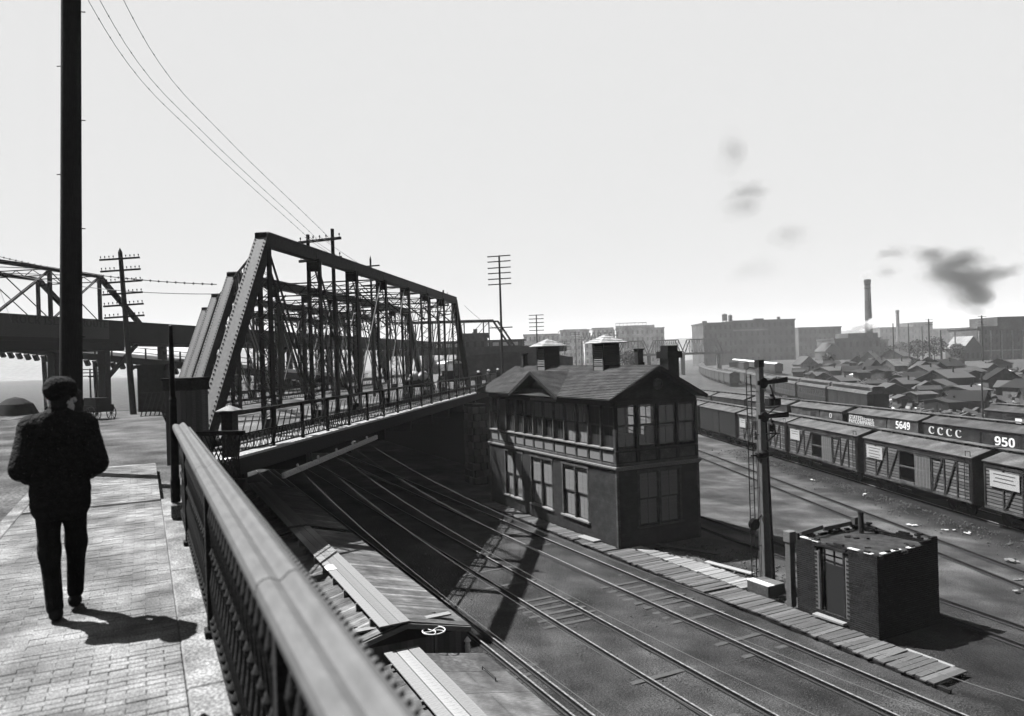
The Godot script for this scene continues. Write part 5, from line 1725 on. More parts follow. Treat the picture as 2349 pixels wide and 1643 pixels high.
func under_frame(o: Node3D, ln: float, hw: float) -> void:
	var u := MB.new()
	u.span(Vector3(-hw, 0.98, -ln / 2), Vector3(hw, 1.16, ln / 2))
	u.span(Vector3(-0.2, 0.75, -ln / 2 - 0.35), Vector3(0.2, 0.95, ln / 2 + 0.35))
	u.span(Vector3(-0.6, 0.45, -1.3), Vector3(0.6, 0.98, 1.3))
	put("underframe", u, M.soot, o)
	for x in [-0.9, 0.9]:
		var tr := MB.new()
		tr.path([Vector3(x, 0.95, -ln / 2 + 1.6), Vector3(x, 0.5, -1.2), Vector3(x, 0.5, 1.2), Vector3(x, 0.95, ln / 2 - 1.6)], 0.025, 5)
		put("truss_rod", tr, M.rusty, o)
	truck(o, -ln / 2 + 1.7)
	truck(o, ln / 2 - 1.7)

func roof_shape(o: Node3D, ln: float, hw: float, eave: float, peak: float, m: Material) -> void:
	for sg in [-1.0, 1.0]:
		var r := MB.new()
		var a := Vector3(sg * (hw + 0.1), eave, 0)
		var b := Vector3(0, peak, 0)
		var n := Vector3(sg * (peak - eave), hw + 0.1, 0).normalized()
		r.bar(Vector3((a.x) / 2, (a.y + b.y) / 2, -ln / 2 - 0.08), Vector3(a.x / 2, (a.y + b.y) / 2, ln / 2 + 0.08), a.distance_to(b), 0.06, n)
		put("roof_slope", r, m, o)
	var rb := MB.new()
	for x in [-0.22, 0.0, 0.22]:
		rb.span(Vector3(x - 0.1, peak + 0.1, -ln / 2 - 0.3), Vector3(x + 0.1, peak + 0.13, ln / 2 + 0.3))
	var k := -ln / 2 + 0.4
	while k < ln / 2:
		rb.span(Vector3(-0.3, peak - 0.02, k), Vector3(0.3, peak + 0.098, k + 0.06))
		k += 1.2
	put("running_board", rb, M.carroof, o)

func gable_ends(o: Node3D, ln: float, hw: float, floor_y: float, eave: float, peak: float, m: Material) -> void:
	for sg in [-1.0, 1.0]:
		var e := MB.new()
		e.slab(PackedVector2Array([Vector2(-hw, floor_y), Vector2(hw, floor_y), Vector2(hw, eave - 0.02), Vector2(0, peak - 0.04), Vector2(-hw, eave - 0.02)]), Vector3(0, 0, sg * ln / 2 - 0.04), Vector3.RIGHT, Vector3.UP, 0.08)
		put("end_wall", e, m, o)

func brake_wheel(parent: Node3D, at: Vector3, m: Material, r := 0.27) -> void:
	var mb := MB.new()
	for k in 24:
		var a := TAU * k / 24
		var b := TAU * (k + 1) / 24
		mb.tube(Vector3(cos(a) * r, 0, sin(a) * r), Vector3(cos(b) * r, 0, sin(b) * r), 0.018, 0.018, 6, false)
	for k in 5:
		var a := TAU * k / 5
		var pts := []
		for j in 6:
			var f := j / 5.0
			pts.append(Vector3(cos(a + f * 0.7) * r * f, 0, sin(a + f * 0.7) * r * f))
		mb.path(pts, 0.013, 5)
	mb.lathe(Vector3(0, -0.03, 0), [Vector2(0.04, 0), Vector2(0.05, 0.03), Vector2(0.0, 0.06)], 8)
	put("brake_wheel", mb, m, parent, at)

func boxcar(called: String, label: String, at: Vector3, turn: float, ln: float, eave: float, peak: float, body: Material, roof: Material, group: String, detail := true) -> Node3D:
	var o := thing(called, label, "boxcar", at, turn, group)
	var hw := 1.35
	var b := MB.new()
	b.span(Vector3(-hw, 1.16, -ln / 2 + 0.04), Vector3(hw, eave - 0.02, ln / 2 - 0.04))
	put("body", b, body, o)
	gable_ends(o, ln, hw, 1.16, eave, peak, body)
	roof_shape(o, ln, hw, eave, peak, roof)
	if detail:
		under_frame(o, ln, hw - 0.05)
		for sg in [-1.0, 1.0]:
			var d := MB.new()
			d.span(Vector3(sg * (hw + 0.03) - 0.03, 1.2, -0.85), Vector3(sg * (hw + 0.03) + 0.03, eave - 0.25, 0.85), 0.01)
			put("door", d, body, o)
			var tk := MB.new()
			tk.span(Vector3(sg * (hw + 0.05) - 0.03, eave - 0.24, -2.6), Vector3(sg * (hw + 0.05) + 0.03, eave - 0.17, 1.0))
			tk.span(Vector3(sg * (hw + 0.03) - 0.03, 1.12, -ln / 2), Vector3(sg * (hw + 0.03) + 0.03, 1.2, ln / 2))
			put("door_track", tk, M.soot, o)
		# narrow upright sheathing boards on the near side
		var z := -ln / 2 + 0.1
		var k := 0
		while z < ln / 2 - 0.1:
			if absf(z) > 0.9 and k % 2 == 0:
				pass
			k += 1
			z += 0.3
		var gr := MB.new()
		z = -ln / 2 + 0.2
		while z < ln / 2 - 0.1:
			if absf(z) > 0.95:
				gr.span(Vector3(-hw - 0.012, 1.2, z), Vector3(-hw + 0.01, eave - 0.26, z + 0.16))
			z += 0.18
		put("sheathing", gr, body, o).set_meta("kind", "stuff")
	else:
		var u := MB.new()
		u.span(Vector3(-1.1, 0.4, -ln / 2 + 0.6), Vector3(1.1, 1.16, ln / 2 - 0.6))
		put("underframe", u, M.soot, o)
	return o

func build_near_cars() -> void:
	# the boxcar below the railing, its roof boards laid one by one
	var names := ["weathered boxcar roof with lengthwise running board and brake wheel, beside the railing", "boxcar standing in the bridge shadow beyond the weathered boxcar"]
	for n in 2:
		var ln := 11.3
		var at := T(5.45, 0.0, 17.0 + ln / 2 + n * 12.2)
		var o := thing("boxcar", names[n], "boxcar", at, TH, "boxcars beside the railing")
		var hw := 1.55
		var b := MB.new()
		b.span(Vector3(-hw, 1.16, -ln / 2 + 0.04), Vector3(hw, 3.34, ln / 2 - 0.04))
		put("body", b, M.carbox, o)
		gable_ends(o, ln, hw, 1.16, 3.36, 3.74, M.carbox)
		under_frame(o, ln, hw)
		var w := Vector2(hw + 0.08, 0.4).length()
		var bm := boxmesh(Vector3(w, 0.028, 0.128), 0.004)
		var a := atan2(0.4, hw + 0.08)
		var z := ln / 2 + 0.06
		while z > -ln / 2 - 0.06:
			for sg in [-1.0, 1.0]:
				var p := put("roof_board", bm, M["roofboard%d" % (rng.randi_range(0, 2) if rng.randf() < 0.93 else 3)], o)
				p.transform = Transform3D(Basis(Vector3.BACK, -sg * a + rng.randf_range(-0.004, 0.004)), Vector3(sg * (hw + 0.08) / 2, 3.6 + rng.randf_range(-0.004, 0.004), z - 0.065))
			z -= 0.134
		for k in 3:
			block("running_board", Vector3(0.24, 0.035, ln + 0.5), M["pale_plank%d" % [1, 0, 3][k]], o, Vector3(-0.6 + k * 0.25, 3.86 + 0.004 * k, 0), 0.006)
		for k in 9:
			block("saddle", Vector3(0.8, 0.2, 0.07), M.pale_plank0, o, Vector3(-0.35, 3.74, -ln / 2 + 0.5 + k * (ln - 1.0) / 8.0))
		if n == 0:
			block("patch_sheet", Vector3(0.3, 0.012, 0.62), M.faded_paint, o, Vector3(-0.6, 3.887, 0.3), 0.003)
			for sg in [-1.0, 1.0]:
				var lb := MB.new()
				lb.span(Vector3(sg * 0.85 - 0.42, 3.62, ln / 2 - 0.5), Vector3(sg * 0.85 + 0.42, 3.66, ln / 2 - 0.3))
				put("end_cleat", lb, M.pale_plank1, o)
				for k in 2:
					block("grab_block", Vector3(0.3, 0.03, 0.05), M.soot, o, Vector3(sg * 0.62 + (k - 0.5) * 0.55, 3.665 - 0.1, ln / 2 - 0.85))
			# end sheathing, brake staff and wheel
			for k in 20:
				block("end_board", Vector3(0.148, 2.1, 0.02), M["slat%d" % (k % 4)], o, Vector3(-1.46 + k * 0.153, 2.3, ln / 2 + 0.05), 0.004)
			var fas := MB.new()
			fas.bar(Vector3(-1.62, 3.33, ln / 2 + 0.08), Vector3(0, 3.71, ln / 2 + 0.08), 0.05, 0.12)
			fas.bar(Vector3(1.62, 3.33, ln / 2 + 0.08), Vector3(0, 3.71, ln / 2 + 0.08), 0.05, 0.12)
			put("end_fascia", fas, M.pale_plank0, o)
			var st := MB.new()
			st.tube(Vector3(0.58, 1.2, ln / 2 + 0.3), Vector3(0.58, 3.55, ln / 2 + 0.3), 0.018, 0.018, 8)
			put("brake_staff", st, M.rusty, o)
			brake_wheel(o, Vector3(0.58, 3.56, ln / 2 + 0.3), M.faded_paint)
			var mr := MB.new()
			mr.lathe(Vector3(1.5, 2.75, ln / 2 + 0.14), [Vector2(0, 0), Vector2(0.06, 0.02), Vector2(0.07, 0.2), Vector2(0.05, 0.3), Vector2(0.09, 0.33), Vector2(0.0, 0.45)], 10)
			put("marker_lamp", mr, M.paint, o)
	# the next car nearer the camera, sheet roofed and lower
	var c := thing("boxcar", "low roofed freight car with broad roof sheets coupled nearest the camera", "boxcar", T(5.45, 0.0, 16.4 - 5.4), TH, "boxcars beside the railing")
	var cb := MB.new()
	cb.span(Vector3(-1.6, 1.16, -5.36), Vector3(1.6, 2.83, 5.36))
	put("body", cb, M.carbox, c)
	gable_ends(c, 10.8, 1.6, 1.16, 2.86, 3.2, M.carbox)
	under_frame(c, 10.8, 1.3)
	for k in 9:
		for sg in [-1.0, 1.0]:
			var sh := put("roof_sheet", boxmesh(Vector3(1.78, 0.02, 1.19), 0.004), M["roofboard%d" % (k % 3)] if k % 4 else M.carroof, c)
			sh.transform = Transform3D(Basis(Vector3.BACK, -sg * 0.2), Vector3(sg * 0.87, 3.06, -4.8 + k * 1.2))
	for k in 3:
		block("running_board", Vector3(0.26, 0.035, 11.2), M["pale_plank%d" % (k + 1)], c, Vector3(-0.55 + k * 0.28, 3.3 + 0.004 * k, 0), 0.006)
	for k in 6:
		block("saddle", Vector3(0.86, 0.08, 0.07), M.pale_plank0, c, Vector3(-0.28, 3.23, -5.0 + k * 2.0))
	var gi := MB.new()
	gi.path([Vector3(1.2, 2.98, -4.3), Vector3(1.2, 3.08, -4.3), Vector3(1.2, 3.08, -3.6), Vector3(1.2, 2.98, -3.6)], 0.012, 5)
	put("grab_iron", gi, M.rusty, c)

# ---------------------------------------------------------------- semaphore mast
func build_signal() -> void:
	var o := thing("semaphore_mast", "tall tapered wooden semaphore mast with two dark arms, ladder and lamps beside the boardwalk", "railway signal", T(22.95, 0.1, 23.0), TH - 0.06)
	var m := MB.new()
	for k in 6:
		var y := k * 1.54
		var w0 := 0.36 - 0.024 * k
		m.span(Vector3(-w0 / 2, y, -w0 / 2), Vector3(w0 / 2, y + 1.54, w0 / 2), 0.012)
	put("mast", m, M.pale_pole, o)
	add_box(o, "mast_cap", Vector3(-0.14, 9.2, -0.14), Vector3(0.14, 9.5, 0.14), M.iron)
	for k in 2:
		var y: float = [8.55, 7.15][k]
		var arm := MB.new()
		arm.slab(PackedVector2Array([Vector2(-0.35, -0.09), Vector2(0.1, -0.08), Vector2(1.25, -0.1 if k else -0.02), Vector2(1.25, 0.13 if k else 0.2), Vector2(0.1, 0.08), Vector2(-0.35, 0.09)]), Vector3(0.05, y, 0.19), Vector3.RIGHT, Vector3.UP, 0.03)
		var ao := put("arm", arm, M.iron, o)
		var spec := MB.new()
		spec.lathe(Vector3(0.0, y - 0.02, 0.2), [Vector2(0.0, 0.0), Vector2(0.22, 0.0), Vector2(0.22, 0.05), Vector2(0.0, 0.06)], 16, Basis(Vector3.RIGHT, PI / 2))
		spec.bar(Vector3(0.35, y - 0.1, 0.2), Vector3(0.6, y - 0.75, 0.2), 0.04, 0.06)
		put("spectacle_plate", spec, M.iron, ao)
		var lmp := MB.new()
		lmp.lathe(Vector3(0.55, y - 0.95 + k * 0.3, 0.05), [Vector2(0.0, 0.0), Vector2(0.13, 0.0), Vector2(0.13, 0.28), Vector2(0.06, 0.36), Vector2(0.08, 0.44), Vector2(0.0, 0.48)], 12)
		put("signal_lamp_case", lmp, M.iron, ao)
		var pl := MB.new()
		pl.box(Vector3(0.5, y - 1.05 + k * 0.3, 0.0), Vector3(0.9, 0.04, 0.14))
		pl.bar(Vector3(0.1, y - 1.5 + k * 0.3, 0), Vector3(0.8, y - 1.07 + k * 0.3, 0), 0.04, 0.04)
		put("lamp_bracket", pl, M.iron, ao)
	add_box(o, "relay_box", Vector3(0.5, 7.55, -0.3), Vector3(1.15, 7.85, -0.05), M.iron)
	var coll := MB.new()
	coll.lathe(Vector3(0, 5.45, 0), [Vector2(0.24, 0.0), Vector2(0.3, 0.06), Vector2(0.3, 0.2), Vector2(0.22, 0.3)], 12)
	coll.bar(Vector3(0.1, 5.5, 0), Vector3(0.55, 5.5, 0), 0.06, 0.06)
	coll.bar(Vector3(-0.1, 5.55, 0), Vector3(-0.55, 5.55, 0), 0.06, 0.06)
	put("collar", coll, M.iron, o)
	var ld := MB.new()
	for x in [-0.72, -0.48]:
		ld.bar(Vector3(x, 0.1, 0.02), Vector3(x, 8.9, 0.02), 0.03, 0.03)
	var y := 0.4
	while y < 8.9:
		ld.bar(Vector3(-0.72, y, 0.02), Vector3(-0.48, y, 0.02), 0.018, 0.018)
		y += 0.3
	ld.path([Vector3(-0.72, 8.9, 0.02), Vector3(-0.7, 9.1, 0.0), Vector3(-0.5, 9.2, 0.0), Vector3(-0.15, 9.15, 0)], 0.018, 5)
	for yy in [1.8, 4.2, 6.4, 8.2]:
		ld.bar(Vector3(-0.48, yy, 0.02), Vector3(-0.1, yy, 0.0), 0.025, 0.025)
	put("ladder", ld, M.iron, o)
	var pu := MB.new()
	pu.lathe(Vector3(-0.62, 2.75, 0.12), [Vector2(0.0, -0.1), Vector2(0.2, -0.1), Vector2(0.24, -0.07), Vector2(0.17, 0.0), Vector2(0.24, 0.07), Vector2(0.2, 0.1), Vector2(0.0, 0.1)], 18, Basis(Vector3.RIGHT, PI / 2))
	pu.bar(Vector3(-0.55, 2.8, 0.1), Vector3(-0.1, 3.1, 0.05), 0.06, 0.06)
	put("pulley", pu, M.iron, o)
	var rod := MB.new()
	rod.tube(Vector3(-0.3, 0.3, 0.12), Vector3(-0.3, 7.0, 0.12), 0.014, 0.014, 5)
	rod.tube(Vector3(-0.38, 0.3, 0.12), Vector3(-0.38, 5.5, 0.12), 0.014, 0.014, 5)
	put("pull_rod", rod, M.iron, o)
	var pp := MB.new()
	pp.tube(Vector3(0.52, 0.0, -0.1), Vector3(0.3, 7.0, -0.05), 0.075, 0.055, 10)
	var po := put("conduit_post", pp, M.iron, o)
	var cl := MB.new()
	for k in 6:
		cl.bar(Vector3(0.1, 1.0 + k * 1.0, 0), Vector3(0.5 - 0.03 * k, 1.0 + k * 1.0, -0.08), 0.03, 0.03)
	put("clamp", cl, M.rusty, po)
	var bx := thing("timber_trough", "low timber trough box with pale top plank at the foot of the semaphore mast", "box", T(22.35, 0.1, 22.4), TH)
	for x in [-0.42, 0.42]:
		block("side", Vector3(0.06, 0.42, 1.15), M.trim, bx, Vector3(x, 0.3, 0), 0.01)
	for z in [-0.56, 0.56]:
		block("end", Vector3(0.78, 0.42, 0.06), M.slat0, bx, Vector3(0, 0.3, z), 0.01)
	block("top_plank", Vector3(0.36, 0.04, 1.2), M.faded_paint, bx, Vector3(-0.28, 0.53, 0), 0.006)
	block("top_plank", Vector3(0.5, 0.04, 1.12), M.slat1, bx, Vector3(0.18, 0.525, 0.02), 0.006)

# ---------------------------------------------------------------- the cars on the right
func stock_car(label: String, at: Vector3, turn: float, poster: bool) -> Node3D:
	var ln := 10.9
	var hw := 1.36
	var o := thing("stock_car", label, "stock car", at, turn, "line of slatted stock cars")
	under_frame(o, ln, hw - 0.04)
	gable_ends(o, ln, hw, 1.16, 3.6, 4.08, M.carbox)
	roof_shape(o, ln, hw, 3.6, 4.08, M.carroof)
	add_box(o, "side_sill", Vector3(-hw - 0.04, 1.06, -ln / 2), Vector3(-hw + 0.06, 1.2, ln / 2), M.carpale)
	add_box(o, "letter_board", Vector3(-hw - 0.02, 3.3, -ln / 2), Vector3(-hw + 0.05, 3.56, ln / 2), M.carbox)
	add_box(o, "far_side", Vector3(hw - 0.06, 1.16, -ln / 2), Vector3(hw, 3.56, ln / 2), M.carbox)
	add_box(o, "partition", Vector3(-0.2, 1.17, -ln / 2 + 0.05), Vector3(-0.12, 3.56, ln / 2 - 0.05), M.dark)
	# local +z is towards the camera: open doorway from z = -1.3 to 0.3, slatted door from 0.3 to 1.9
	for sec in 2:
		var z0: float = [-ln / 2 + 0.06, 2.0][sec]
		var z1: float = [-1.3, ln / 2 - 0.06][sec]
		for k in 11:
			block("slat", Vector3(0.03, 0.135, z1 - z0), M["slat%d" % rng.randi_range(0, 3)], o, Vector3(-hw + 0.02, 1.3 + k * 0.187, (z0 + z1) / 2), 0.004)
		for k in 4:
			var z: float = lerpf(z0, z1, k / 3.0)
			add_box(o, "side_post", Vector3(-hw - 0.05, 1.16, z - 0.05), Vector3(-hw + 0.003, 3.3, z + 0.05), M.carbox)
		for k in ([1, 2] if sec == 0 else [0, 1]):
			var za: float = lerpf(z0, z1, (k + 1) / 3.0)
			var zb: float = lerpf(z0, z1, k / 3.0)
			var br := MB.new()
			br.bar(Vector3(-hw - 0.045, 1.2, zb + 0.08), Vector3(-hw - 0.045, 3.28, za - 0.08), 0.1, 0.05, Vector3.LEFT)
			put("side_brace", br, M.carbox, o)
	add_box(o, "door_rail", Vector3(-hw - 0.07, 2.2, -1.3), Vector3(-hw + 0.02, 2.3, 1.95), M.carpale)
	add_box(o, "door_track", Vector3(-hw - 0.09, 3.2, -1.4), Vector3(-hw + 0.0, 3.3, 3.1), M.carbox)
	var door := put("door", boxmesh(Vector3(0.03, 0.1, 1.6)), M.carpale, o, Vector3(-hw - 0.06, 3.14, 1.1))
	for k in 10:
		block("door_slat", Vector3(0.03, 1.94, 0.115), M["slat%d" % (1 + k % 2)], door, Vector3(0.0, -1.0, -0.7 + k * 0.156), 0.004)
	block("door_foot", Vector3(0.032, 0.12, 1.6), M.carpale, door, Vector3(0, -1.92, 0))
	add_box(o, "door_sill", Vector3(-hw - 0.1, 1.16, -1.3), Vector3(-hw + 0.03, 1.36, 0.3), M.carpale)
	var lad := MB.new()
	for z in [ln / 2 - 0.1, ln / 2 - 0.5]:
		lad.bar(Vector3(-hw - 0.08, 1.2, z), Vector3(-hw - 0.08, 3.5, z), 0.03, 0.03)
	for k in 6:
		lad.bar(Vector3(-hw - 0.08, 1.4 + k * 0.36, ln / 2 - 0.5), Vector3(-hw - 0.08, 1.4 + k * 0.36, ln / 2 - 0.1), 0.02, 0.02)
	put("grab_ladder", lad, M.soot, o)
	var gi := MB.new()
	gi.path([Vector3(-hw, 3.6, ln / 2 - 0.5), Vector3(-hw, 3.95, ln / 2 - 0.5), Vector3(-hw, 3.95, ln / 2 - 0.1), Vector3(-hw, 3.6, ln / 2 - 0.1)], 0.018, 5)
	put("roof_grab", gi, M.soot, o)
	return o

func poster(car: Node3D, z: float, w: float, lines: int) -> void:
	var p := put("paper_sheet", boxmesh(Vector3(0.012, 0.85, w)), M.paper, car, Vector3(-1.36 - 0.07, 2.75, z))
	p.set_meta("label", "white paper sheet printed with faint lines")
	for k in lines:
		block("print_line", Vector3(0.004, 0.05, w * (0.75 - 0.12 * (k % 2))), M.scrap, p, Vector3(-0.008, 0.28 - k * 0.2, 0.0))

func coach(label: String, at: Vector3, turn: float, body: Material, windows: bool) -> void:
	var ln := 17.2
	var o := thing("passenger_coach", label, "passenger coach", at, turn, "row of passenger coaches")
	var b := MB.new()
	b.span(Vector3(-1.45, 1.15, -ln / 2), Vector3(1.45, 3.55, ln / 2), 0.04)
	put("body", b, body, o)
	var r := MB.new()
	r.slab(PackedVector2Array([Vector2(-1.58, 3.5), Vector2(1.58, 3.5), Vector2(1.4, 3.78), Vector2(0.85, 3.92), Vector2(0.85, 4.4), Vector2(0.6, 4.55), Vector2(-0.6, 4.55), Vector2(-0.85, 4.4), Vector2(-0.85, 3.92), Vector2(-1.4, 3.78)]), Vector3(0, 0, -ln / 2 - 0.3), Vector3.RIGHT, Vector3.UP, ln + 0.6)
	put("clerestory_roof", r, M.carroof, o)
	add_box(o, "clerestory_glass", Vector3(-0.88, 3.97, -ln / 2 + 0.6), Vector3(-0.84, 4.33, ln / 2 - 0.6), M.dark)
	if windows:
		for k in 12:
			add_box(o, "window", Vector3(-1.465, 2.25, -ln / 2 + 1.1 + k * 1.28), Vector3(-1.44, 3.15, -ln / 2 + 1.95 + k * 1.28), M.pane)
		add_box(o, "belt_rail", Vector3(-1.48, 2.05, -ln / 2), Vector3(-1.43, 2.15, ln / 2), M.carpale)
	else:
		for k in 3:
			add_box(o, "baggage_door", Vector3(-1.475, 1.25, -5.5 + k * 5.0), Vector3(-1.44, 3.2, -4.0 + k * 5.0), M.soot)
	for sg in [-1.0, 1.0]:
		add_box(o, "vestibule", Vector3(-0.7, 1.0, sg * ln / 2 - 0.3), Vector3(0.7, 3.6, sg * ln / 2 + 0.3), M.soot)
	under_frame(o, ln - 1.0, 1.3)

func build_right_yard() -> void:
	var line := func(z: float) -> Vector3: return W(26.45 - 0.077 * (z - 46.9), 0.0, z)
	var lab := ["slatted stock car at the right edge, bearing a large white paper sheet", "slatted stock car with open doorway directly above the brick hut", "slatted stock car just right of the semaphore mast with a white paper sheet", "slatted stock car partly hidden behind the semaphore mast ladder"]
	var first := stock_car(lab[0], line.call(35.1), 0.0768, true)
	for k in range(1, 4):
		copy(first, lab[k], line.call([35.1, 46.95, 58.75, 70.2][k]), 0.0768)
	var kids := [first]
	for c in get_children():
		if c.name.begins_with("stock_car_"): kids.append(c)
	poster(kids[0], -3.9, 2.1, 3)
	poster(kids[1], -4.1, 1.9, 4)
	poster(kids[2], -4.2, 1.7, 2)
	poster(kids[3], -4.2, 1.5, 2)
	boxcar("boxcar", "dark plain boxcar at the far end of the stock cars, beside the tower", line.call(82.0), 0.0768, 10.9, 3.6, 4.05, M.soot, M.carroof, "boxcars in the yard")
	boxcar("boxcar", "boxcar behind the tower roof at the far end of the stock car line", line.call(93.8), 0.0768, 10.9, 3.6, 4.05, M.carbox, M.carroof, "boxcars in the yard")
	# second row
	var row := func(z: float) -> Vector3: return W(34.85 - 0.122 * (z - 62.0), 0.0, z)
	var a := boxcar("boxcar", "dark boxcar lettered C C C C and 950 at the right edge", row.call(55.6), 0.1215, 10.9, 3.7, 4.2, M.carbox, M.carroof_dark, "boxcars in the yard")
	letters("lettering", "C C C C", 0.62, 0.02, M.faded_paint, a, Vector3(-1.38, 3.12, -3.0), -PI / 2, true, 1.3)
	letters("lettering", "950", 0.66, 0.02, M.paint, a, Vector3(-1.38, 2.98, 3.1), -PI / 2, false, 1.3)
	var b := boxcar("boxcar", "grey boxcar numbered 5649 with two rows of pale capitals", row.call(66.7), 0.1215, 10.0, 3.7, 4.2, M.carpale, M.carroof, "boxcars in the yard")
	letters("lettering", "STATESVENEE", 0.36, 0.02, M.faded_paint, b, Vector3(-1.38, 3.34, -2.95), -PI / 2, false, 1.25)
	letters("lettering", "PAYCOMPANEE", 0.36, 0.02, M.faded_paint, b, Vector3(-1.38, 2.95, -2.95), -PI / 2, false, 1.15)
	letters("lettering", "5649", 0.66, 0.02, M.paint, b, Vector3(-1.38, 3.17, 3.1), -PI / 2, false, 1.0)
	var c2 := boxcar("boxcar", "grey boxcar with open dark doorway just left of the numbered one", row.call(77.8), 0.1215, 10.0, 3.7, 4.2, M.carpale, M.carroof, "boxcars in the yard")
	add_box(c2, "open_doorway", Vector3(-1.42, 1.25, -0.8), Vector3(-1.38, 3.4, 0.3), M.dark)
	letters("lettering", "O", 0.5, 0.02, M.faded_paint, c2, Vector3(-1.38, 3.2, 3.0), -PI / 2, true, 1.0)
	var nth := ["first", "second", "third", "fourth", "fifth", "sixth", "seventh", "eighth", "ninth", "tenth", "eleventh", "twelfth", "thirteenth", "fourteenth", "fifteenth", "sixteenth"]
	var labs := ["boxcar with plain dark side behind the semaphore arms", "boxcar with pale roof showing between the tower and the mast ladder", "boxcar with pale roof, second one beyond the mast ladder toward the tower", "boxcar with pale roof nearest the tower chimney in the second row"]
	for k in 4:
		boxcar("boxcar", labs[k], row.call(88.9 + 11.1 * k), 0.1215, 10.2, 3.7, 4.2, M.carmid if k % 2 == 0 else M.carbox, M.carroof, "boxcars in the yard")
	var e := boxcar("boxcar", "dark boxcar with a white board on its side at the far right edge", W(47.2, 0.0, 66.0), 0.1, 10.9, 3.6, 4.1, M.carbox, M.carroof_dark, "boxcars in the yard")
	add_box(e, "white_board", Vector3(-1.41, 2.2, -1.6), Vector3(-1.385, 3.1, -0.3), M.paint)
	# coaches
	coach("nearest dark passenger coach with clerestory roof and blank end", W(50.9, 0, 109.9), -0.115, M.carbox, false)
	coach("middle passenger coach with dark window band", W(52.95, 0, 128.2), -0.12, M.carbox, true)
	coach("passenger coach with pale lower side, farthest of the row", W(55.2, 0, 146.6), -0.13, M.carmid, true)
	# far trains
	var proto: Node3D = null
	for k in 16:
		var z := 211.0 + k * 11.9
		var x := 56.5 + 0.115 * (z - 166.0) + 0.00035 * (z - 166.0) * (z - 166.0)
		var h := atan(0.115 + 0.0007 * (z - 166.0))
		var l := "lit boxcar at the near end of the long far freight train" if k == 0 else "%s boxcar back from the near end of the far freight train" % nth[k]
		if proto == null:
			proto = boxcar("far_boxcar", l, W(x, 0, z), -h, 11.0, 3.7, 4.2, M.carpale, M.carroof, "distant freight cars", false)
		else:
			copy(proto, l, W(x, 0, z), -h)
	for k in 9:
		var z := 166.0 + k * 12.2
		copy(proto, "%s boxcar strung behind the row of passenger coaches" % nth[k], W(58.6 + (z - 166.0) * 0.19, 0, z), -0.19)
	var wp: Node3D = null
	for k in 10:
		var z := 257.0 + k * 17.0
		var x := 90.0 + (z - 251.0) * 0.213
		var l := "distant car with bright white roof at the near end of its row" if k == 0 else "%s car back in the row of bright white roofs" % nth[k]
		if wp == null:
			wp = boxcar("white_roofed_car", l, W(x, 1.6, z), -0.21, 16.6, 3.6, 4.0, M.carmid, M.white_roof, "white roofed cars", false)
		else:
			copy(wp, l, W(x, 1.6, z), -0.21)
	boxcar("far_boxcar", "single distant boxcar standing below the hazy warehouse", W(101.0, 1.0, 330.0), 0.3, 11.0, 3.7, 4.2, M.carmid, M.carmid, "", false)

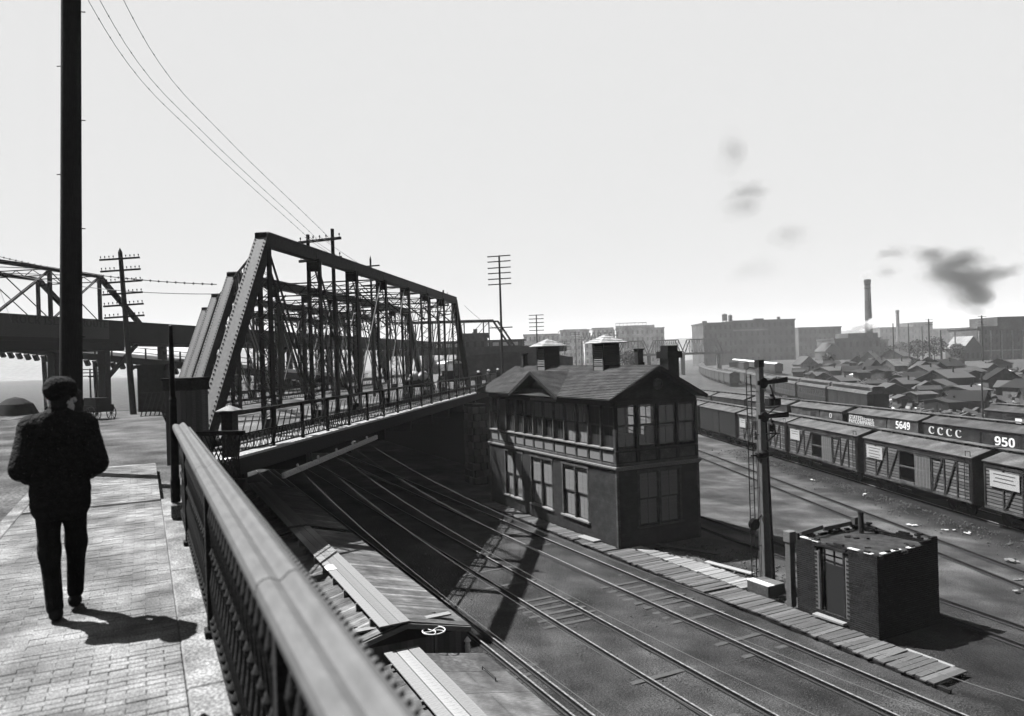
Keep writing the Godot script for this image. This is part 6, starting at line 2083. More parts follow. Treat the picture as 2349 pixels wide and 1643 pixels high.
# ---------------------------------------------------------------- shacks beyond the trains
func build_shanties() -> void:
	# x, z, width, depth, wall, rise, turn, wall tone, roof tone, label
	var list := [
		[101.5, 257.0, 7.0, 8.0, 3.0, 3.2, 0.0, "bld_pale", "bld_dark", "pale shack with dark gable roof beyond the white roofed cars"],
		[88.0, 205.0, 11.0, 6.0, 2.2, 1.2, 1.5, "soot", "scrap", "long low dark shed in front of the pale gabled shack"],
		[87.8, 181.0, 4.4, 6.0, 2.4, 2.6, 0.1, "soot", "soot", "black gable fronted shack in the middle of the shanties"],
		[84.6, 181.5, 3.4, 4.0, 1.2, 0.4, 0.3, "pale_scrap", "pale_scrap", "low white shack roof beside the black gable fronted shack"],
		[150.0, 290.0, 10.0, 12.0, 3.6, 3.4, 0.75, "bld_dark", "carroof", "large house with pale roof slope below the telegraph poles"],
		[145.0, 300.0, 6.0, 8.0, 3.2, 3.0, 0.7, "bld_dark", "scrap", "smaller house tucked left of the large pale roofed house"],
		[125.5, 232.0, 8.0, 7.0, 2.0, 2.0, 0.6, "bld_mid", "carroof", "low house with broad lit roof below the brick block"],
		[97.4, 187.0, 8.5, 6.0, 2.4, 1.9, 1.57, "bld_mid", "carroof", "long shed with lit roof slope right of the black gabled shack"],
		[99.6, 201.5, 5.0, 6.0, 2.4, 2.2, 0.9, "soot", "scrap", "shack with grey roof behind the long lit shed"],
		[80.6, 137.5, 8.6, 5.5, 2.3, 1.7, 1.45, "soot", "scrap", "long dark barn with grey roof and pale end post on the right"],
		[85.4, 129.5, 6.0, 5.0, 2.4, 2.2, 0.35, "bld_mid", "soot", "dark gabled shack at the right edge above the white roof"],
		[84.5, 121.0, 7.0, 4.6, 1.6, 1.2, 0.7, "bld_mid", "pale_scrap", "shack with bright white roof slope at the right edge"],
		[76.0, 125.0, 12.0, 3.5, 1.2, 0.7, 1.6, "soot", "scrap", "very long low shelter with a sagging dusty roof"],
		[61.4, 117.0, 2.6, 3.0, 1.8, 0.5, 0.2, "bld_mid", "scrap", "small pale walled hut just right of the nearest coach"],
		[66.5, 121.0, 4.0, 3.4, 1.7, 0.4, 1.5, "soot", "carroof", "flat roofed hut with pale ribbed roof behind the nearest coach"],
		[63.3, 108.0, 7.0, 4.0, 1.7, 0.5, 1.5, "soot", "tar", "dark open sided shed roofed flat beside the coach tracks"],
		[120.0, 258.0, 5.0, 5.0, 2.6, 2.0, 0.4, "bld_mid", "soot", "little dark roofed shack near the factory, left of the poles"],
		[87.0, 156.0, 6.5, 5.0, 2.0, 1.5, 1.2, "bld_mid", "scrap", "grey shed left of the long dark barn"],
		[74.0, 140.0, 5.0, 4.0, 1.7, 1.2, 1.4, "soot", "scrap", "low brown shed in front of the long dark barn"],
		[110.0, 225.0, 7.0, 6.0, 2.2, 1.8, 1.1, "bld_mid", "scrap", "shed with flat grey roof below the large house"],
		[93.0, 168.0, 5.0, 5.0, 2.0, 1.9, 0.2, "soot", "bld_dark", "small dark gabled hut right of the lit shed"],
		[104.0, 178.0, 7.0, 6.0, 2.2, 1.8, 1.3, "bld_mid", "soot", "shed with ridged roof behind the small dark gabled hut"],
		[115.0, 205.0, 6.0, 6.0, 2.4, 2.0, 0.5, "bld_mid", "bld_dark", "hut with dark roof beneath the tallest telegraph pole"],
		[74.5, 168.0, 6.0, 4.5, 1.7, 1.3, 1.3, "soot", "scrap", "low shed close behind the middle coach"],
		[79.0, 187.0, 5.0, 4.5, 1.7, 1.5, 0.6, "bld_mid", "soot", "hut with dark roof close behind the farthest coach"],
		[71.5, 128.0, 4.5, 4.0, 1.8, 1.4, 0.4, "soot", "scrap", "small gabled hut behind the flat ribbed roof"],
	]
	for a in list:
		var g := yard_height(a[0], a[1])
		var o := gable_house("shack", a[9], "shack", W(a[0], g, a[1]), -a[6], a[2] * 0.82, a[3] * 0.9, a[4] * 0.8, a[5] * 0.8, M[a[7]], M[a[8]], "shacks beyond the trains")
		add_box(o, "door", Vector3(-0.5, 0, a[3] * 0.45 - 0.1), Vector3(0.4, minf(1.7, a[4] * 0.75), a[3] * 0.45 + 0.05), M.dark)
		if a[2] > 4.0:
			add_box(o, "window", Vector3(0.9, 0.8, a[3] * 0.45 - 0.1), Vector3(1.5, minf(1.5, a[4] * 0.7), a[3] * 0.45 + 0.05), M.pane)
			add_box(o, "stovepipe", Vector3(a[2] * 0.15, a[4] * 0.8, -0.3), Vector3(a[2] * 0.15 + 0.22, (a[4] + a[5]) * 0.8 + 0.5, -0.08), M.soot)
	# the crowd of little ones, copies of three plain shacks
	var low := []
	for k in 3:
		var o := gable_house("low_shack", "", "shack", W(70.0, 0, 150.0), 0.0, [4.0, 5.5, 3.2][k], [3.6, 4.2, 3.0][k], [1.4, 1.6, 1.8][k], [0.9, 1.2, 0.5][k], [M.soot, M.bld_mid, M.bld_dark][k], [M.scrap, M.soot, M.tar][k], "low shacks crowded beyond the trains")
		add_box(o, "door", Vector3(-0.4, 0, 1.5), Vector3(0.3, 1.3, [1.85, 2.15, 1.55][k]), M.dark)
		low.append(o)
	for k in 66:
		var z := 104.0 + 150.0 * rng.randf()
		var x := 0.22 * z + 38.0 + rng.randf() * 52.0
		var lab := "small low shack in the crowd of roofs beyond the trains"
		var p := W(x, yard_height(x, z) - 0.1, z)
		if k < 3:
			low[k].position = p
			low[k].set_meta("label", lab)
		else:
			copy(low[k % 3], lab, p, rng.randf() * 3.0)
	# heaps of scrap and boards between them
	var sm := MB.new()
	var pm := MB.new()
	for k in 1800:
		var z := rng.randf_range(98.0, 215.0)
		var x := 0.22 * z + 33.0 + rng.randf() * rng.randf() * 62.0
		var p := W(x, yard_height(x, z) + 0.2, z)
		var b := Basis.from_euler(Vector3(rng.randf_range(-0.5, 0.5), rng.randf() * 6.0, rng.randf_range(-0.5, 0.5)))
		var s := Vector3(rng.randf_range(0.3, 1.8), rng.randf_range(0.1, 0.7), rng.randf_range(0.2, 1.0))
		if rng.randf() < 0.1:
			pm.box(p, s * 0.7, b)
		else:
			sm.box(p, s, b)
	tag(put("scrap_heaps", sm, M.scrap), "litter of dark scrap and boards heaped between the shacks", "scrap", "", "stuff")
	tag(put("pale_scraps", pm, M.pale_scrap), "bright bits of paper and boards scattered between the shacks", "litter", "", "stuff")
	# scrubby trees before the brick block and by the factory
	var spots := [[163.0, 298.0, 8.0, 9.0, "dark round tree mass left of the white gabled house"], [171.0, 300.0, 10.0, 10.0, "tall dark tree beside the white gabled house"], [178.0, 296.0, 6.0, 7.0, "small dark tree right before the white gabled house"], [215.5, 410.0, 8.0, 9.0, "dark tree at the right end of the factory"], [205.0, 402.0, 5.0, 7.0, "dark tree in front of the factory wall"], [96.0, 176.0, 3.0, 3.4, "small bare scrub bush among the shacks"], [112.0, 262.0, 4.0, 5.0, "dark bush between the pale shack and the factory"], [27.0, 205.0, 7.0, 8.0, "dark tree clump behind the left cupola"], [37.0, 230.0, 6.0, 7.0, "dark tree clump left of the right cupola"]]
	for a in spots:
		var o := thing("tree", a[4], "tree", W(a[0], yard_height(a[0], a[1]) + (4.0 if a[0] < 60.0 else 0.0), a[1]), 0.0, "dark scrubby trees")
		var tk := MB.new()
		tk.tube(Vector3(0, -1, 0), Vector3(0.1, a[3] * 0.55, 0), 0.22, 0.1, 7)
		for k in 5:
			var d := rng.randf() * TAU
			tk.tube(Vector3(0.05, a[3] * (0.25 + 0.06 * k), 0), Vector3(cos(d) * a[2] * 0.3, a[3] * (0.5 + 0.08 * k), sin(d) * a[2] * 0.3), 0.09, 0.04, 5)
		put("trunk", tk, M.pole, o)
		var cr := MB.new()
		for k in 1500:
			var u := Vector3(rng.randf_range(-1, 1), rng.randf_range(-1, 1), rng.randf_range(-1, 1))
			if u.length() > 1.0: continue
			var lump: float = 1.0 + 0.5 * bumpy.get_noise_3d(u.x * 60.0 + a[0], u.y * 60.0, u.z * 60.0)
			var p: Vector3 = Vector3(u.x * a[2] * 0.5, a[3] * 0.62 + u.y * a[3] * 0.4, u.z * a[2] * 0.5) * Vector3(lump, 1, lump)
			var b := Basis.from_euler(Vector3(rng.randf() * 6, rng.randf() * 6, rng.randf() * 6))
			var r := rng.randf_range(0.25, 0.6)
			cr.poly([p + b.x * r, p + b.y * r, p - b.x * r * 0.8, p - b.y * r * 0.9], b.z)
		put("crown", cr, M.leaf, o)

# ---------------------------------------------------------------- telegraph poles and wires
func telegraph(label: String, at: Vector3, h: float, arms: Array, armlen: float, turn: float, pins: int, r := 0.15, lean := 0.0, group := "telegraph poles") -> Node3D:
	var o := thing("telegraph_pole", label, "telegraph pole", at, turn, group)
	o.rotation.z = lean
	var mb := MB.new()
	mb.lathe(Vector3.ZERO, [Vector2(r, -1.5), Vector2(r * 0.6, h - 0.3), Vector2(0.0, h)], 10)
	put("shaft", mb, M.pole, o)
	for y in arms:
		var am := MB.new()
		am.box(Vector3(0, h - y, r * 0.7), Vector3(armlen, 0.11, 0.09))
		var ao := put("crossarm", am, M.pole, o)
		if pins > 0:
			var pm := MB.new()
			for k in pins:
				var x: float = -armlen * 0.47 + armlen * 0.94 * k / (pins - 1.0)
				if absf(x) < 0.15: continue
				pm.lathe(Vector3(x, h - y + 0.05, r * 0.7), [Vector2(0.015, 0), Vector2(0.015, 0.08), Vector2(0.04, 0.1), Vector2(0.035, 0.18), Vector2(0.0, 0.2)], 6)
			put("insulator_row", pm, M.iron, ao)
	return o

func cable(label: String, pts: Array, r: float, m: Material, beads := 0.0) -> void:
	var o := thing("overhead_wire", label, "wire", Vector3.ZERO, 0.0, "overhead wires")
	var mb := MB.new()
	mb.path(pts, r, 4)
	put("strand", mb, m, o)
	if beads > 0.0:
		var bm := MB.new()
		for i in pts.size() - 1:
			var a: Vector3 = pts[i]
			var b: Vector3 = pts[i + 1]
			var n := int(a.distance_to(b) / beads)
			for k in n:
				bm.ball(a.lerp(b, (k + 0.5) / n), r * 2.6, 6, 4)
		put("clips", bm, m, o).set_meta("kind", "stuff")

func sag(a: Vector3, b: Vector3, s: float, n := 16) -> Array:
	var p := []
	for k in n + 1:
		var f := float(k) / n
		p.append(a.lerp(b, f) - Vector3(0, 4.0 * s * f * (1 - f), 0))
	return p

func build_poles() -> void:
	telegraph("leaning telegraph pole with six many pinned crossarms left of the bridge trusses", W(-24.6, 6.6, 48.0), 11.3, [0.75, 1.5, 2.25, 3.0, 3.75, 4.5], 2.5, 0.08, 10, 0.22, 0.05)
	telegraph("tall telegraph pole with six high arms and one low arm behind the bridge", W(-1.1, 7.0, 83.0), 14.6, [0.2, 0.8, 1.5, 2.1, 2.75, 3.35, 8.2], 2.7, -0.3, 0, 0.17)
	telegraph("telegraph pole with five crossarms directly left of the left cupola", W(4.1, 5.0, 119.0), 11.9, [0.2, 0.8, 1.4, 2.05, 2.65], 2.4, -0.2, 0)
	telegraph("telegraph pole with three crossarms rising behind the middle of the top chord", W(-11.6, 7.0, 62.0), 11.9, [0.9, 1.7, 2.5], 1.8, -0.35, 0, 0.13)
	for k in 2:
		var at: Vector3 = [W(-9.95, 7.1, 39.0), W(-7.5, 7.1, 75.0)][k]
		var o := thing("pole_frame", ["double pole wire frame with two pinned arms above the nearest truss", "double pole wire frame above the far end of the nearest truss"][k], "telegraph pole", at, -0.42, "double pole frames")
		for x in [-0.75, 0.85]:
			var pm := MB.new()
			pm.tube(Vector3(x, -0.5, 0), Vector3(x, 9.9 if x > 0 else 9.75, 0), 0.12, 0.09, 8)
			put("shaft", pm, M.pole, o)
		for y in [9.35, 8.35]:
			var am := MB.new()
			am.box(Vector3(0.1, y, 0.12), Vector3(2.75, 0.14, 0.11), Basis.IDENTITY, 0.01)
			var ao := put("crossarm", am, M.pole, o)
			var im := MB.new()
			for j in 7:
				im.lathe(Vector3(-1.15 + j * 0.42, y + 0.06, 0.12), [Vector2(0.015, 0), Vector2(0.02, 0.1), Vector2(0.045, 0.12), Vector2(0.03, 0.2), Vector2(0, 0.22)], 6)
			put("insulator_row", im, M.iron, ao)
	# poles on the right
	var right := [[134.0, 260.0, 18.2, 0, "plain pole above the large pale roofed house, leftmost of the right hand poles"], [150.1, 280.0, 18.6, 0, "plain pole just right of the slim distant chimney"], [160.8, 290.0, 17.6, 0, "plain pole left of the tallest right hand pole"], [124.0, 220.0, 17.9, 3, "tallest right hand pole with small crossarms before the shacks"], [139.0, 240.0, 14.9, 0, "short plain pole left of the white gabled house"], [120.7, 190.0, 17.3, 4, "tall pole with four crossarms before the brick block"], [207.5, 330.0, 19.2, 0, "stout pole behind the left corner of the brick block"], [179.6, 300.0, 15.4, 0, "plain pole touching the white gable"], [53.8, 85.0, 6.6, 0, "short dark post among the sheds at the right edge"], [145.0, 250.0, 13.0, 0, "thin plain pole in front of the brick block windows"]]
	for a in right:
		var g := yard_height(a[0], a[1])
		telegraph(a[4], W(a[0], g, a[1]), a[2] - g, [0.4, 1.1, 1.8, 2.5].slice(0, a[3]), 2.6, 0.2, 0, 0.3 if a[1] > 100.0 else 0.14)
	telegraph("hazy telegraph pole between the two cupolas", W(19.9, 3.0, 230.0), 14.6, [0.3, 1.0, 1.7, 2.4], 3.0, 0.1, 0, 0.16)
	telegraph("thin hazy pole left of the right cupola", W(22.6, 3.0, 240.0), 13.4, [0.5, 1.2], 2.2, 0.1, 0, 0.16)
	telegraph("hazy pole with four arms just right of the left cupola", W(13.6, 3.0, 190.0), 11.0, [0.2, 0.9, 1.6, 2.3], 2.8, 0.1, 0, 0.16)
	telegraph("first of two far poles beyond the walking man", W(-51.3, 4.4, 90.0), 5.9, [0.2, 0.6, 1.0], 2.4, 0.1, 0, 0.14)
	telegraph("second of two far poles beyond the walking man", W(-50.2, 4.4, 90.0), 5.6, [0.3, 0.8], 2.4, 0.1, 0, 0.14)
	# the long wires climbing to the big pole
	for k in 3:
		var dx: float = [0.0, 0.25, 0.85][k]
		var a := W(-10.6 + dx * 0.9, 16.6, 38.6)
		var pts := []
		var mid := [Vector3(-8.5, 15.35, 31.5), Vector3(-9.66, 17.2, 23.5), Vector3(-10.2, 18.5, 19.6), Vector3(-9.2, 20.4, 13.2)]
		pts.append(a)
		for j in 4:
			var m: Vector3 = mid[j]
			pts.append(W(m.x + dx, m.y + (0.06 if k == 1 else 0.0), m.z))
		var c := Curve3D.new()
		for j in pts.size():
			var t := Vector3.ZERO
			if j > 0 and j < pts.size() - 1:
				t = (pts[j + 1] - pts[j - 1]) / 6.0
			c.add_point(pts[j], -t, t)
		var out := []
		var n := 40
		for j in n + 1:
			out.append(c.sample_baked(c.get_baked_length() * j / n))
		cable(["lower of the twin clipped wires sweeping from the frame to the big pole", "upper of the twin clipped wires sweeping from the frame to the big pole", "lone clipped wire right of the twin wires in the left sky"][k], out, 0.008, M.wire, 0.55)
		cable("wire running between the two pole frames over the truss, strand %s" % ["left", "middle", "right"][k], sag(a, W(-8.2 + dx * 0.8, 16.6, 74.8), 0.7), 0.012, M.wire)
	cable("upper wire crossing the left sky from the viaduct to the trusses", sag(W(-42.5, 19.8, 60.0), W(-18.2, 15.1, 46.0), 0.5), 0.03, M.wire, 0.8)
	cable("lower wire crossing the left sky from the viaduct to the trusses", sag(W(-44.0, 18.9, 62.0), W(-18.6, 14.6, 47.0), 0.6), 0.025, M.wire)
	cable("thin guy wire slanting down the left edge of the sky", [W(-13.9, 16.6, 18.0), W(-25.6, 12.6, 38.0)], 0.008, M.wire)
	cable("sagging wire from the truss end to the tall pole behind the bridge", sag(W(-4.2, 14.9, 68.0), W(-0.4, 12.9, 83.0), 0.5), 0.02, M.wire)

# ---------------------------------------------------------------- people
func field_mesh(bones: Array, cell: float, k: float) -> ArrayMesh:
	var lo := Vector3.ONE * 1e9
	var hi := -lo
	for b in bones:
		var r: float = maxf(b[2], b[3]) + cell * 3.0
		for p in [b[0], b[1]]:
			lo = lo.min(p - Vector3.ONE * r)
			hi = hi.max(p + Vector3.ONE * r)
	var nx := int((hi.x - lo.x) / cell) + 2
	var ny := int((hi.y - lo.y) / cell) + 2
	var nz := int((hi.z - lo.z) / cell) + 2
	var f := PackedFloat32Array()
	f.resize(nx * ny * nz)
	for b in bones:
		var A: Vector3 = b[0]
		var D: Vector3 = b[1] - A
		var dd := maxf(D.length_squared(), 1e-9)
		var ra: float = b[2]
		var rb: float = b[3]
		var R := maxf(ra, rb) + cell * 2.0 + k * 3.0
		var q0 := (A.min(b[1]) - Vector3.ONE * R - lo) / cell
		var q1 := (A.max(b[1]) + Vector3.ONE * R - lo) / cell
		for z in range(maxi(0, int(q0.z)), mini(nz - 1, int(q1.z)) + 1):
			for y in range(maxi(0, int(q0.y)), mini(ny - 1, int(q1.y)) + 1):
				var row := (z * ny + y) * nx
				for x in range(maxi(0, int(q0.x)), mini(nx - 1, int(q1.x)) + 1):
					var p := lo + Vector3(x, y, z) * cell - A
					var t := clampf(p.dot(D) / dd, 0.0, 1.0)
					f[row + x] += exp(-((p - D * t).length() - lerpf(ra, rb, t)) / k)
	var val := func(i: int) -> float: return -k * log(maxf(f[i], 1e-12))
	var at := {}
	var v := PackedVector3Array()
	var n := PackedVector3Array()
	var ix := PackedInt32Array()
	var step := [1, nx, nx * ny]
	for z in range(0, nz - 1):
		for y in range(0, ny - 1):
			for x in range(0, nx - 1):
				var i := (z * ny + y) * nx + x
				var pos := 0
				var c := [i, i + 1, i + nx, i + nx + 1, i + step[2], i + step[2] + 1, i + step[2] + nx, i + step[2] + nx + 1]
				for j in c:
					if f[j] > 1.0: pos += 1
				if pos == 0 or pos == 8: continue
				var w := []
				for j in c: w.append(val.call(j))
				var sum := Vector3.ZERO
				var m := 0
				for e in [[0, 1], [2, 3], [4, 5], [6, 7], [0, 2], [1, 3], [4, 6], [5, 7], [0, 4], [1, 5], [2, 6], [3, 7]]:
					var a: float = w[e[0]]
					var b: float = w[e[1]]
					if (a < 0.0) != (b < 0.0):
						var t := a / (a - b)
						var pa := Vector3(e[0] & 1, (e[0] >> 1) & 1, (e[0] >> 2) & 1)
						var pb := Vector3(e[1] & 1, (e[1] >> 1) & 1, (e[1] >> 2) & 1)
						sum += pa.lerp(pb, t)
						m += 1
				if m == 0: continue
				at[i] = v.size()
				v.append(lo + (Vector3(x, y, z) + sum / m) * cell)
				n.append(Vector3(w[1] + w[3] + w[5] + w[7] - w[0] - w[2] - w[4] - w[6], w[2] + w[3] + w[6] + w[7] - w[0] - w[1] - w[4] - w[5], w[4] + w[5] + w[6] + w[7] - w[0] - w[1] - w[2] - w[3]).normalized())
	for i in at:
		for d in 3:
			var s: int = step[d]
			var u: int = step[(d + 1) % 3]
			var w: int = step[(d + 2) % 3]
			if (f[i] > 1.0) == (f[i + s] > 1.0): continue
			if not (at.has(i - u) and at.has(i - w) and at.has(i - u - w)): continue
			var a: int = at[i]
			var b: int = at[i - u]
			var c: int = at[i - u - w]
			var e: int = at[i - w]
			if f[i] > 1.0:
				ix.append_array([a, c, b, a, e, c])
			else:
				ix.append_array([a, b, c, a, c, e])
	var arr := []
	arr.resize(Mesh.ARRAY_MAX)
	arr[Mesh.ARRAY_VERTEX] = v
	arr[Mesh.ARRAY_NORMAL] = n
	arr[Mesh.ARRAY_INDEX] = ix
	var mesh := ArrayMesh.new()
	mesh.add_surface_from_arrays(Mesh.PRIMITIVE_TRIANGLES, arr)
	return mesh

func V(x: float, y: float, z: float) -> Vector3: return Vector3(x, y, z)

func build_people() -> void:
	# the man walking away along the sidewalk; he faces local -z and looks a little to his right
	var o := thing("person", "person in dark cap and jacket walking away along the brick sidewalk, elbows out", "person", T(-0.56, 8.2, 6.3), TH + 0.1)
	o.scale = Vector3(0.93, 1.045, 0.97)
	var b := []
	b.append_array([[V(0.01, 1.5, -0.02), V(0.02, 1.57, -0.03), 0.078, 0.082], [V(0.02, 1.46, -0.06), V(0.03, 1.44, -0.09), 0.05, 0.035], [V(0, 1.33, 0), V(0.01, 1.47, -0.01), 0.058, 0.052], [V(-0.15, 1.32, 0), V(0.15, 1.32, 0), 0.06, 0.06], [V(0, 1.28, 0), V(0, 0.95, 0), 0.115, 0.11]])
	for sg in [-1.0, 1.0]:
		b.append([V(sg * 0.17, 1.32, 0), V(sg * 0.25, 1.07, 0.06), 0.045, 0.038])
		b.append([V(sg * 0.25, 1.07, 0.06), V(sg * 0.2, 0.97, -0.15), 0.036, 0.028])
	b.append_array([[V(-0.09, 0.92, 0), V(-0.08, 0.48, -0.02), 0.07, 0.05], [V(-0.08, 0.48, -0.02), V(-0.055, 0.1, 0.05), 0.046, 0.036], [V(0.09, 0.92, 0), V(0.1, 0.5, -0.14), 0.07, 0.05], [V(0.1, 0.5, -0.14), V(0.08, 0.13, -0.2), 0.046, 0.036]])
	put("body", field_mesh(b, 0.014, 0.012), M.skin, o)
	# head features on a finer grid: nose, brow, chin, ears
	var hd := [[V(0.015, 1.52, -0.02), V(0.02, 1.58, -0.03), 0.083, 0.086], [V(0.03, 1.47, -0.075), V(0.035, 1.455, -0.09), 0.042, 0.03], [V(0.045, 1.55, -0.105), V(0.052, 1.515, -0.125), 0.011, 0.016], [V(0.0, 1.575, -0.1), V(0.08, 1.575, -0.085), 0.018, 0.018], [V(0.03, 1.475, -0.108), V(0.055, 1.477, -0.103), 0.01, 0.01], [V(0.1, 1.55, 0.0), V(0.106, 1.505, -0.005), 0.017, 0.012], [V(-0.075, 1.55, 0.01), V(-0.078, 1.505, 0.005), 0.017, 0.012]]
	var hb := Basis(Vector3.UP, -0.85)
	var hc := V(0.01, 0, -0.02)
	for q in hd:
		q[0] = hc + hb * (q[0] - hc)
		q[1] = hc + hb * (q[1] - hc)
	put("head", field_mesh(hd, 0.006, 0.008), M.skin, o)
	for sx in [0.005, 0.075]:
		var eye := MB.new()
		eye.ball(hc + hb * (V(sx, 1.55, -0.1) - hc), 0.012, 8, 6)
		put("eye", eye, M.dark, o)
	# hands, each with a palm, four fingers and a thumb resting at the pockets
	for sg in [-1.0, 1.0]:
		var w := V(sg * 0.2, 0.97, -0.15)
		var h := [[w, w + V(-sg * 0.03, -0.05, -0.03), 0.026, 0.03], [w + V(-sg * 0.01, -0.03, -0.02), w + V(-sg * 0.05, -0.07, -0.03), 0.024, 0.024]]
		for k in 4:
			var f := w + V(-sg * (0.05 + 0.004 * k), -0.06 + 0.016 * (k - 1.5), -0.045 + 0.012 * k)
			var l: float = [0.038, 0.043, 0.04, 0.032][k]
			var m := f + V(-sg * l * 0.8, -l * 0.6, 0)
			h.append([f, m, 0.0095, 0.009])
			h.append([m, m + V(-sg * 0.006, -l * 0.75, 0.012), 0.009, 0.0075])
		h.append([w + V(-sg * 0.02, -0.02, -0.045), w + V(-sg * 0.045, -0.035, -0.075), 0.011, 0.01])
		h.append([w + V(-sg * 0.045, -0.035, -0.075), w + V(-sg * 0.075, -0.06, -0.075), 0.01, 0.008])
		put("hand", field_mesh(h, 0.005, 0.005), M.skin, o)
	var j := [[V(-0.17, 1.34, 0), V(0.17, 1.34, 0), 0.085, 0.085], [V(-0.085, 1.28, 0), V(-0.07, 0.88, 0.01), 0.13, 0.122], [V(0.085, 1.28, 0), V(0.07, 0.88, 0.01), 0.13, 0.122], [V(-0.07, 0.88, 0.01), V(-0.08, 0.8, 0.01), 0.12, 0.125], [V(0.07, 0.88, 0.01), V(0.08, 0.8, -0.01), 0.12, 0.125], [V(0, 1.36, 0.0), V(0.0, 1.43, 0.0), 0.075, 0.07]]
	for sg in [-1.0, 1.0]:
		j.append([V(sg * 0.19, 1.33, 0), V(sg * 0.255, 1.07, 0.07), 0.078, 0.068])
		j.append([V(sg * 0.255, 1.07, 0.07), V(sg * 0.215, 0.985, -0.13), 0.066, 0.048])
		j.append([V(sg * 0.22, 1.2, 0.03), V(sg * 0.235, 1.14, 0.06), 0.066, 0.062])
	j.append_array([[V(-0.06, 1.4, 0.05), V(0.06, 1.4, 0.05), 0.03, 0.03], [V(-0.07, 1.4, 0.04), V(-0.05, 1.38, -0.07), 0.028, 0.022], [V(0.07, 1.4, 0.04), V(0.05, 1.38, -0.07), 0.028, 0.022]])
	put("jacket", field_mesh(j, 0.014, 0.02), M.cloth, o)
	var t := [[V(-0.08, 0.9, 0.0), V(0.08, 0.9, 0), 0.125, 0.125], [V(-0.09, 0.88, 0), V(-0.085, 0.48, -0.02), 0.098, 0.07], [V(-0.085, 0.48, -0.02), V(-0.06, 0.1, 0.04), 0.07, 0.06], [V(0.09, 0.88, 0), V(0.1, 0.5, -0.13), 0.098, 0.07], [V(0.1, 0.5, -0.13), V(0.085, 0.14, -0.19), 0.07, 0.06]]
	put("trousers", field_mesh(t, 0.014, 0.02), M.trouser, o)
	for sg in 2:
		var a: Vector3 = [V(-0.055, 0.06, 0.06), V(0.08, 0.075, -0.17)][sg]
		put("shoe", field_mesh([[a, a + V(0, -0.015, -0.06), 0.05, 0.046], [a + V(0, -0.015, -0.05), a + V(0.01 * (sg * 2 - 1), -0.022, -0.2), 0.042, 0.032]], 0.008, 0.01), M.leather, o)
	var c := [[V(-0.02, 1.6, 0.015), V(0.06, 1.6, 0.0), 0.078, 0.075], [V(0.0, 1.6, 0.05), V(0.04, 1.6, -0.07), 0.085, 0.075]]
	put("cap", field_mesh(c, 0.009, 0.015), M.cloth, o)
	var br := MB.new()
	br.slab(PackedVector2Array([Vector2(-0.08, 0.0), Vector2(0.08, 0.0), Vector2(0.065, 0.06), Vector2(0.0, 0.09), Vector2(-0.065, 0.06)]), hc + hb * (V(0.03, 1.59, -0.09) - hc), hb * Vector3(0.99, 0, 0.1), hb * Vector3(0.1, -0.3, -0.95), 0.012)
	put("cap_peak", br, M.pale_pole, o)
	put("hair", field_mesh([[V(0.01, 1.5, 0.03), V(0.02, 1.55, 0.035), 0.06, 0.07]], 0.008, 0.01), M.hair, o)
	# small figures at the far end of the bridge walk
	var fb := [[V(0, 1.55, 0), V(0, 1.62, 0), 0.1, 0.1], [V(-0.16, 1.35, 0), V(0.16, 1.35, 0), 0.09, 0.09], [V(0, 1.3, 0), V(0, 0.85, 0), 0.17, 0.16], [V(-0.2, 1.35, 0), V(-0.26, 0.85, -0.05), 0.06, 0.05], [V(0.2, 1.35, 0), V(0.26, 0.85, 0.05), 0.06, 0.05], [V(-0.09, 0.88, 0), V(-0.1, 0.05, 0.12), 0.1, 0.07], [V(0.09, 0.88, 0), V(0.1, 0.05, -0.12), 0.1, 0.07]]
	var fm := field_mesh(fb, 0.035, 0.03)
	var at := [[-12.9, 66.2], [-13.3, 69.0], [-13.0, 72.0], [-13.5, 74.5], [-13.1, 78.0]]
	var lb := ["person stooping over the railing at the far end of the bridge walk", "person in dark coat on the far bridge walk, second from the railing end", "person with pale head cover on the far bridge walk", "person walking beyond the railing end, partly hidden", "person farthest along the street beyond the bridge"]
	for k in 5:
		var p := thing("person", lb[k], "person", Bq(at[k][0], 7.12, at[k][1]), 1.0 * k, "people at the far end of the bridge")
		put("body", fm, M.cloth if k != 2 else M.carpale, p)
		var hm := MB.new()
		hm.ball(V(0, 1.62, 0), 0.11, 8, 6)
		hm.lathe(V(0, 1.68, 0), [Vector2(0.2, 0), Vector2(0.12, 0.02), Vector2(0.1, 0.1), Vector2(0.0, 0.12)], 10)
		put("hat", hm, M.pale_scrap if k % 2 == 0 else M.cloth, p)

# ---------------------------------------------------------------- small things
func cart_wheel(parent: Node3D, at: Vector3, r: float) -> void:
	var mb := MB.new()
	for k in 18:
		var a := TAU * k / 18
		var b := TAU * (k + 1) / 18
		mb.bar(V(0, cos(a) * r, sin(a) * r), V(0, cos(b) * r, sin(b) * r), 0.05, 0.05)
	for k in 10:
		var a := TAU * k / 10
		mb.bar(Vector3.ZERO, V(0, cos(a) * r, sin(a) * r), 0.03, 0.03)
	mb.box(Vector3.ZERO, V(0.16, 0.14, 0.14))
	put("wheel", mb, M.iron, parent, at)

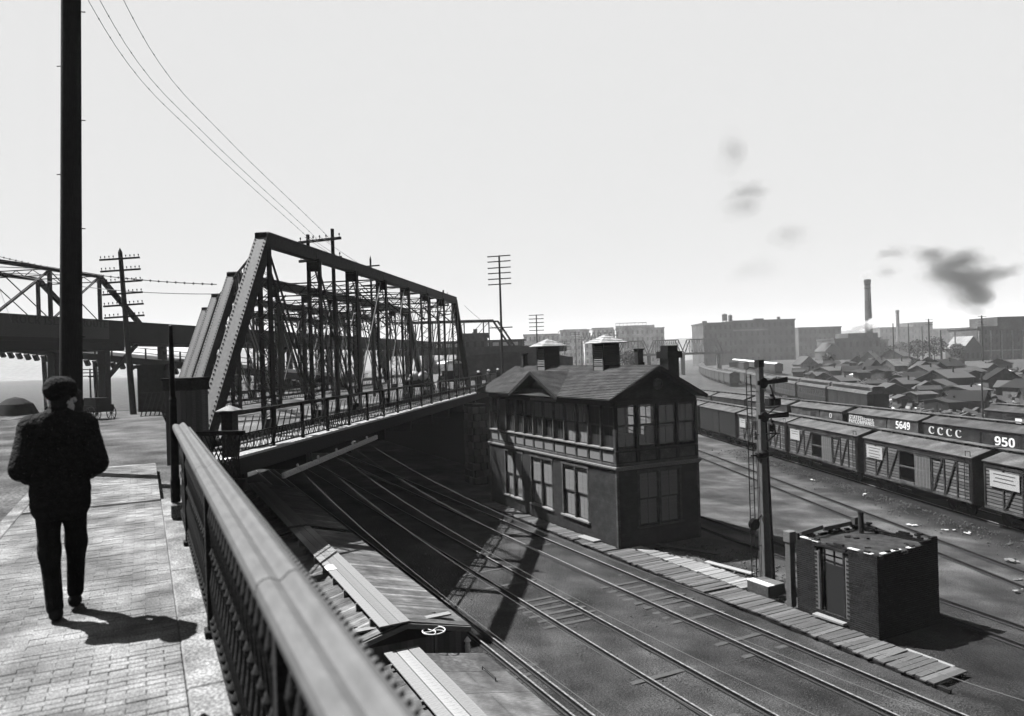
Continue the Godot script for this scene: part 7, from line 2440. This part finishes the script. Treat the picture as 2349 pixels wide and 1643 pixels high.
func wagon(label: String, at: Vector3, turn: float, canopy: bool) -> Node3D:
	var o := thing("wagon", label, "wagon", at, turn)
	var b := MB.new()
	b.span(V(-0.75, 0.75, -1.4), V(0.75, 0.85, 1.4))
	for sx in [-0.75, 0.75]:
		b.span(V(sx - 0.03, 0.85, -1.4), V(sx + 0.03, 1.3, 1.4))
	b.span(V(-0.72, 0.85, -1.4), V(0.72, 1.3, -1.34))
	b.span(V(-0.72, 0.85, 1.34), V(0.72, 1.3, 1.4))
	b.bar(V(0, 0.7, -1.4), V(0, 0.6, -3.6), 0.08, 0.08)
	put("body", b, M.soot, o)
	for sx in [-0.88, 0.88]:
		cart_wheel(o, V(sx, 0.6, 0.9), 0.6)
		cart_wheel(o, V(sx, 0.5, -0.95), 0.5)
	var s := MB.new()
	s.span(V(-0.6, 1.3, -1.0), V(0.6, 1.38, -0.6))
	s.span(V(-0.6, 1.38, -0.65), V(0.6, 1.8, -0.6))
	put("seat", s, M.soot, o)
	if canopy:
		var c := MB.new()
		c.slab(PackedVector2Array([Vector2(-1.0, 2.5), Vector2(1.0, 2.5), Vector2(0.6, 2.72), Vector2(0.0, 2.8), Vector2(-0.6, 2.72)]), V(0, 0, -1.7), Vector3.RIGHT, Vector3.UP, 3.4)
		put("canopy", c, M.paint, o)
		for sx in [-0.74, 0.74]:
			for z in [-1.3, 1.3]:
				var p := MB.new()
				p.bar(V(sx, 1.2, z), V(sx, 2.52, z), 0.05, 0.05)
				put("canopy_post", p, M.soot, o)
	return o

func build_small() -> void:
	wagon("wagon with a white canopy standing on the far part of the bridge roadway", Bq(-16.6, 7.1, 70.5), -BE + 0.5, true)
	var w2 := wagon("small dark wagon left of the bridge entrance, beyond the dirt street", W(-24.9, 7.0, 44.0), 1.1, false)
	w2.scale = V(0.72, 0.72, 0.72)
	add_box(w2, "load", V(-0.6, 1.3, -0.4), V(0.6, 1.9, 1.2), M.soot)
	var w3 := wagon("wagon loaded with two white sacks on the middle of the bridge roadway", Bq(-16.4, 7.1, 59.0), -BE, false)
	for k in 2:
		var sk := MB.new()
		sk.ball(V(-0.35 + k * 0.7, 1.65, 0.3), 0.42, 10, 7)
		put("sack", sk, M.paint, w3)
	# masonry and posts by the viaduct
	var pr := thing("brick_pier", "square dark brick pier under the viaduct left of the bridge entrance", "pier", W(-24.6, 6.4, 51.0), 0.1)
	put("shaft", brick_shaft(1.7, 1.7, 3.6), M.oldbrick1, pr)
	add_box(pr, "cap", V(-1.0, 3.6, -1.0), V(1.0, 3.85, 1.0), M.soot)
	var bars := MB.new()
	for k in 9:
		bars.bar(V(-0.9 + k * 0.26, 0, 0), V(-0.45 + k * 0.26, 1.5, 0), 0.04, 0.06)
	bars.bar(V(-0.9, 1.5, 0), V(1.7, 1.5, 0), 0.06, 0.08)
	bars.bar(V(-0.9, 0.05, 0), V(1.7, 0.05, 0), 0.06, 0.08)
	tag(put("slanted_fence", bars, M.rusty, null, W(-22.2, 7.0, 46.0), 0.2), "short fence of slanted dark bars below the square brick pier", "fence")
	for k in 2:
		var dm := MB.new()
		var r := 1.7 - k * 0.5
		dm.lathe(Vector3.ZERO, [Vector2(r, -0.5), Vector2(r * 0.75, 0.4), Vector2(r * 0.35, 0.85), Vector2(0, 1.0)], 14)
		tag(put("soil_heap", dm, M.soot, null, W([-41.0, -37.2][k], 7.0, 61.0)), ["dark soil heap at the left edge beneath the elevated road", "dark soil heap at the foot of the trestle posts"][k], "soil heap", "dark soil heaps")
	# far shed with monitor roof, and the dark sheds under it
	var sh := thing("train_shed", "big pale curved train shed with monitor roof beyond the far end of the bridge", "building", W(-7.0, 4.0, 165.0), -0.1)
	var pts := PackedVector2Array()
	var body := MB.new()
	body.slab(PackedVector2Array([Vector2(0, 0), Vector2(14, 0), Vector2(14, 6.0), Vector2(12.6, 9.0), Vector2(9.5, 11.6), Vector2(4.5, 11.6), Vector2(1.4, 9.0), Vector2(0, 6.0)]), V(9.8, -3, -1.0), Vector3(0, 0, -1), Vector3.UP, -22.0)
	put("curved_roof", body, M.bld_pale, sh)
	var mon := MB.new()
	mon.span(V(9.0, 8.3, -5.0), V(-12.0, 9.9, -11.0))
	mon.span(V(9.4, 9.9, -4.6), V(-12.2, 10.2, -11.4))
	put("monitor", mon, M.bld_mid, sh)
	for k in 9:
		add_box(sh, "window", V(-11.0 + k * 2.2, 8.8, -4.98), V(-9.6 + k * 2.2, 9.6, -4.94), M.paint)
	building("dark_shed", "long dark flat topped shed at street level right of the bridge end", -9.6, 5.6, 128.0, 12.0, 6.0, 11.3, M.bld_dark, 0, 0)
	var bs := building("brick_house", "small dark brick house with a chimney between the far trusses", -9.6, -5.0, 148.0, 8.0, 6.0, 14.4, M.bld_dark, 3, 2)
	add_box(bs, "chimney", V(-0.4, 8.2, -3), V(0.4, 10.0, -2.2), M.bld_dark)
	var ar := thing("arched_shed", "low dark shed with a shallow curved roof beside the far end of the bridge", "building", Bq(-14.0, 7.0, 100.0), -BE)
	var am := MB.new()
	am.slab(PackedVector2Array([Vector2(-9, 0), Vector2(7, 0), Vector2(7, 2.9), Vector2(4, 3.5), Vector2(-1, 3.8), Vector2(-6, 3.5), Vector2(-9, 2.9)]), V(0, 0, -8.0), Vector3.RIGHT, Vector3.UP, 8.0)
	put("body", am, M.bld_dark, ar)
	# stones and pale lumps on the ground before the stock cars
	var stone := MB.new()
	stone.box(Vector3.ZERO, Vector3(0.16, 0.1, 0.13), Basis.IDENTITY, 0.035)
	var mm := MultiMesh.new()
	mm.transform_format = MultiMesh.TRANSFORM_3D
	mm.mesh = stone.mesh()
	var places := []
	for k in 2600:
		var p := Vector3.ZERO
		var u := rng.randf()
		if u < 0.45:
			var z := rng.randf_range(24.0, 75.0)
			var x := 25.3 - 0.077 * (z - 46.9) - absf(rng.randfn(0.0, 1.3)) - 0.4
			p = W(x, 0.03, z)
		elif u < 0.75:
			p = T(rng.randf_range(21.9, 26.5), 0.03, rng.randf_range(20.5, 31.0))
		else:
			p = T(rng.randf_range(7.5, 20.2), 0.0, rng.randf_range(12.0, 42.0))
		var s := 0.25 + 1.0 * rng.randf() * rng.randf()
		if u > 0.75: s *= 0.55
		places.append(Transform3D(Basis.from_euler(V(rng.randf() * 3, rng.randf() * 6, rng.randf() * 3)).scaled(Vector3.ONE * s), p))
	for k in 14000:
		var q := T(rng.randf_range(7.6, 20.3), -0.005, 9.0 + 30.0 * rng.randf() * rng.randf())
		var b2 := Basis.from_euler(V(rng.randf() * 3, rng.randf() * 6, rng.randf() * 3)).scaled(Vector3.ONE * rng.randf_range(0.12, 0.34))
		places.append(Transform3D(b2, q))
	mm.instance_count = places.size()
	for k in places.size():
		mm.set_instance_transform(k, places[k])
	var mi := MultiMeshInstance3D.new()
	mi.name = "loose_stones"
	mi.multimesh = mm
	mi.material_override = M.stone0
	add_child(mi)
	tag(mi, "loose stones strewn over the yard and along the stock cars", "stones", "", "stuff")
	var lumps := [[23.6, 38.9, 0.34, "biggest bright white lump on the cinders before the open stock car"], [23.0, 39.6, 0.2, "small white lump beside the biggest white lump"], [21.9, 41.0, 0.26, "white lump left of the biggest white lump, on dark cinders"], [22.6, 33.5, 0.3, "flat white scrap on the dark ground right of the brick hut"], [21.0, 31.0, 0.2, "white lump lying by the single track right of the brick hut"], [24.4, 32.5, 0.24, "white scrap close to the last stock car wheels"], [23.4, 50.0, 0.22, "white lump below the stock car right of the mast"], [22.4, 56.0, 0.22, "white lump on the pale ground just right of the mast"], [20.0, 29.6, 0.26, "white scrap lowest on the dark ground at the right"]]
	for a in lumps:
		var lm := MB.new()
		for j in 4:
			lm.box(V(rng.randfn(0, 0.12), rng.randf() * 0.1, rng.randfn(0, 0.1)), V(a[2], a[2] * 0.6, a[2] * 0.8) * rng.randf_range(0.35, 0.9), Basis.from_euler(V(rng.randf(), rng.randf() * 5.0, rng.randf())), a[2] * 0.1)
		var q := put("white_lump", lm, M.concrete if a[1] < 37.0 else M.faded_paint, null, W(a[0], 0.06, a[1]), a[0] * 3.0)
		q.scale = V(1.3, 0.5, 0.9)
		tag(q, a[3], "lump", "white lumps on the cinders")
